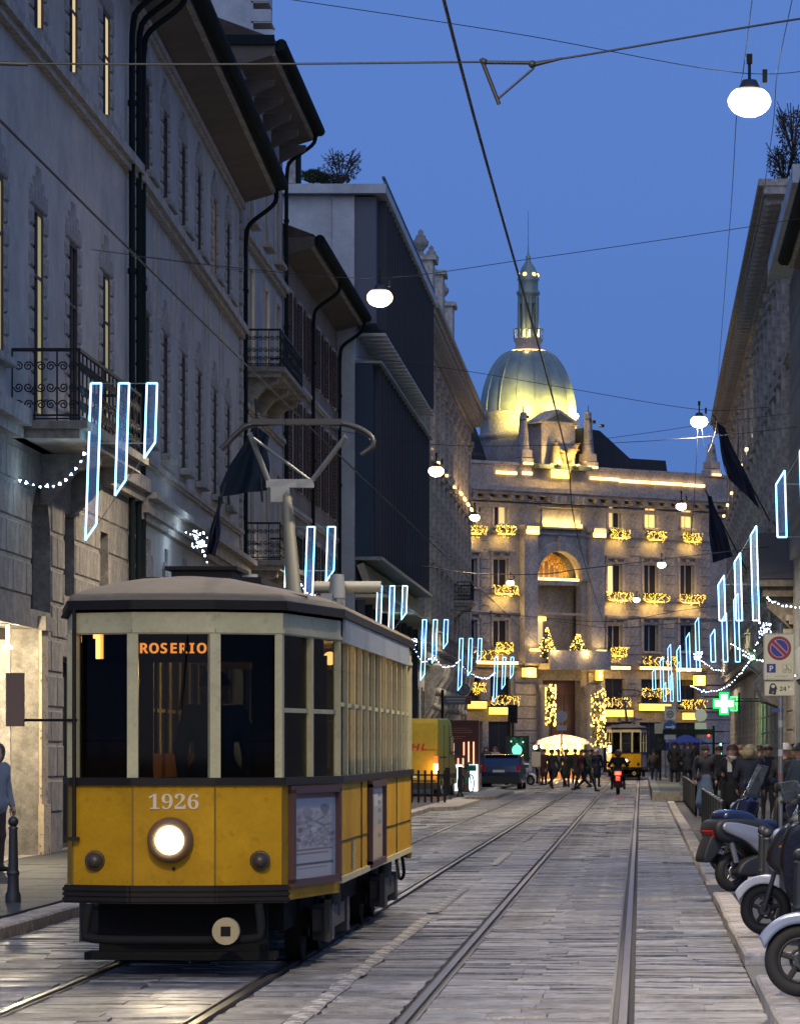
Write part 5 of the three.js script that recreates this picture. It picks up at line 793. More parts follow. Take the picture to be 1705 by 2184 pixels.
// ---------------------------------------------------------------- two-wheelers
const paintNavy = M([0.012, 0.018, 0.05], 0.25, { clearcoat: 0.7, ccr: 0.1 }), paintSilver = M([0.30, 0.31, 0.34], 0.28, { metal: 0.4, clearcoat: 0.6, ccr: 0.1 }), paintWhite = M([0.66, 0.67, 0.68], 0.3, { clearcoat: 0.6, ccr: 0.1 }), paintBlueGrey = M([0.25, 0.30, 0.42], 0.28, { metal: 0.3, clearcoat: 0.6, ccr: 0.1 }), paintBlack = M([0.012, 0.012, 0.014], 0.3, { clearcoat: 0.5, ccr: 0.15 });
const plasticDark = M([0.018, 0.019, 0.022], 0.55), seatMat = M([0.012, 0.012, 0.013], 0.65), screenMat = M([0.72, 0.78, 0.74], 0.06, { transmission: 0.86 }), amber = M([0.6, 0.22, 0.03], 0.25), redLens = M([0.35, 0.01, 0.01], 0.2);
function wheelOn(p, x, r, w, spokes = 5, rimM = MT.steel) {
  const tyre = part(p, 'wheel', [to(r - w * 0.5, w * 0.5, x, r, 0, 0, 0, 0, 12, 36)], MT.rubber), G = [];
  part(tyre, 'rim', [lathe([[r - w * 0.95, -w * 0.34], [r - w * 0.78, -w * 0.36], [r - w * 0.78, w * 0.36], [r - w * 0.95, w * 0.34], [r - w * 0.88, 0], [r - w * 0.95, -w * 0.34]], 32).rotateX(Math.PI / 2).translate(x, r, 0)], rimM);
  for (let k = 0; k < spokes; k++) { const a = k / spokes * 6.2832 + 0.3, l = r - w * 0.85; for (const q of [-0.09, 0.09]) G.push(bar([x + Math.cos(a + q * 1.6) * 0.04, r + Math.sin(a + q * 1.6) * 0.04, 0], [x + Math.cos(a + q * 0.5) * l, r + Math.sin(a + q * 0.5) * l, 0], 0.015, 5)); }
  part(tyre, 'spokes', G, rimM); part(tyre, 'hub', [cy(0.05, 0.05, w * 0.95, x, r, 0, 14, Math.PI / 2), to(0.075, 0.012, x, r, w * 0.42, 0, 0, 0, 4, 20)], rimM === MT.steel ? MT.steel : MT.ironGrey);
}
function scooter(label, pos, turn, o) {
  const s = thing('motor_scooter', label, 'scooter', pos, turn, 'scooters parked along the right kerb'), r = o.r, xr = -0.66, xf = 0.72, rf = o.rf || r;
  wheelOn(s, xr, r, 0.125, o.spokes || 5, o.rim || MT.steel); wheelOn(s, xf, rf, 0.11, o.spokes || 5, o.rim || MT.steel);
  const fen = new THREE.Shape(); fen.absarc(0, 0, rf + 0.055, 0.55, 1.85, false); fen.lineTo(Math.cos(1.95) * (rf + 0.14), Math.sin(1.95) * (rf + 0.14)); fen.absarc(0, 0, rf + 0.018, 2.1, 0.42, true); part(s, 'front_fender', [ext(fen, 0.13, 0.02).translate(xf, rf, 0)], o.fender);
  part(s, 'fork', [bar([xf, rf, 0.085], [xf - 0.16, 0.78, 0.07], 0.024, 8), bar([xf, rf, -0.085], [xf - 0.16, 0.78, -0.07], 0.024, 8)], MT.ironGrey);
  part(s, 'leg_shield', [soft([[0.32, 0.30], [0.42, 0.34], [0.52, 0.62], [0.50, 0.86], [0.44, 0.98], [0.34, 1.0], [0.40, 0.75], [0.36, 0.5], [0.24, 0.34]], 0.40, 0.05)], o.shield);
  part(s, 'front_panel', [soft([[0.50, 0.56], [0.66, 0.66], [0.62, 0.84], [0.48, 0.98]], 0.20, 0.06)], o.panel);
  const hl = part(s, 'headlight', [tr(new THREE.SphereGeometry(0.09, 14, 10).scale(0.6, 0.7, 1.3), 0.60, 0.90, 0)], M([0.5, 0.52, 0.55], 0.1, { clearcoat: 1, ccr: 0.03 }));
  for (const z of [-0.16, 0.16]) part(s, 'indicator', [tr(new THREE.SphereGeometry(0.05, 10, 8).scale(1.4, 0.5, 0.8), 0.50, 0.80, z)], amber);
  part(s, 'floorboard', [soft([[-0.22, 0.24], [0.36, 0.24], [0.34, 0.33], [-0.2, 0.34]], 0.34, 0.03)], plasticDark);
  part(s, 'body', [soft([[-0.98, 0.70], [-0.90, 0.62], [-0.55, 0.56], [-0.20, 0.30], [-0.06, 0.33], [-0.10, 0.62], [-0.22, 0.76], [-0.7, 0.84], [-0.96, 0.80]], 0.26, 0.05)], o.body);
  for (const z of [-0.185, 0.185]) part(s, 'side_panel', [soft([[-0.92, 0.74], [-0.60, 0.60], [-0.22, 0.36], [-0.14, 0.50], [-0.22, 0.66], [-0.55, 0.77], [-0.90, 0.80]], 0.02, 0.018).translate(0, 0, z)], o.side);
  part(s, 'seat', [soft([[-0.82, 0.82], [-0.5, 0.78], [-0.12, 0.74], [-0.10, 0.80], [-0.40, 0.84], [-0.48, 0.90], [-0.80, 0.93], [-0.86, 0.88]], 0.22, 0.045)], o.seat || seatMat);
  const tail = part(s, 'rear_fender', [soft([[-0.96, 0.70], [-0.84, 0.62], [-1.06, 0.36], [-1.12, 0.38]], 0.16, 0.015)], plasticDark); part(tail, 'tail_light', [bx(0.03, 0.09, 0.2, -1.0, 0.68, 0, 0, 0, 0.5)], redLens); part(tail, 'rear_reflector', [bx(0.02, 0.09, 0.025, -1.06, 0.50, 0.0, 0, 0, 0.45)], redLens);
  part(s, 'engine', [soft([[-0.70, 0.22], [-0.45, 0.20], [-0.18, 0.24], [-0.16, 0.34], [-0.34, 0.42], [-0.62, 0.34]], 0.10, 0.03).translate(0, 0, 0.14)], plasticDark);
  part(s, 'silencer', [tr(new THREE.CylinderGeometry(0.065, 0.075, 0.55, 14).scale(1, 1, 0.8), -0.66, 0.36, -0.17, 0, 0, Math.PI / 2 - 0.25)], plasticDark);
  part(s, 'shock_absorber', [cy(0.035, 0.035, 0.32, -0.74, 0.50, 0.13, 8, 0, 0, 0.3)], MT.steel);
  part(s, 'handlebar', [bar([0.34, 1.04, -0.34], [0.38, 1.02, 0], 0.018, 7), bar([0.34, 1.04, 0.34], [0.38, 1.02, 0], 0.018, 7), tr(new THREE.SphereGeometry(0.15, 12, 8).scale(0.7, 0.45, 1.3), 0.40, 1.02, 0)], plasticDark);
  for (const z of [-0.36, 0.36]) { const m = part(s, 'mirror', [tr(new THREE.SphereGeometry(0.07, 12, 8).scale(0.35, 0.8, 1.1), 0.33, 1.22, z * 1.06)], plasticDark); part(m, 'mirror_stalk', [bar([0.36, 1.04, z * 0.8], [0.34, 1.2, z * 1.04], 0.008, 5)], MT.iron); }
  if (o.screen) { const P = [], n = 8, m = 8; for (let j = 0; j <= m; j++) for (let i = 0; i <= n; i++) { const v = j / m, u = i / n * 2 - 1, wdt = 0.27 * (1 - 0.35 * v * v) * (1 - 0.2 * (1 - v) * (1 - v)); P.push(0.58 - 0.30 * v - 0.10 * u * u, 0.84 + o.screen * v - 0.03 * u * u, u * wdt); } const I = []; for (let j = 0; j < m; j++) for (let i = 0; i < n; i++) { const a = j * (n + 1) + i; I.push(a, a + 1, a + n + 1, a + 1, a + n + 2, a + n + 1); } const g = new THREE.BufferGeometry(); g.setAttribute('position', new THREE.Float32BufferAttribute(P, 3)); g.setIndex(I); g.computeVertexNormals(); const sc = part(s, 'windscreen', g, screenMat); part(sc, 'screen_edge', [tube(Array.from({ length: n + 1 }, (_, i) => { const u = i / n * 2 - 1; return [0.28 - 0.10 * u * u, 0.84 + o.screen - 0.03 * u * u, u * 0.1755]; }), 0.006, 16, 4)], MT.galv); }
  if (o.apron) part(s, 'leg_apron', [soft([[0.44, 0.92], [0.50, 0.62], [0.40, 0.30], [0.08, 0.34], [-0.18, 0.60], [-0.22, 0.82], [0.0, 0.86], [0.3, 0.95]], 0.42, 0.05)], M([0.014, 0.016, 0.034], 0.8, { bump: T.bumpC, bs: 0.03 }));
  part(s, 'stand', [bar([-0.1, 0.26, 0.12], [-0.2, 0.01, 0.24], 0.014, 5)], MT.iron);
  return s;
}
const KY = KH;
scooter('silver and navy scooter parked rear wheel to the road by the iron bollards', [1.60, KY, -43.2], 36 * D2R, { r: 0.235, fender: paintNavy, shield: paintNavy, panel: paintNavy, body: plasticDark, side: paintSilver, screen: 0.45, seat: paintNavy });
scooter('navy scooter with slanting clear windscreen just behind the silver one', [1.82, KY, -48.4], (180 - 18) * D2R, { r: 0.235, fender: paintNavy, shield: paintNavy, panel: paintNavy, body: plasticDark, side: paintNavy, screen: 0.62 });
scooter('dark scooter with broad tinted windscreen, farthest of the parked scooters', [2.35, KY, -50.5], 128 * D2R, { r: 0.235, fender: paintBlack, shield: paintBlack, panel: paintSilver, body: plasticDark, side: paintBlack, screen: 0.70 });
scooter('scooter with white front fender and dark leg apron, front wheel to the road', [1.82, KY, -32.6], (180 - 14) * D2R, { r: 0.235, rf: 0.235, fender: paintWhite, shield: paintBlack, panel: paintBlack, body: plasticDark, side: paintBlack, screen: 0.66, apron: 1, rim: plasticDark });
scooter('blue-grey scooter cut off by the picture corner, big front wheel showing', [1.80, KY, -24.6], (180 - 6) * D2R, { r: 0.245, rf: 0.25, fender: paintBlueGrey, shield: paintBlack, panel: paintBlueGrey, body: plasticDark, side: paintBlueGrey, screen: 0.5, rim: plasticDark });
scooter('white scooter parked beside the green lit billboard', [-5.55, KY, -166], -35 * D2R, { r: 0.235, fender: paintWhite, shield: paintWhite, panel: paintWhite, body: plasticDark, side: paintWhite });
{ // motorcycle seen from behind
  const m = thing('motorcycle', 'dark motorcycle with glowing red tail light riding between the tram rails', 'motorcycle', [-0.87, 0.004, -142], Math.PI / 2);
  wheelOn(m, -0.7, 0.31, 0.15, 5, plasticDark); wheelOn(m, 0.75, 0.31, 0.12, 5, plasticDark);
  part(m, 'tank', [ext([[-0.15, 0.72], [0.35, 0.80], [0.45, 0.95], [0.2, 1.02], [-0.1, 0.86]], 0.26, 0.06)], paintBlack); part(m, 'seat', [ext([[-0.85, 0.84], [-0.1, 0.74], [-0.1, 0.82], [-0.8, 0.94]], 0.22, 0.05)], seatMat);
  part(m, 'engine', [bx(0.6, 0.42, 0.34, 0.05, 0.48, 0), cy(0.07, 0.07, 0.8, -0.4, 0.36, 0.2, 10, 0, 0, Math.PI / 2)], plasticDark); part(m, 'fork', [bar([0.75, 0.31, 0.1], [0.5, 1.0, 0.09], 0.03), bar([0.75, 0.31, -0.1], [0.5, 1.0, -0.09], 0.03)], MT.ironGrey);
  part(m, 'handlebar', [bar([0.36, 1.08, -0.38], [0.46, 1.05, 0], 0.016), bar([0.36, 1.08, 0.38], [0.46, 1.05, 0], 0.016)], MT.iron); part(m, 'tail', [ext([[-0.95, 0.78], [-0.7, 0.74], [-0.75, 0.92], [-0.96, 0.9]], 0.2, 0.02), bx(0.03, 0.2, 0.05, -0.95, 0.66, 0)], plasticDark);
  part(m, 'tail_light', [bx(0.05, 0.13, 0.24, -0.99, 0.83, 0)], M([0.6, 0.02, 0.02], 0.3, { em: [1, 0.04, 0.02], ei: 7 })); part(m, 'number_plate', [bx(0.012, 0.17, 0.17, -1.02, 0.62, 0)], M([0.5, 0.35, 0.35], 0.5)); for (const z of [-0.42, 0.42]) part(m, 'mirror', [tr(new THREE.SphereGeometry(0.06, 8, 6).scale(0.4, 0.7, 1.2), 0.36, 1.25, z)], plasticDark);
  point(V3(-1.15, 0.82, 0), [1, 0.06, 0.03], 1.2, 0.06, m);
}
{ // hire bike
  const b = thing('bicycle', 'green-and-grey hire bicycle leaning before the bright white panels', 'bicycle', [-6.55, KY, -137.5], 72 * D2R), fm = M([0.03, 0.30, 0.17], 0.4);
  for (const x of [-0.52, 0.52]) { const w = part(b, 'wheel', [to(0.33, 0.022, x, 0.35, 0, 0, 0, 0, 6, 28)], MT.rubber), g = []; for (let k = 0; k < 12; k++) g.push(bar([x, 0.35, 0], [x + Math.cos(k * 0.5236) * 0.32, 0.35 + Math.sin(k * 0.5236) * 0.32, 0], 0.003, 3)); part(w, 'spokes', g, MT.steel); }
  part(b, 'frame', [bar([-0.52, 0.35, 0], [-0.1, 0.32, 0], 0.02), bar([-0.1, 0.32, 0], [-0.22, 0.86, 0], 0.024), bar([-0.1, 0.32, 0], [0.36, 0.78, 0], 0.03), bar([0.36, 0.6, 0], [0.34, 1.02, 0], 0.022), bar([0.38, 0.7, 0], [0.52, 0.35, 0], 0.02)], fm); part(b, 'saddle', [bx(0.24, 0.06, 0.16, -0.24, 0.92, 0)], MT.rubber); part(b, 'handlebar', [bar([0.32, 1.04, -0.28], [0.32, 1.04, 0.28], 0.014)], MT.iron); part(b, 'basket', [bx(0.26, 0.2, 0.34, 0.52, 0.92, 0)], fm); part(b, 'mudguard', [to(0.36, 0.02, -0.52, 0.35, 0, 0, 0, 0.4, 5, 18)], fm);
}
// ---------------------------------------------------------------- van and car
{
  const vm = M([0.55, 0.42, 0.03], 0.45, { map: T.paint, clearcoat: 0.2, ccr: 0.3 }), v = thing('delivery_van', 'yellow delivery van with red lettering and lit tail light half behind the tram', 'van', [-8.06, 0.06, -128], -3.5 * D2R);
  // local: rear face at z = 0, nose towards -z, width 2.0
  part(v, 'body', [ext([[0, 0.45], [-4.3, 0.45], [-5.9, 0.5], [-6.0, 0.95], [-5.2, 1.25], [-4.5, 2.1], [-4.1, 2.62], [-3.5, 2.74], [-0.12, 2.72], [0, 2.55]], 1.86, 0.06).rotateY(-Math.PI / 2)], vm);
  part(v, 'rear_door', [bx(0.90, 2.0, 0.02, -0.47, 1.62, 0.072), bx(0.90, 2.0, 0.02, 0.47, 1.62, 0.072)], vm).userData.label = 'yellow rear doors'; part(v, 'door_gap', [bx(0.02, 2.0, 0.02, 0, 1.62, 0.084), bx(1.88, 0.02, 0.02, 0, 0.6, 0.07)], MT.black);
  part(v, 'lettering', [text('DHL', 0.24, 0.01, { sx: 1.5 }).applyMatrix4(new THREE.Matrix4().makeShear(0, 0, 0.25, 0, 0, 0)).translate(0.18, 1.78, 0.086), bx(0.5, 0.02, 0.01, 0.75, 1.68, 0.09), bx(1.1, 0.012, 0.01, -0.5, 1.68, 0.09)], M([0.42, 0.02, 0.02], 0.5)); part(v, 'door_handle', [bx(0.2, 0.05, 0.04, -0.2, 1.15, 0.1)], MT.black);
  part(v, 'rear_bumper', [bx(2.0, 0.24, 0.16, 0, 0.42, 0.06)], plasticDark);
  for (const s of [-1, 1]) { const tl = part(v, 'tail_light', [bx(0.14, 0.34, 0.06, s * 0.93, 1.02, 0.075)], s > 0 ? M([1, 0.25, 0.08], 0.3, { em: [1, 0.30, 0.10], ei: 16 }) : redLens); part(tl, 'upper_lens', [bx(0.12, 0.24, 0.05, s * 0.93, 1.34, 0.075)], s > 0 ? M([0.8, 0.1, 0.04], 0.3, { em: [1, 0.13, 0.03], ei: 1.6 }) : redLens);
    part(v, 'mirror', [bx(0.12, 0.42, 0.2, s * 1.2, 1.7, -4.6), bx(0.2, 0.05, 0.05, s * 1.06, 1.6, -4.6)], plasticDark); for (const z of [-0.95, -4.75]) { const w = part(v, 'wheel', [cy(0.34, 0.34, 0.24, s * 0.88, 0.30, z, 24, 0, 0, Math.PI / 2)], MT.rubber); part(w, 'hub_cap', [cy(0.19, 0.19, 0.02, s * 1.01, 0.30, z, 18, 0, 0, Math.PI / 2)], MT.steel); } }
  part(v, 'side_window', [bx(0.02, 0.62, 1.0, 0.998, 1.85, -4.25, 0, 0, 0)], MT.glass); part(v, 'side_rubbing_strip', [bx(0.03, 0.16, 5.2, 1.0, 0.75, -2.9)], plasticDark); part(v, 'sliding_door_seam', [bx(0.012, 1.9, 0.02, 0.996, 1.6, -1.9), bx(0.012, 1.9, 0.02, 0.996, 1.6, -3.4), bx(0.02, 0.04, 1.9, 0.998, 1.42, -1.6)], MT.black); part(v, 'windscreen', [bx(1.7, 0.02, 1.1, 0, 1.72, -4.98, 0.9)], MT.glass); part(v, 'number_plate', [bx(0.5, 0.11, 0.01, 0.0, 0.76, 0.078)], MT.white);
  const lp = V3(0.93, 1.02, 0.3); point(lp, [1, 0.36, 0.12], 1.6, 0.1, v);
}
{
  const c = thing('hatchback_car', 'dark blue hatchback parked at the left kerb seen from behind', 'car', [-6.05, 0.004, -159], -2 * D2R), cm = M([0.010, 0.018, 0.06], 0.25, { clearcoat: 0.8, ccr: 0.08 });
  part(c, 'body', [ext([[0, 0.32], [-3.8, 0.32], [-3.95, 0.62], [-3.6, 0.82], [-2.9, 0.92], [-2.2, 1.38], [-1.6, 1.46], [-0.5, 1.42], [-0.08, 0.98], [0, 0.75]], 1.56, 0.07).rotateY(-Math.PI / 2)], cm);
  part(c, 'rear_window', [bx(1.30, 0.50, 0.02, 0, 1.22, -0.235, -0.76)], M([0.05, 0.09, 0.25], 0.08)); part(c, 'bumper', [bx(1.66, 0.30, 0.12, 0, 0.42, 0.08)], plasticDark); part(c, 'number_plate', [bx(0.52, 0.11, 0.012, -0.1, 0.80, 0.085)], M([0.5, 0.52, 0.56], 0.5)); part(c, 'roof_spoiler', [bx(1.4, 0.05, 0.25, 0, 1.49, -0.45)], cm);
  for (const s of [-1, 1]) { part(c, 'tail_light', [bx(0.14, 0.36, 0.10, s * 0.74, 0.90, 0.0)], redLens); part(c, 'mirror', [bx(0.18, 0.14, 0.1, s * 0.93, 1.0, -2.6)], cm); part(c, 'side_window', [bx(0.02, 0.36, 1.6, s * 0.835, 1.16, -1.3)], MT.glass); for (const z of [-0.7, -3.2]) { const w = part(c, 'wheel', [cy(0.30, 0.30, 0.2, s * 0.76, 0.30, z, 22, 0, 0, Math.PI / 2)], MT.rubber); part(w, 'hub_cap', [cy(0.19, 0.19, 0.02, s * 0.87, 0.30, z, 16, 0, 0, Math.PI / 2)], MT.steel); } }
}
// ---------------------------------------------------------------- street furniture
function bollard(x, y, d, h, label) {
  const k = h / 0.94, b = thing('bollard', label, 'bollard', [x, y, -d], 0, 'cast iron bollards');
  part(b, 'shaft', lathe([[0.085, 0], [0.085, 0.10], [0.066, 0.13], [0.060, 0.30], [0.072, 0.315], [0.072, 0.34], [0.055, 0.36], [0.046, 0.80], [0.058, 0.815], [0.030, 0.84]].map(([a, c]) => [a, c * k]), 16), MT.ironGrey); part(b, 'ball', [sp(0.058, 0, 0.885 * k, 0, 14, 10)], MT.ironGrey); return b;
}
bollard(-6.78, KH, 39.6, 0.94, 'iron bollard on the left pavement before the lit pier');
[[42, 'farthest iron bollard in front of the silver scooter'], [40.6, 'second iron bollard behind the sign pole'], [37.8, 'middle iron bollard of the right row'], [35.7, 'iron bollard just behind the white-fendered scooter'], [32.3, 'iron bollard beside the dark leg apron']].forEach(([d, l]) => bollard(1.40, KH, d, 0.78, l));
for (const [a, e, l] of [[60, 80, 'dark mesh barrier panel nearer the scooters'], [90, 115, 'dark mesh barrier panel nearer the tram stop']]) {
  const b = thing('barrier_fence', l, 'barrier', [1.36, KH, -(a + e) / 2], 0, 'mesh barriers on the right pavement'), L = e - a;
  const n = Math.round(L / 2.5); for (let k = 0; k < n; k++) part(b, 'mesh_panel', [bx(0.03, 0.66, L / n - 0.12, 0, 0.42, -L / 2 + (k + 0.5) * L / n)], M([0.022, 0.023, 0.024], 0.8)); for (let k = 0; k <= n; k++) part(b, 'fence_post', [cy(0.03, 0.03, 0.82, 0, 0.41, -L / 2 + k * L / n, 8)], MT.iron); part(b, 'top_rail', [bx(0.05, 0.035, L, 0, 0.79, 0)], MT.galv);
}
{ // pedestrian railing before the van
  const b = thing('kerb_railing', 'short black railing on the left kerb before the van', 'railing', [-6.55, KH, -113]); for (let k = 0; k < 6; k++) part(b, 'rail_post', [bx(0.07, 1.0, 0.05, -0.5 + k * 0.2, 0.5, -k * 0.05)], MT.iron); part(b, 'rail', [bx(1.1, 0.05, 0.04, 0, 0.85, -0.1), bx(1.1, 0.05, 0.04, 0, 0.25, -0.1)], MT.iron);
}
for (const [x, d, l] of [[-6.32, 120, 'dark square post on the kerb behind the van'], [-6.2, 126, 'brown post with tapered foot beside the blue car']]) { const p = thing('kerb_post', l, 'post', [x, KH, -d]); part(p, 'shaft', [bx(0.16, 1.05, 0.16, 0, 0.52, 0)], MT.iron); part(p, 'foot', [cy(0.12, 0.2, 0.14, 0, 0.07, 0, 4, 0, Math.PI / 4)], MT.iron); }
{ // no-parking sign with scooter-parking panel
  const d = 48, s0 = F / d, p = at(1660, 1500, d), s = thing('parking_sign', 'no-parking sign with 24 hour plate on a stickered grey pole', 'sign', [p.x, KH, -d]);
  const pole = part(s, 'pole', [cy(0.032, 0.032, 3.32, 0.02, 1.66, -0.03, 12)], MT.galv); for (const [y, c] of [[1.30, '#7a5347'], [1.62, '#a9aaa8'], [1.0, '#8b8579'], [2.0, '#9a9a94']]) part(pole, 'sticker', [cy(0.0335, 0.0335, 0.09, 0.02, y, -0.03, 12)], M(c, 0.6));
  part(pole, 'clamp', [bx(0.16, 0.05, 0.02, -0.02, 2.18, -0.01)], M([0.03, 0.05, 0.14], 0.5));
  const big = canvasTex(256, 384, (c, w, h) => { c.fillStyle = '#d9cfa6'; c.fillRect(0, 0, w, h); c.strokeStyle = '#8f8460'; c.lineWidth = 3; c.strokeRect(6, 6, w - 12, h - 12); const X = 130, Y = 122; c.fillStyle = '#8e2a30'; c.beginPath(); c.arc(X, Y, 100, 0, 7); c.fill(); c.fillStyle = '#c98f9a'; c.beginPath(); c.arc(X, Y, 77, 0, 7); c.fill(); c.fillStyle = '#223a86'; c.beginPath(); c.arc(X, Y, 70, 0, 7); c.fill(); c.save(); c.translate(X, Y); c.rotate(Math.PI / 4); c.fillStyle = '#c98f9a'; c.fillRect(-76, -22, 152, 44); c.fillStyle = '#8e2a30'; c.fillRect(-90, -13, 180, 26); c.restore(); c.strokeStyle = '#8e2a30'; c.lineWidth = 23; c.beginPath(); c.arc(X, Y, 88, 0, 7); c.stroke();
    c.fillStyle = '#27337c'; c.fillRect(24, 252, 76, 74); c.fillStyle = '#d9d2b5'; c.font = 'bold 66px sans-serif'; c.textAlign = 'center'; c.textBaseline = 'middle'; c.fillText('P', 62, 291); c.strokeStyle = '#77704f'; c.lineWidth = 2; c.strokeRect(158, 254, 74, 74); c.strokeStyle = '#3a382c'; c.lineWidth = 3; for (const x of [176, 214]) { c.beginPath(); c.arc(x, 310, 12, 0, 7); c.stroke(); } c.beginPath(); c.moveTo(176, 308); c.lineTo(196, 290); c.lineTo(214, 308); c.moveTo(192, 300); c.lineTo(190, 272); c.lineTo(206, 292); c.stroke(); c.beginPath(); c.arc(190, 268, 5, 0, 7); c.fillStyle = '#3a382c'; c.fill(); c.font = '17px sans-serif'; c.fillStyle = '#6a5538'; c.fillText('contrassegnati', 146, 354); c.fillRect(24, 350, 8, 8); });
  const plate = canvasTex(256, 128, (c, w, h) => { c.fillStyle = '#d9cfa6'; c.fillRect(0, 0, w, h); c.strokeStyle = '#8f8460'; c.lineWidth = 3; c.strokeRect(4, 4, w - 8, h - 8); c.save(); c.translate(70, 74); c.rotate(0.14); c.fillStyle = '#26242c'; c.fillRect(-30, -34, 60, 76); c.beginPath(); c.arc(-4, -34, 24, 0, 7); c.fill(); c.fillStyle = '#d9cfa6'; c.beginPath(); c.arc(-2, -30, 15, 0, 7); c.fill(); c.fillStyle = '#6d6f80'; c.fillRect(-6, 12, 18, 22); c.restore(); c.fillStyle = '#2b271d'; c.beginPath(); c.moveTo(80, 52); c.lineTo(112, 66); c.lineTo(98, 72); c.fill(); c.font = 'bold 54px sans-serif'; c.textBaseline = 'middle'; c.fillText('24', 124, 66); c.font = 'bold 28px sans-serif'; c.fillText('h', 196, 50); c.fillStyle = '#efe9d2'; c.beginPath(); c.moveTo(218, 52); c.lineTo(238, 76); c.lineTo(206, 76); c.fill(); });
  const W = 67 / s0, H = 100 / s0, y1 = EYE + (CY - 1400) / s0 - KH, y2 = EYE + (CY - 1468) / s0 - KH, sm = (t) => { const m = M([0.86, 0.86, 0.86], 0.45); m.map = t; return m; };
  const a = part(s, 'sign_plate', [ext([[-W / 2, -H / 2 + 0.02], [-W / 2 + 0.02, -H / 2], [W / 2 - 0.02, -H / 2], [W / 2, -H / 2 + 0.02], [W / 2, H / 2 - 0.02], [W / 2 - 0.02, H / 2], [-W / 2 + 0.02, H / 2], [-W / 2, H / 2 - 0.02]], 0.02).translate(0, y1, 0.01)], MT.galv); part(a, 'sign_face', quadUV(W - 0.012, H - 0.012, 0, y1, 0.0215), sm(big));
  const b = part(s, 'sign_plate', [bx(W, 0.195, 0.02, 0.01, y2, 0.01)], MT.galv); part(b, 'sign_face', quadUV(W - 0.01, 0.187, 0.01, y2, 0.0215), sm(plate));
}
{ // red-brown exhibition totem with light bars and bright panels
  const t = thing('advert_totem', 'red-brown totem poster with glowing vertical bars and white lit lower panels', 'totem', [-6.72, KH, -139.5]), W = 1.14, H = 2.74;
  const ct = canvasTex(256, 256, (c, w, h) => { c.fillStyle = '#6d3b30'; c.fillRect(0, 0, w, h); for (let k = 0; k < 900; k++) { c.fillStyle = ['#633329', '#754236', '#6f4034'][k % 3]; c.fillRect(R() * w, R() * h, 3, 3); } c.fillStyle = '#c08a72'; for (const [x, y, l] of [[30, 50, 130], [30, 66, 170], [30, 82, 180], [30, 112, 115], [30, 128, 80]]) for (let q = x; q < x + l; q += 9) c.fillRect(q, y, 3 + R() * 5, 7); });
  part(t, 'board', [bx(W, H, 0.14, 0, H / 2, 0)], M([0.15, 0.055, 0.038], 0.6)); const m = M([0.9, 0.9, 0.9], 0.6); m.map = ct; part(t, 'printed_face', quadUV(W - 0.04, 1.3, 0, H - 0.68, 0.072), m); part(t, 'edge_strip', [bx(0.03, H, 0.16, W / 2 + 0.012, H / 2, 0)], M([0.5, 0.3, 0.22], 0.6));
  for (const [x, y, l] of [[-0.4, 1.62, 0.5], [0.0, 1.66, 0.5], [0.18, 1.54, 0.78], [0.37, 1.4, 1.05], [-0.4, 1.15, 0.34], [-0.22, 1.1, 0.4], [-0.03, 1.12, 0.36]]) part(t, 'light_bar', [bx(0.05, l, 0.03, x, y, 0.085)], M([1, 0.6, 0.4], 0.5, { em: [1, 0.52, 0.28], ei: 1.6 }));
  const wl = M([0.8, 0.9, 0.95], 0.5, { em: [0.75, 0.93, 1], ei: 2.0 }); part(t, 'lit_display', [bx(0.46, 1.0, 0.05, -0.3, 0.55, 0.10)], wl); part(t, 'lit_display', [bx(0.34, 1.02, 0.05, 0.36, 0.55, 0.10)], wl); const l = rect(1.0, 1.0, [0.8, 0.94, 1], 2.2, [0, 0, 0], [0, 0, 1], t); l.position.set(0, 0.55, 0.16); l.rotation.set(0, Math.PI, 0); l.lookAt(-6.72, 0.6, -100);
}
{ // green lit billboard
  const t = thing('street_billboard', 'black framed backlit billboard with a round mint-green bauble', 'billboard', [-5.75, KH, -171]), W = 1.1, H = 1.5, y = 0.75 + H / 2;
  const pic = canvasTex(160, 220, (c, w, h) => { c.fillStyle = '#04150f'; c.fillRect(0, 0, w, h); for (let k = 0; k < 50; k++) { c.fillStyle = ['#0b3a26', '#0f5133', '#062a1c'][k % 3]; c.beginPath(); c.arc(20 + R() * 120, R() * 120, 4 + R() * 12, 0, 7); c.fill(); } c.fillStyle = '#79f0c4'; c.beginPath(); c.arc(78, 96, 42, 0, 7); c.fill(); c.fillRect(70, 44, 16, 14); c.fillStyle = '#44c7a2'; for (const [yy, l] of [[150, 80], [164, 60], [178, 92]]) c.fillRect(80 - l / 2, yy, l, 8); c.fillStyle = '#d9ffe8'; for (const [x, yy] of [[30, 30], [128, 34], [112, 176]]) { c.beginPath(); c.arc(x, yy, 7, 0, 7); c.fill(); } });
  part(t, 'cabinet', [bx(W, H, 0.2, 0, y, 0)], MT.black); part(t, 'cabinet_foot', [bx(0.4, 0.75, 0.14, 0, 0.375, 0)], MT.black); const m = M([0, 0, 0], 0.3); m.emissive = col([1, 1, 1]); m.emissiveMap = pic; m.emissiveIntensity = 1.5; part(t, 'screen', quadUV(W - 0.2, H - 0.14, 0, y, 0.104), m); part(t, 'glass_cover', [bx(0.03, H, 0.22, W / 2 + 0.015, y, 0)], MT.galv);
  const l = rect(0.8, 1.2, [0.25, 1, 0.65], 1.0, [0, 0, 0], [0, 0, 1], t); l.position.set(0, y, 0.16); l.lookAt(-5.75, y, -100);
}
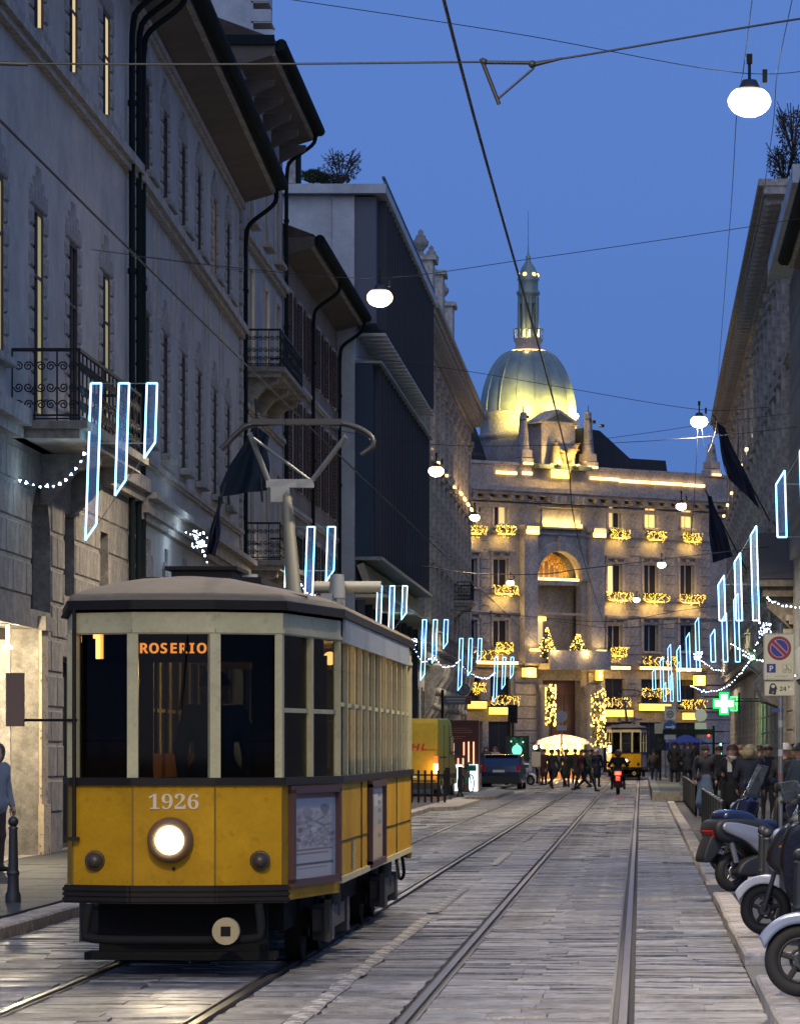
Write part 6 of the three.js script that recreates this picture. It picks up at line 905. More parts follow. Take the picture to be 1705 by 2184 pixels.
{ const a = thing('notice_board', 'small pale notice board on legs beside the billboard', 'notice board', [-4.9, KH - 0.1, -172]); part(a, 'board', [bx(0.42, 0.7, 0.05, 0, 1.25, 0)], M([0.5, 0.45, 0.36], 0.7)); part(a, 'leg', [bx(0.05, 0.95, 0.05, -0.15, 0.47, 0)], MT.galv); part(a, 'leg', [bx(0.05, 0.95, 0.05, 0.15, 0.47, 0)], MT.galv); }
{ // signs on posts
  const mk = (label, x, y, d, build) => { const p = at(x, y, d), s = thing('street_sign', label, 'sign', [p.x, KH, -d]); part(s, 'pole', [cy(0.04, 0.04, p.y + 0.55 - KH, 0, (p.y + 0.55 - KH) / 2, -0.05, 10)], MT.galv); build(s, p.y - KH); return s; };
  mk('blue round arrow sign with white plates stacked on a grey pole', 1428, 1550, 165, (s, y) => {
    const m = part(s, 'arrow_disc', [cy(0.30, 0.30, 0.02, 0, y, 0, 28, Math.PI / 2)], M([0.02, 0.10, 0.42], 0.4)); part(m, 'arrow', [bx(0.32, 0.07, 0.01, -0.04, y, 0.014), ext([[0, -0.12], [0.14, 0], [0, 0.12]], 0.01).translate(0.10, y, 0.014)], MT.white);
    const p = part(s, 'upper_plate', [bx(0.50, 0.62, 0.02, 0, y + 0.64, 0)], MT.white); part(p, 'ring', [to(0.14, 0.025, 0, y + 0.58, 0.012)], M([0.3, 0.15, 0.15], 0.5)); part(p, 'plate_text', [text('30', 0.12, 0.006).translate(0, y + 0.58, 0.011), text('ZONA', 0.07, 0.006).translate(0, y + 0.86, 0.011)], MT.black); part(s, 'lower_plate', [bx(0.52, 0.2, 0.02, 0, y - 0.46, 0)], M([0.45, 0.5, 0.6], 0.5)); part(s, 'side_plate', [bx(0.36, 0.46, 0.02, -0.52, y - 0.06, -0.02)], M([0.5, 0.48, 0.38], 0.6)); });
  mk('round pale sign back with plate below on a post near the green cross', 1493, 1525, 158, (s, y) => { part(s, 'disc', [cy(0.27, 0.27, 0.02, 0, y, 0, 26, Math.PI / 2)], M([0.45, 0.52, 0.5], 0.5)); part(s, 'plate', [bx(0.5, 0.36, 0.02, 0, y - 0.5, 0)], M([0.42, 0.5, 0.5], 0.5)); });
  mk('round grey no-entry sign back before the palace door', 1197, 1527, 196, (s, y) => { part(s, 'disc', [cy(0.30, 0.30, 0.02, 0, y, 0, 26, Math.PI / 2)], M([0.45, 0.45, 0.5], 0.5)); part(s, 'plate', [bx(0.56, 0.28, 0.02, 0, y - 0.62, 0)], M([0.45, 0.45, 0.5], 0.5)); });
  const st = at(972, 1493, 150), a = thing('tram_stop_sign', 'flat tram stop sign on a dark post above the van', 'sign', [st.x, KH, -150]); part(a, 'post', [cy(0.06, 0.06, st.y + 0.3, -0.55, (st.y + 0.3) / 2, 0, 10)], MT.iron); part(a, 'sign_panel', [bx(1.15, 0.34, 0.06, 0.05, st.y - KH, 0)], M([0.16, 0.15, 0.14], 0.5)); part(a, 'sign_text_strip', [bx(0.8, 0.06, 0.01, 0.0, st.y - KH + 0.06, 0.036), bx(0.7, 0.05, 0.01, 0.0, st.y - KH - 0.05, 0.036)], M([0.45, 0.42, 0.38], 0.6)); part(a, 'sign_end', [bx(0.2, 0.3, 0.012, 0.5, st.y - KH, 0.034)], M([0.22, 0.05, 0.04], 0.5));
  const ck = at(988, 1470, 190), k = thing('street_clock', 'round grey street clock on a wall bracket', 'clock', [ck.x, ck.y, -190]); part(k, 'case', [cy(0.33, 0.33, 0.18, 0, 0, 0, 28, Math.PI / 2)], MT.ironGrey); const fc = part(k, 'dial', [cy(0.28, 0.28, 0.02, 0, 0, 0.092, 28, Math.PI / 2)], M([0.22, 0.23, 0.26], 0.5)); part(fc, 'hand', [bx(0.03, 0.22, 0.01, -0.03, 0.09, 0.108, 0, 0, 0.3), bx(0.025, 0.16, 0.01, 0.05, -0.05, 0.108, 0, 0, 0.9)], MT.black); part(k, 'bracket', [bx(1.2, 0.05, 0.05, -0.85, 0.1, 0)], MT.iron);
  for (const [x, y, d, l] of [[1093, 1522, 190, 'dark traffic signal head left of the palace door'], [1407, 1578, 170, 'dark traffic signal head on the arrow sign pole']]) { const p = at(x, y, d), g = thing('traffic_light', l, 'traffic light', [p.x, KH, -d]); part(g, 'pole', [cy(0.05, 0.05, p.y, 0, p.y / 2, -0.1, 8)], MT.iron); part(g, 'signal_head', [bx(0.5, 0.95, 0.25, 0, p.y - KH, 0)], MT.black); for (let q = 0; q < 3; q++) part(g, 'signal_lens', [cy(0.11, 0.11, 0.03, 0, p.y - KH + 0.29 - q * 0.29, 0.13, 14, Math.PI / 2)], MT.glass); }
  const lb = at(1505, 1572, 150), m = thing('stop_display', 'dark tram stop display arm with a tiny red light', 'display', [lb.x, KH, -150]); part(m, 'post', [bx(0.10, 2.6, 0.1, 0.3, 1.3, 0)], MT.iron); part(m, 'arm', [bx(2.0, 0.22, 0.12, -0.75, 2.35, 0)], MT.black); part(m, 'red_light', [sp(0.05, 0.1, 2.2, 0.08, 8, 6)], M([1, 0.1, 0.05], 0.4, { em: [1, 0.08, 0.03], ei: 4 }));
}
{ // pharmacy cross
  const p = at(1543, 1500, 150), c = thing('pharmacy_cross', 'glowing green pharmacy cross on the right wall', 'sign', [p.x, p.y, -150]), gm = M([0.4, 1, 0.6], 0.5, { em: [0.16, 1, 0.34], ei: 5.5 });
  part(c, 'cross_light', [bx(0.78, 0.27, 0.14, 0, 0, 0), bx(0.27, 0.25, 0.14, 0, 0.26, 0), bx(0.27, 0.25, 0.14, 0, -0.26, 0)], gm); part(c, 'cross_outline', [bx(0.92, 0.40, 0.08, 0, 0, -0.02), bx(0.40, 0.94, 0.08, 0, 0, -0.02)], M([0.0, 0.25, 0.05], 0.5, { em: [0.0, 0.8, 0.10], ei: 0.9 })); part(c, 'bracket', [bx(1.7, 0.06, 0.06, 0.9, 0.1, -0.08), bx(0.08, 0.9, 0.06, 0.62, 0, -0.08)], MT.iron);
  point(V3(0, 0, 0.4), [0.1, 1, 0.3], 8, 0.3, c); point(V3(-0.1, 0, -0.5), [0.1, 1, 0.3], 5, 0.3, c);
  const s = at(1564, 1500, 151), q = thing('shop_light_outline', 'thin green neon outline beside the pharmacy cross', 'neon sign', [s.x, s.y, -151]); part(q, 'neon_tube', [bx(0.04, 0.6, 0.04, -0.12, 0, 0), bx(0.04, 0.6, 0.04, 0.12, 0, 0), bx(0.2, 0.04, 0.04, 0, 0.28, 0), bx(0.2, 0.04, 0.04, 0, -0.28, 0)], M([0.2, 1, 0.4], 0.5, { em: [0.1, 0.9, 0.2], ei: 2 })); part(q, 'bracket', [bx(1.2, 0.04, 0.04, 0.6, 0.2, -0.05)], MT.iron);
  const pw = at(1512, 1620, 148), g2 = thing('pharmacy_window_light', 'slim green-white light strip in the pharmacy doorway', 'light strip', [pw.x + 0.45, 0.9, -148]); part(g2, 'light_tube', [bx(0.07, 1.0, 0.05, 0, 0.6, 0)], M([0.6, 1, 0.8], 0.4, { em: [0.4, 1, 0.6], ei: 3 })); part(g2, 'mount', [bx(0.16, 1.8, 0.06, 0, 0.1, -0.06)], MT.ironGrey);
}
{ // market stall and tents
  const x = at(1200, 1600, 214).x, s = thing('market_stall', 'round-roofed market stall glowing with warm bulbs in front of the palace', 'market stall', [x, 0, -214]);
  part(s, 'awning', lathe([[0.05, 2.62], [0.5, 2.55], [1.2, 2.38], [1.55, 2.22], [1.55, 2.02], [1.5, 2.02]], 16), M([0.55, 0.45, 0.36], 0.8, { transmission: 0.35 })); part(s, 'pole', [cy(0.05, 0.05, 2.5, 0, 1.25, 0, 8)], MT.iron); part(s, 'counter', [bx(2.6, 0.95, 1.2, 0, 0.48, 0)], M([0.3, 0.16, 0.07], 0.7)); part(s, 'back_board', [bx(2.4, 1.2, 0.08, 0, 1.55, -0.55)], M([0.6, 0.36, 0.12], 0.7));
  for (const [bx0, by] of [[-1.2, 1.92], [-0.75, 1.85], [-0.35, 1.9], [0.1, 1.92], [0.5, 1.85], [0.95, 1.9], [-1.6, 1.85]]) part(s, 'light_bulb', [sp(0.12, bx0, by, 0.5, 10, 8)], M([1, 0.85, 0.6], 0.4, { em: [1, 0.72, 0.36], ei: 14 }));
  point(V3(-0.5, 1.75, 0.75), [1, 0.62, 0.26], 60, 0.2, s); point(V3(0.6, 1.75, 0.75), [1, 0.62, 0.26], 60, 0.2, s);
  for (const [xv, d, w, l] of [[1462, 222, 2.6, 'blue market tent behind the second tram']]) { const q = thing('market_tent', l, 'tent', [at(xv, 1600, d).x, 0, -d]), bm = M([0.05, 0.10, 0.42], 0.7, { map: T.plaster }); part(q, 'tent_roof', [cy(0.2, w * 0.75, 0.5, 0, 2.35, 0, 4, 0, Math.PI / 4), bx(w, 0.5, w, 0, 1.9, 0)], bm); for (const sx of [-1, 1]) for (const sz of [-1, 1]) part(q, 'leg', [bx(0.06, 1.7, 0.06, sx * w * 0.48, 0.85, sz * w * 0.48)], MT.galv); }
}
// ---------------------------------------------------------------- people: one continuous body each, meshed from tapered bones
const mc = new MarchingCubes(76, new THREE.MeshBasicMaterial(), false, false, 60000);
function handBones(h, dir, side) { // palm and five fingers, curled a little
  const out = [], d = V3(...dir).normalize(), s = V3(side, 0, 0), fwd = V3().crossVectors(d, s).normalize();
  const P = (a, b, c) => V3(...h).addScaledVector(d, a).addScaledVector(fwd, b).addScaledVector(s, c);
  out.push(bar(P(0.0, 0, 0), P(0.09, 0, 0), 0.034, 7, 0.030));
  [[-0.030, 0.065], [-0.010, 0.078], [0.011, 0.072], [0.030, 0.056]].forEach(([o, l]) => { out.push(bar(P(0.085, o, 0), P(0.085 + l * 0.55, o, -side * 0.004), 0.0095, 5, 0.009), bar(P(0.085 + l * 0.53, o, -side * 0.004), P(0.085 + l * 0.9, o * 0.9, -side * 0.022), 0.009, 5, 0.0075)); });
  out.push(bar(P(0.02, -0.032, 0), P(0.05, -0.058, -side * 0.012), 0.011, 5, 0.010), bar(P(0.05, -0.058, -side * 0.012), P(0.085, -0.058, -side * 0.02), 0.010, 5, 0.008));
  return out;
}
const bodyCache = new Map();
function bodyShape(pose) {
  if (bodyCache.has(pose)) return bodyCache.get(pose);
  const B = [], bone = (a, b, ra, rb, id) => B.push({ a, b, ra, rb, id, ab: [b[0] - a[0], b[1] - a[1], b[2] - a[2]] });
  const long = pose.includes('long'), walk = pose.includes('walk'), sit = pose.includes('sit'), phone = pose.includes('phone'), dress = pose.includes('dress');
  const hy = sit ? 0.86 : 0.94, lean = sit ? 0.14 : 0.0, cz = lean, ty = (y) => y - (sit ? 0.06 : 0);
  bone([-0.07, hy, 0], [0.07, hy, 0], 0.135, 0.135, 0); bone([0, hy, 0], [0, ty(1.22), cz * 0.6], 0.15, 0.15, 0); bone([-0.10, ty(1.32), cz * 0.8], [0.10, ty(1.32), cz * 0.8], 0.125, 0.125, 0); bone([-0.17, ty(1.42), cz], [0.17, ty(1.42), cz], 0.072, 0.072, 0);
  bone([0, ty(1.44), cz], [0, ty(1.53), cz + 0.01], 0.062, 0.055, 2);
  bone([0, ty(1.585), cz + 0.02], [0, ty(1.655), cz], 0.083, 0.098, 2); bone([0, ty(1.60), cz + 0.10], [0, ty(1.575), cz + 0.118], 0.014, 0.018, 2); bone([0, ty(1.525), cz + 0.06], [0, ty(1.55), cz + 0.07], 0.035, 0.04, 2); for (const s of [-1, 1]) bone([s * 0.095, ty(1.60), cz], [s * 0.102, ty(1.625), cz - 0.005], 0.016, 0.018, 2);
  if (long) { bone([0, hy, 0], [0, 0.62, 0], 0.17, 0.19, 0); } if (dress) bone([0, 0.95, 0.02], [0, 0.35, 0.03], 0.15, 0.24, 1);
  const hands = [];
  for (const s of [-1, 1]) {
    const f = walk ? s : 0, hip = [s * 0.09, hy - 0.02, 0]; let knee = [s * 0.10, 0.50, f * 0.16 + (walk ? 0.06 : 0.02)], ank = [s * 0.105, 0.085 + (walk && s < 0 ? 0.10 : 0), f * 0.34 - (walk && s < 0 ? 0.08 : 0)];
    if (sit) { knee = [s * 0.22, 0.62, 0.42]; ank = [s * 0.24, 0.26, 0.18]; }
    bone(hip, knee, 0.098, 0.066, 1); bone(knee, ank, 0.063, 0.045, 1); bone([ank[0], ank[1] - 0.035, ank[2] - 0.03], [ank[0] + s * 0.02, ank[1] - 0.05, ank[2] + 0.15], 0.045, 0.036, 3);
    const sh = [s * 0.20, ty(1.41), cz]; let el = [s * 0.27, 1.14, -f * 0.13 - 0.02], ha = [s * 0.26, 0.90, -f * 0.20 + 0.08];
    if (phone && s > 0) { el = [0.27, 1.16, 0.10]; ha = [0.12, 1.40, 0.22]; } if (phone && s < 0) { el = [-0.27, 1.15, 0.06]; ha = [-0.10, 1.14, 0.24]; }
    if (sit) { el = [s * 0.36, 1.10, 0.30]; ha = [s * 0.33, 1.06, 0.55]; }
    bone(sh, el, 0.068, 0.056, 0); bone(el, ha, 0.055, 0.040, 0); hands.push([ha, [ha[0] - el[0], ha[1] - el[1], ha[2] - el[2]], s]);
  }
  const n = 76, half = n / 2, c0 = 0.92; mc.reset(); mc.isolation = 0;
  for (let z = 0; z < n; z++) for (let y = 0; y < n; y++) for (let x = 0; x < n; x++) {
    const px = (x - half) / half, py = (y - half) / half + c0, pz = (z - half) / half; let acc = 9;
    if (Math.abs(px) > 0.55 || Math.abs(pz) > 0.75) { mc.field[n * n * z + n * y + x] = -0.5; continue; }
    for (const b of B) { const dx = px - b.a[0], dy = py - b.a[1], dz = pz - b.a[2], q = b.ab, t = Math.max(0, Math.min(1, (dx * q[0] + dy * q[1] + dz * q[2]) / (q[0] * q[0] + q[1] * q[1] + q[2] * q[2] + 1e-9))), ex = dx - t * q[0], ey = dy - t * q[1], ez = dz - t * q[2], d = Math.sqrt(ex * ex + ey * ey + ez * ez) - (b.ra + (b.rb - b.ra) * t); const k = b.id === 2 ? 0.022 : 0.045, h = Math.max(k - Math.abs(acc - d), 0) / k; acc = Math.min(acc, d) - h * h * k * 0.25; }
    mc.field[n * n * z + n * y + x] = -acc;
  }
  mc.update();
  const N = mc.count, pos = new Float32Array(N * 3), nor = new Float32Array(N * 3), ids = new Uint8Array(N);
  for (let i = 0; i < N; i++) { pos[3 * i] = mc.positionArray[3 * i]; pos[3 * i + 1] = mc.positionArray[3 * i + 1] + c0; pos[3 * i + 2] = mc.positionArray[3 * i + 2]; const l = Math.hypot(mc.normalArray[3 * i], mc.normalArray[3 * i + 1], mc.normalArray[3 * i + 2]) || 1; for (let c = 0; c < 3; c++) nor[3 * i + c] = mc.normalArray[3 * i + c] / l;
    let best = 9; for (const b of B) { const dx = pos[3 * i] - b.a[0], dy = pos[3 * i + 1] - b.a[1], dz = pos[3 * i + 2] - b.a[2], q = b.ab, t = Math.max(0, Math.min(1, (dx * q[0] + dy * q[1] + dz * q[2]) / (q[0] * q[0] + q[1] * q[1] + q[2] * q[2] + 1e-9))), d = Math.hypot(dx - t * q[0], dy - t * q[1], dz - t * q[2]) - (b.ra + (b.rb - b.ra) * t) - (b.id === 0 && !dress ? 0.012 : 0); if (d < best) { best = d; ids[i] = b.id; } } }
  const flip = (() => { const a = V3().fromArray(pos, 0), b = V3().fromArray(pos, 3), c = V3().fromArray(pos, 6), g = V3().crossVectors(b.sub(a), c.clone().sub(a)); return g.dot(V3().fromArray(nor, 0)) < 0; })();
  if (flip) for (let i = 0; i < N; i += 3) { for (let c = 0; c < 3; c++) { let t = pos[3 * (i + 1) + c]; pos[3 * (i + 1) + c] = pos[3 * (i + 2) + c]; pos[3 * (i + 2) + c] = t; t = nor[3 * (i + 1) + c]; nor[3 * (i + 1) + c] = nor[3 * (i + 2) + c]; nor[3 * (i + 2) + c] = t; } const t = ids[i + 1]; ids[i + 1] = ids[i + 2]; ids[i + 2] = t; }
  const r = { pos, nor, ids, N, hands, cz, top: sit ? -0.06 : 0 }; bodyCache.set(pose, r); return r;
}
const bodyMat = M([1, 1, 1], 0.82, { vc: true, bump: T.bumpC, bs: 0.01 });
function person(label, [x, y, d], face, pose, coat, legs, o = {}) {
  const p = thing('person', label, 'person', [x, y, -d], face, o.group), s = bodyShape(pose), g = new THREE.BufferGeometry(), c = new Float32Array(s.N * 3), skin = [0.42, 0.24, 0.16], C = [coat, legs, skin, o.shoes || [0.02, 0.018, 0.016]];
  for (let i = 0; i < s.N; i++) c.set(C[s.ids[i]], 3 * i);
  g.setAttribute('position', new THREE.BufferAttribute(s.pos, 3)); g.setAttribute('normal', new THREE.BufferAttribute(s.nor, 3)); g.setAttribute('uv', new THREE.BufferAttribute(new Float32Array(s.N * 2), 2)); g.setAttribute('color', new THREE.BufferAttribute(c, 3));
  uvMetres(g);
  const hg = merge(s.hands.flatMap(([h, dir, sd]) => handBones(h, dir, sd))), hc = new Float32Array(hg.attributes.position.count * 3); for (let i = 0; i < hc.length; i += 3) hc.set(o.glove || skin, i); hg.setAttribute('color', new THREE.BufferAttribute(hc, 3));
  const b = merge([g, hg]); b.userData.kept = true; part(p, 'body', b, bodyMat);
  const ty = s.top, cz = s.cz;
  if (o.hat) part(p, 'hat', [tr(new THREE.SphereGeometry(0.126, 14, 8, 0, 6.2832, 0, 1.5), 0, 1.655 + ty, cz - 0.005), to(0.114, 0.018, 0, 1.66 + ty, cz - 0.005, Math.PI / 2, 0, 0, 6, 18)], M(o.hat, 0.9));
  else if (o.helmet) part(p, 'helmet', [tr(new THREE.SphereGeometry(0.145, 16, 12), 0, 1.64 + ty, cz)], M(o.helmet, 0.3));
  else if (o.hood) part(p, 'fur_hood', [to(0.115, 0.05, 0, 1.60 + ty, cz + 0.02, 0.25, 0, 0, 8, 18), tr(new THREE.SphereGeometry(0.13, 12, 8), 0, 1.60 + ty, cz - 0.05)], M(o.hood, 0.95, { bump: T.bumpC, bs: 0.03 }));
  else { const h = [tr(new THREE.SphereGeometry(0.125, 14, 10, 0, 6.2832, 0, 1.6), 0, 1.645 + ty, cz - 0.018)]; if (o.longHair) h.push(tr(new THREE.SphereGeometry(0.12, 12, 10).scale(1.1, 1.7, 0.75), 0, 1.50 + ty, cz - 0.07)); part(p, 'hair', h, M(o.hair || [0.02, 0.013, 0.009], 0.6)); }
  for (const e of [-1, 1]) part(p, 'eye', [sp(0.011, e * 0.036, 1.625 + ty, cz + 0.085, 8, 6)], MT.black);
  part(p, 'mouth', [bx(0.045, 0.010, 0.01, 0, 1.555 + ty, cz + 0.098)], M([0.25, 0.08, 0.07], 0.6));
  if (o.scarf) part(p, 'scarf', [to(0.082, 0.042, 0, 1.475, 0.015, Math.PI / 2 - 0.2, 0, 0, 8, 18), bx(0.10, 0.26, 0.05, 0.03, 1.33, 0.14)], M(o.scarf, 0.95));
  if (o.bag) part(p, 'backpack', [tr(new THREE.SphereGeometry(0.17, 12, 10).scale(1, 1.3, 0.7), 0, 1.22, -0.22)], M(o.bag, 0.8));
  return p;
}
const BK = [0.012, 0.012, 0.014], NV = [0.014, 0.017, 0.035], GR = [0.05, 0.05, 0.055], BR = [0.05, 0.03, 0.02], PX = (xv, d) => (xv - CX) * d / F, g1 = 'crowd on the right pavement', g2 = 'pedestrians crossing before the palace', g3 = 'people waiting on the tram stop island';
person('capped person in open dark coat over long blue denim dress by the barrier', [PX(1502, 90), KH, 90], 0.25, 'stand dress', [0.016, 0.018, 0.03], [0.10, 0.16, 0.26], { hat: [0.02, 0.02, 0.025], group: g1 });
person('long-haired person in black coat and white scarf raising a hand to the face', [PX(1560, 74), KH, 74], -0.5, 'stand long phone', BK, BK, { longHair: 1, hair: [0.07, 0.035, 0.02], scarf: [0.6, 0.62, 0.62], group: g1 });
person('person in navy parka with cream fur hood, seen from behind', [PX(1597, 71), KH, 71], 2.9, 'stand long', NV, BK, { hood: [0.42, 0.36, 0.22], group: g1 });
person('reddish-haired person in dark coat behind the scarfed one', [PX(1578, 92), KH, 92], 0.2, 'stand long', BK, BK, { longHair: 1, hair: [0.09, 0.035, 0.016], group: g1 });
person('dark-coated person walking behind the fur-hooded parka', [PX(1618, 98), KH, 98], 3.0, 'walk', BK, GR, { group: g1 });
person('bare-headed person in dark jacket beside the rusticated wall', [PX(1636, 86), KH, 86], 0.1, 'stand', NV, GR, { group: g1 });
person('person in pale knit beanie and black coat near the sign pole', [PX(1674, 66), KH, 66], 2.6, 'stand long', BK, NV, { hat: [0.55, 0.50, 0.44], group: g1 });
person('person in dark olive jacket behind the pale beanie', [PX(1690, 76), KH, 76], 0.3, 'stand', [0.03, 0.032, 0.022], BK, { hat: [0.02, 0.02, 0.04], group: g1 });
person('black-clad person at the picture edge beside the scooter screen', [PX(1704, 58), KH, 58], 2.7, 'stand long', BK, BK, { group: g1 });
person('small distant person in black between the capped and scarfed ones', [PX(1532, 108), KH, 108], 3.1, 'walk', BK, BK, { group: g1 });
person('waiting person in long black coat, first on the stop island', [PX(1437, 160), 0.31, 160], 2.9, 'stand long', BK, BK, { hat: [0.012, 0.012, 0.02], group: g3 });
person('waiting person in grey jacket and blue cap, second on the stop island', [PX(1452, 163), 0.31, 163], 2.7, 'stand', GR, BK, { hat: [0.03, 0.06, 0.16], group: g3 });
person('waiting person in dark navy coat, third on the stop island', [PX(1466, 158), 0.31, 158], 3.3, 'stand long', NV, BK, { group: g3 });
person('waiting person with reddish coat half hidden on the stop island', [PX(1478, 166), 0.31, 166], 3.0, 'stand long', [0.05, 0.012, 0.012], BK, { group: g3 });
person('person with brown backpack and blue jeans beside the second tram', [PX(1394, 172), 0.0, 172], 3.1, 'walk', [0.06, 0.05, 0.045], [0.05, 0.07, 0.13], { bag: [0.07, 0.05, 0.035] });
for (const [x, d, f, po, co, le, l, o] of [[1252, 152, 1.2, 'walk', BK, NV, 'pedestrian in black striding across the tracks', {}], [1240, 158, -1.3, 'walk', [0.06, 0.02, 0.025], BK, 'pedestrian in dark red coat walking the other way', {}], [1272, 170, 0.4, 'stand long', NV, BK, 'pedestrian with pale cap left of the second tram', { hat: [0.45, 0.45, 0.45] }], [1207, 168, 0, 'stand long', [0.035, 0.035, 0.025], BK, 'pedestrian in olive coat before the glowing stall', {}], [1190, 172, 1.4, 'walk', [0.12, 0.12, 0.17], BK, 'pedestrian in pale grey-blue jacket at the stall', {}], [1176, 162, 2.8, 'walk', [0.03, 0.025, 0.03], NV, 'pedestrian in dark trousers left of the stall', {}], [1160, 178, -0.6, 'stand long', [0.07, 0.022, 0.022], BK, 'pedestrian in maroon coat left of the stall', {}], [1147, 186, 1, 'stand', GR, BK, 'pedestrian in grey beside the notice board', {}], [1226, 184, 3, 'stand long', [0.10, 0.06, 0.05], BK, 'pedestrian in brown coat between stall and tram', {}], [1262, 190, 2.5, 'stand', [0.09, 0.09, 0.10], GR, 'pedestrian in grey jacket close to the garland column', {}]]) person(l, [PX(x, d), 0, d], f, po, co, le, { ...o, group: g2 });
person('long-haired person standing beyond the blue car', [PX(1036, 174), KH, 174], 0.3, 'stand long', NV, BK, { longHair: 1 });
person('person in pale pink coat beyond the blue car', [PX(1055, 178), KH, 178], -0.3, 'stand long', [0.45, 0.32, 0.30], BK, { hair: [0.12, 0.08, 0.05], longHair: 1 });
person('person in grey puffer jacket with fur hood at the left picture edge', [PX(-10, 49.5), KH, 49.5], 1.0, 'stand', [0.16, 0.19, 0.22], [0.03, 0.022, 0.018], { hood: [0.10, 0.10, 0.10] });
person('rider in black jacket hunched on the motorcycle', [-0.87, 0.02, 141.9], Math.PI, 'sit', BK, BK, { helmet: [0.10, 0.05, 0.045], glove: BK });
person('tram driver in dark uniform at the front window', [TL + 0.22, 0.66, 29.35], 0.15, 'stand', [0.03, 0.035, 0.045], BK, {});
person('passenger in pale shirt inside the yellow tram cab side', [TL + 0.75, 0.70, 31.2], 1.4, 'stand', [0.20, 0.17, 0.13], BK, { hair: [0.05, 0.03, 0.02] });
// ---------------------------------------------------------------- overhead wires
const wpt = (a) => a.isVector3 ? a : (a.length === 3 ? at(...a) : V3(a[0], a[1], a[2]));
function wire(label, pts, r = 0.006, seg = 40) { const p0 = wpt(pts[0]), w = thing('overhead_wire', label, 'wire', p0); const q = pts.map((p) => wpt(p).clone().sub(p0)); part(w, 'cable', [q.length === 2 ? bar(q[0], q[1], r, 5) : tube(q, r, seg, 5)], MT.wire); w.userData.group = 'overhead tram and lamp wires'; return w; }
wire('thick tram contact wire running over the empty right track', [V3(-0.90, 5.5, -10), V3(-0.97, 5.48, -19.7), V3(-0.93, 5.5, -45), V3(-1.1, 5.45, -80), V3(-0.85, 5.5, -235)], 0.010, 120);
wire('tram contact wire above the yellow tram, slanting past the drainpipes', [V3(-3.75, 5.5, -14), V3(-3.78, 5.48, -45), V3(-3.66, 5.5, -120), V3(-3.6, 5.5, -235)], 0.009, 90);
{ const w = wire('main cross span wire at the top with a clamp over the contact wire', [[-260, 128, 20], [0, 135, 20], [500, 137, 20], [1030, 132, 20], [1165, 130, 20], [1705, 40, 20], [2400, -60, 20]], 0.0062, 60), o = w.position; const L = (x, y) => at(x, y, 20).sub(o); part(w, 'clamp', [bar(L(1030, 133), L(1130, 134), 0.011, 6), bar(L(1130, 140), L(1200, 124), 0.013, 6, 0.007), bar(L(1060, 212), L(1138, 145), 0.007, 6), bar(L(1026, 125), L(1064, 222), 0.013, 6), sp(0.022, ...L(1135, 137).toArray(), 8, 6), sp(0.02, ...L(1032, 132).toArray(), 8, 6)], MT.wire); part(w, 'insulator', [bar(L(0, 135), L(60, 137), 0.013, 6), bar(L(-40, 132), L(0, 135), 0.018, 6)], MT.wire); }
wire('thin wire slanting from the top edge to the big bright lamp', [[560, -10, 36], [1100, 72, 36.8], [1570, 155, 38], [1800, 140, 38.5]], 0.0045);
wire('span wire carrying the second bright lamp across the street', [[180, 530, 63], [515, 572, 63], [810, 592, 63], [1130, 552, 63], [1600, 483, 63], [1760, 455, 63]], 0.0062);
wire('span wire crossing just under the dome top', [[760, 760, 112], [1000, 792, 112], [1200, 826, 112], [1490, 873, 112], [1640, 868, 112]], 0.009);
wire('dark span wire crossing at statue height', [[520, 880, 88], [880, 943, 88], [1130, 950, 88], [1350, 942, 88], [1540, 928, 88], [1700, 910, 88]], 0.0075);
wire('short thin wire right of the obelisk', [[1255, 940, 100], [1400, 920, 100], [1480, 908, 100], [1690, 880, 100]], 0.007);
wire('trolley span wire sagging across the great arch', [[900, 1206, 118], [1005, 1222, 118], [1150, 1224, 118], [1240, 1213, 118], [1450, 1188, 118], [1640, 1165, 118]], 0.016);
wire('low span wire across the portal balcony', [[960, 1300, 140], [1100, 1312, 140], [1300, 1325, 140], [1460, 1300, 140], [1600, 1285, 140]], 0.011);
wire('lower span wire over the ground-floor awnings', [[980, 1340, 170], [1120, 1318, 170], [1290, 1338, 170], [1430, 1330, 170], [1570, 1322, 170]], 0.011);
wire('feeder cable looping down the street from the big lamp', [[1605, -20, 37], [1584, 150, 38], [1570, 240, 40], [1555, 480, 52], [1525, 870, 86]], 0.0048);
wire('second feeder cable beside the big lamp', [[1692, -20, 37], [1657, 150, 38], [1648, 260, 41], [1628, 405, 48]], 0.0045);
wire('thin wire along the left facade at second-floor height', [[280, 545, 66], [380, 558, 74], [520, 577, 95], [612, 585, 106]], 0.006);
wire('drooping cable from the third left lamp to the modern facade', [[925, 1000, 98], [912, 1030, 99], [880, 1052, 101], [862, 1046, 103]], 0.008, 20);
wire('slack cable under the small right lamp', [[1495, 905, 88], [1500, 945, 88], [1508, 965, 88], [1522, 930, 88], [1530, 890, 88]], 0.008, 20);
wire('pale slack cable looping against the right facade', [[1530, 905, 100], [1540, 980, 100], [1552, 1012, 100], [1570, 985, 100], [1574, 930, 100]], 0.012, 24);
wire('hanging cable down to the flags', [[1487, 905, 88], [1483, 1000, 88], [1478, 1080, 88], [1470, 1160, 88]], 0.008, 20);
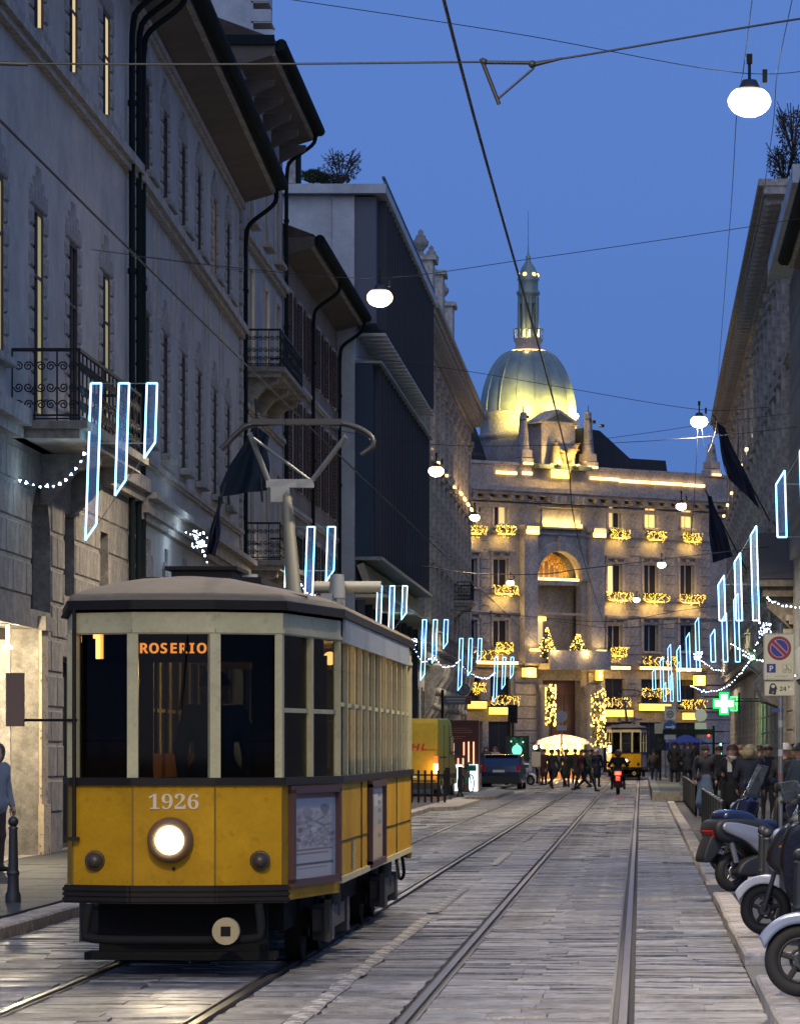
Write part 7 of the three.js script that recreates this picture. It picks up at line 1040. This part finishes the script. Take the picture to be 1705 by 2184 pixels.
// ---------------------------------------------------------------- suspended street lamps
const lampCol = [1, 0.82, 0.58];
function lamp(label, p, I, k = 1) {
  const l = thing('street_lamp', label, 'street lamp', p, 0, 'street lamps hung over the road');
  part(l, 'housing', [lathe([[0.02, 0.20], [0.07, 0.19], [0.10, 0.13], [0.12, 0.09], [0.11, 0.08], [0.02, 0.10]].map(([a, b]) => [a * k, b * k]), 18)], MT.ironGrey); part(l, 'hanger', [bar([0, 0.18 * k, 0], [0, 0.42, 0], 0.018, 6), bx(0.06, 0.1, 0.06, 0, 0.42, 0), bx(0.05, 0.14, 0.05, 0.16, 0.24, 0)], MT.iron);
  part(l, 'lamp_bulb', [tr(new THREE.SphereGeometry(0.135 * k, 18, 12).scale(1.1, 0.74, 1.0), 0, -0.02, 0)], MT.lampGlow); part(l, 'lamp_globe', [tr(new THREE.SphereGeometry(0.19 * k, 22, 14).scale(1.12, 0.80, 1.05), 0, -0.02, 0)], MT.globe);
  const sl = spot([0, -0.06, 0], [0, -5, 0], lampCol, I, 1.34, 0.45, 0.1, l); return l;
}
const LI = 260;
lamp('big bright lamp hanging at the upper right of the sky', at(1597, 212, 38), LI, 1.05);
lamp('bright lamp glowing before the dark modern block', at(810, 632, 63), LI, 1.05);
lamp('third lamp on the left, before the ornate palace', at(930, 1003, 98), LI, 1);
lamp('lamp beside the right cornice, above the flags', at(1490, 897, 88), LI, 1);
lamp('small lamp before the palace cornice on the right', at(1452, 1078, 115), LI, 0.8);
lamp('small lamp before the palace middle storey', at(1410, 1203, 151), 180, 0.9);
lamp('small lamp just right of the great arch', at(1357, 1278, 196), 380, 0.9);
lamp('small lamp by the leftmost palace window', at(1012, 1102, 120), 180, 0.8);
lamp('small lamp left of the great arch', at(1088, 1242, 168), 150, 0.9);
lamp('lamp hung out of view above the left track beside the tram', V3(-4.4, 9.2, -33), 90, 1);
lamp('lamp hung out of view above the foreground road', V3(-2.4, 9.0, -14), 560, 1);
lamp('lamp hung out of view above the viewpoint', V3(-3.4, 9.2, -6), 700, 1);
// ---------------------------------------------------------------- christmas light bars
function ledSet(label, x, yEdge, d, side) {
  const p = at(x, yEdge, d), t = thing('light_decoration', label, 'christmas light', p, 0, side < 0 ? 'blue light bars along the left side' : 'blue light bars along the right side'), Ls = [2.36, 1.69, 1.13], w = 0.155;
  Ls.forEach((L, k) => {
    const u = side < 0 ? k * 0.42 : -k * 0.42, v = side < 0 ? -1 : 1, lx = (side < 0 ? u : u - w), c = side < 0 ? [[0, 0], [w, 0], [w, v * (L - 0.24)], [0, v * L]] : [[0, 0], [w, 0], [w, v * L], [0, v * (L - 0.24)]];
    const q = c.map(([a, b]) => V3(lx + a + (side < 0 ? b * 0.035 : b * -0.03), b, 0)), b = part(t, 'light_tube', [0, 1, 2, 3].map((n) => bar(q[n], q[(n + 1) % 4], 0.0155, 6)), MT.led);
    const g = new THREE.BufferGeometry(); g.setAttribute('position', new THREE.Float32BufferAttribute([...q[0].toArray(), ...q[1].toArray(), ...q[2].toArray(), ...q[0].toArray(), ...q[2].toArray(), ...q[3].toArray()], 3)); g.computeVertexNormals(); part(b, 'tinsel_sheet', g, MT.ledSheet);
  });
  const s = side < 0 ? 1 : -1, y2 = side < 0 ? -0.9 : 0.9; part(t, 'steel_frame', [bar([0, 0, -0.02], [s * 1.0, 0, -0.02], 0.008, 5), bar([0, y2, -0.02], [s * 0.97, y2, -0.02], 0.008, 5), bar([-0.07, (side < 0 ? -2.36 : 2.36), -0.02], [s * 0.86, (side < 0 ? -1.0 : 1.0), -0.02], 0.006, 5)], MT.galv);
  point(V3(s * 0.45, y2, 0.35), [0.4, 0.72, 1], 1.0, 0.4, t); return t;
}
[[195, 817, 55, 'biggest blue light bars hanging before the first balcony'], [612, 1123, 75, 'blue light bars behind the tram pantograph mast'], [805, 1249, 122, 'third blue light bars, above the tram roof end'], [901, 1321, 142, 'fourth blue light bars, right of the tram roof'], [980, 1361, 165, 'fifth blue light bars, before the ornate palace door'], [1055, 1401, 193, 'sixth blue light bars, above the left palace planter']].forEach(([x, y, d, l]) => ledSet(l, x, y, d, -1));
[[1782, 1145, 62, 'blue light bars cut off by the right picture edge'], [1618, 1323, 91, 'tallest blue light bars beside the dark balcony box'], [1577, 1411, 126, 'blue light bars left of the no-parking sign'], [1492, 1431, 160, 'blue light bars above the green cross'], [1450, 1495, 217, 'lowest blue light bars before the palace right wing'], [1432, 1470, 190, 'crowded blue light bars above the arrow sign']].forEach(([x, y, d, l]) => ledSet(l, x, y, d, 1));
function garland(label, pts, d, n, cluster) {
  const p0 = at(pts[0][0], pts[0][1], d), g = thing('light_garland', label, 'christmas light', p0, 0, 'white light garlands'), q = pts.map(([x, y]) => at(x, y, d).sub(p0)), c = new THREE.CatmullRomCurve3(q);
  part(g, 'cable', [new THREE.TubeGeometry(c, 30, 0.006, 4)], MT.wire); const B = []; for (let k = 0; k < n; k++) { const v = c.getPoint((k + 0.5) / n), r = rr(0.018, 0.034); B.push(new THREE.TetrahedronGeometry(r * 1.25, 0).rotateY(R() * 6).rotateX(R() * 6).translate(v.x, v.y - 0.03 + rr(-0.03, 0.03), v.z + rr(-0.04, 0.04))); }
  if (cluster) { const o = at(cluster[0], cluster[1], d).sub(p0); for (let k = 0; k < 46; k++) { const a = V3(rr(-1, 1), rr(-1, 1), rr(-1, 1)).multiplyScalar(0.17); B.push(new THREE.TetrahedronGeometry(rr(0.014, 0.03), 0).translate(o.x + a.x, o.y + a.y, o.z + a.z)); } }
  part(g, 'bulbs', B, MT.ledBulb, { kind: 'stuff' }); const m = cluster ? at(cluster[0], cluster[1], d).sub(p0) : c.getPoint(0.5); point(m.clone().add(V3(0.3, 0.05, 0.3)), [0.55, 0.75, 1], cluster ? 3 : 0.7, 0.2, g); return g;
}
garland('garland swagging from the left edge to the biggest light bars', [[-60, 940], [0, 978], [45, 1020], [100, 1036], [150, 1010], [186, 958]], 55, 19);
garland('star cluster garland on the plaster wall behind the tram', [[392, 1130], [425, 1150], [440, 1190], [455, 1222], [470, 1275]], 75, 14, [426, 1150]);
garland('garland end under the bars behind the mast', [[640, 1240], [656, 1262], [676, 1266]], 75, 5);
garland('cluster garland right of the tram roof', [[868, 1362], [884, 1384], [905, 1410], [925, 1395]], 142, 14, [880, 1370]);
garland('garland sagging between the fourth and fifth left bars', [[925, 1398], [945, 1420], [965, 1418], [982, 1405]], 150, 14);
garland('garland sagging between the fifth and sixth left bars', [[985, 1420], [1015, 1440], [1040, 1444], [1056, 1432]], 175, 20);
garland('cluster garland above the no-parking sign', [[1582, 1393], [1600, 1402], [1612, 1370], [1630, 1338]], 100, 12, [1630, 1340]);
garland('garland crossing behind the no-parking sign', [[1555, 1370], [1580, 1382], [1610, 1402], [1640, 1412], [1700, 1440]], 95, 20);
garland('garland at the right edge beside the dark balcony', [[1632, 1272], [1655, 1283], [1690, 1292], [1730, 1300]], 80, 12);
garland('garland sagging above the green cross', [[1470, 1458], [1500, 1472], [1540, 1466], [1580, 1432], [1600, 1402]], 130, 30);
garland('cluster garland between the right light bars', [[1480, 1395], [1500, 1410], [1520, 1425], [1545, 1430]], 140, 14, [1488, 1398]);
// ---------------------------------------------------------------- flags
function flag(label, q, d, mat, pole, n = 14, m = 18) {
  const o = at(q[0][0], q[0][1], d), f = thing('flag', label, 'flag', o), P = [], I = [], C = q.map(([x, y]) => at(x, y, d).sub(o));
  for (let j = 0; j <= m; j++) for (let i = 0; i <= n; i++) { const u = i / n, v = j / m, a = C[0].clone().lerp(C[1], u), b = C[3].clone().lerp(C[2], u), p = a.lerp(b, v); p.z += 0.10 * Math.sin(u * 9 + v * 2.2) * (0.3 + v) + 0.05 * Math.sin(u * 17 - v * 3); p.x += 0.03 * Math.sin(v * 8 + u * 3); P.push(p.x, p.y, p.z); }
  for (let j = 0; j < m; j++) for (let i = 0; i < n; i++) { const a = j * (n + 1) + i; I.push(a, a + n + 1, a + 1, a + 1, a + n + 1, a + n + 2); }
  const g = new THREE.BufferGeometry(); g.setAttribute('position', new THREE.Float32BufferAttribute(P, 3)); g.setIndex(I); g.computeVertexNormals(); part(f, 'cloth', g, mat); const w = pole.map(([x, y, dd]) => at(x, y, dd ?? d).sub(o)); part(f, 'flagpole', [bar(w[0], w[1], 0.028, 8)], MT.ironGrey); return f;
}
const navyCloth = M([0.012, 0.016, 0.04], 0.8), tealCloth = M([0.014, 0.03, 0.045], 0.8);
flag('dark teal flag drooping from the plastered palazzo', [[540, 905], [574, 930], [572, 1045], [458, 1060]], 88, tealCloth, [[545, 850], [560, 1070]]);
flag('narrow dark flag behind the star cluster', [[466, 1058], [476, 1062], [462, 1185], [442, 1180]], 80, navyCloth, [[480, 1030], [440, 1190]]);
flag('upper navy flag hanging from the right facade', [[1524, 900], [1545, 912], [1622, 1085], [1550, 1020]], 112, navyCloth, [[1520, 885], [1640, 1110, 118]]);
flag('lower navy flag beside the right light bars', [[1507, 1056], [1516, 1058], [1564, 1186], [1517, 1200]], 128, navyCloth, [[1503, 1045], [1590, 1215, 134]]);
scene.traverse((o) => { if (o.isMesh) { o.castShadow = true; o.receiveShadow = true; } });
renderer.render(scene, camera);
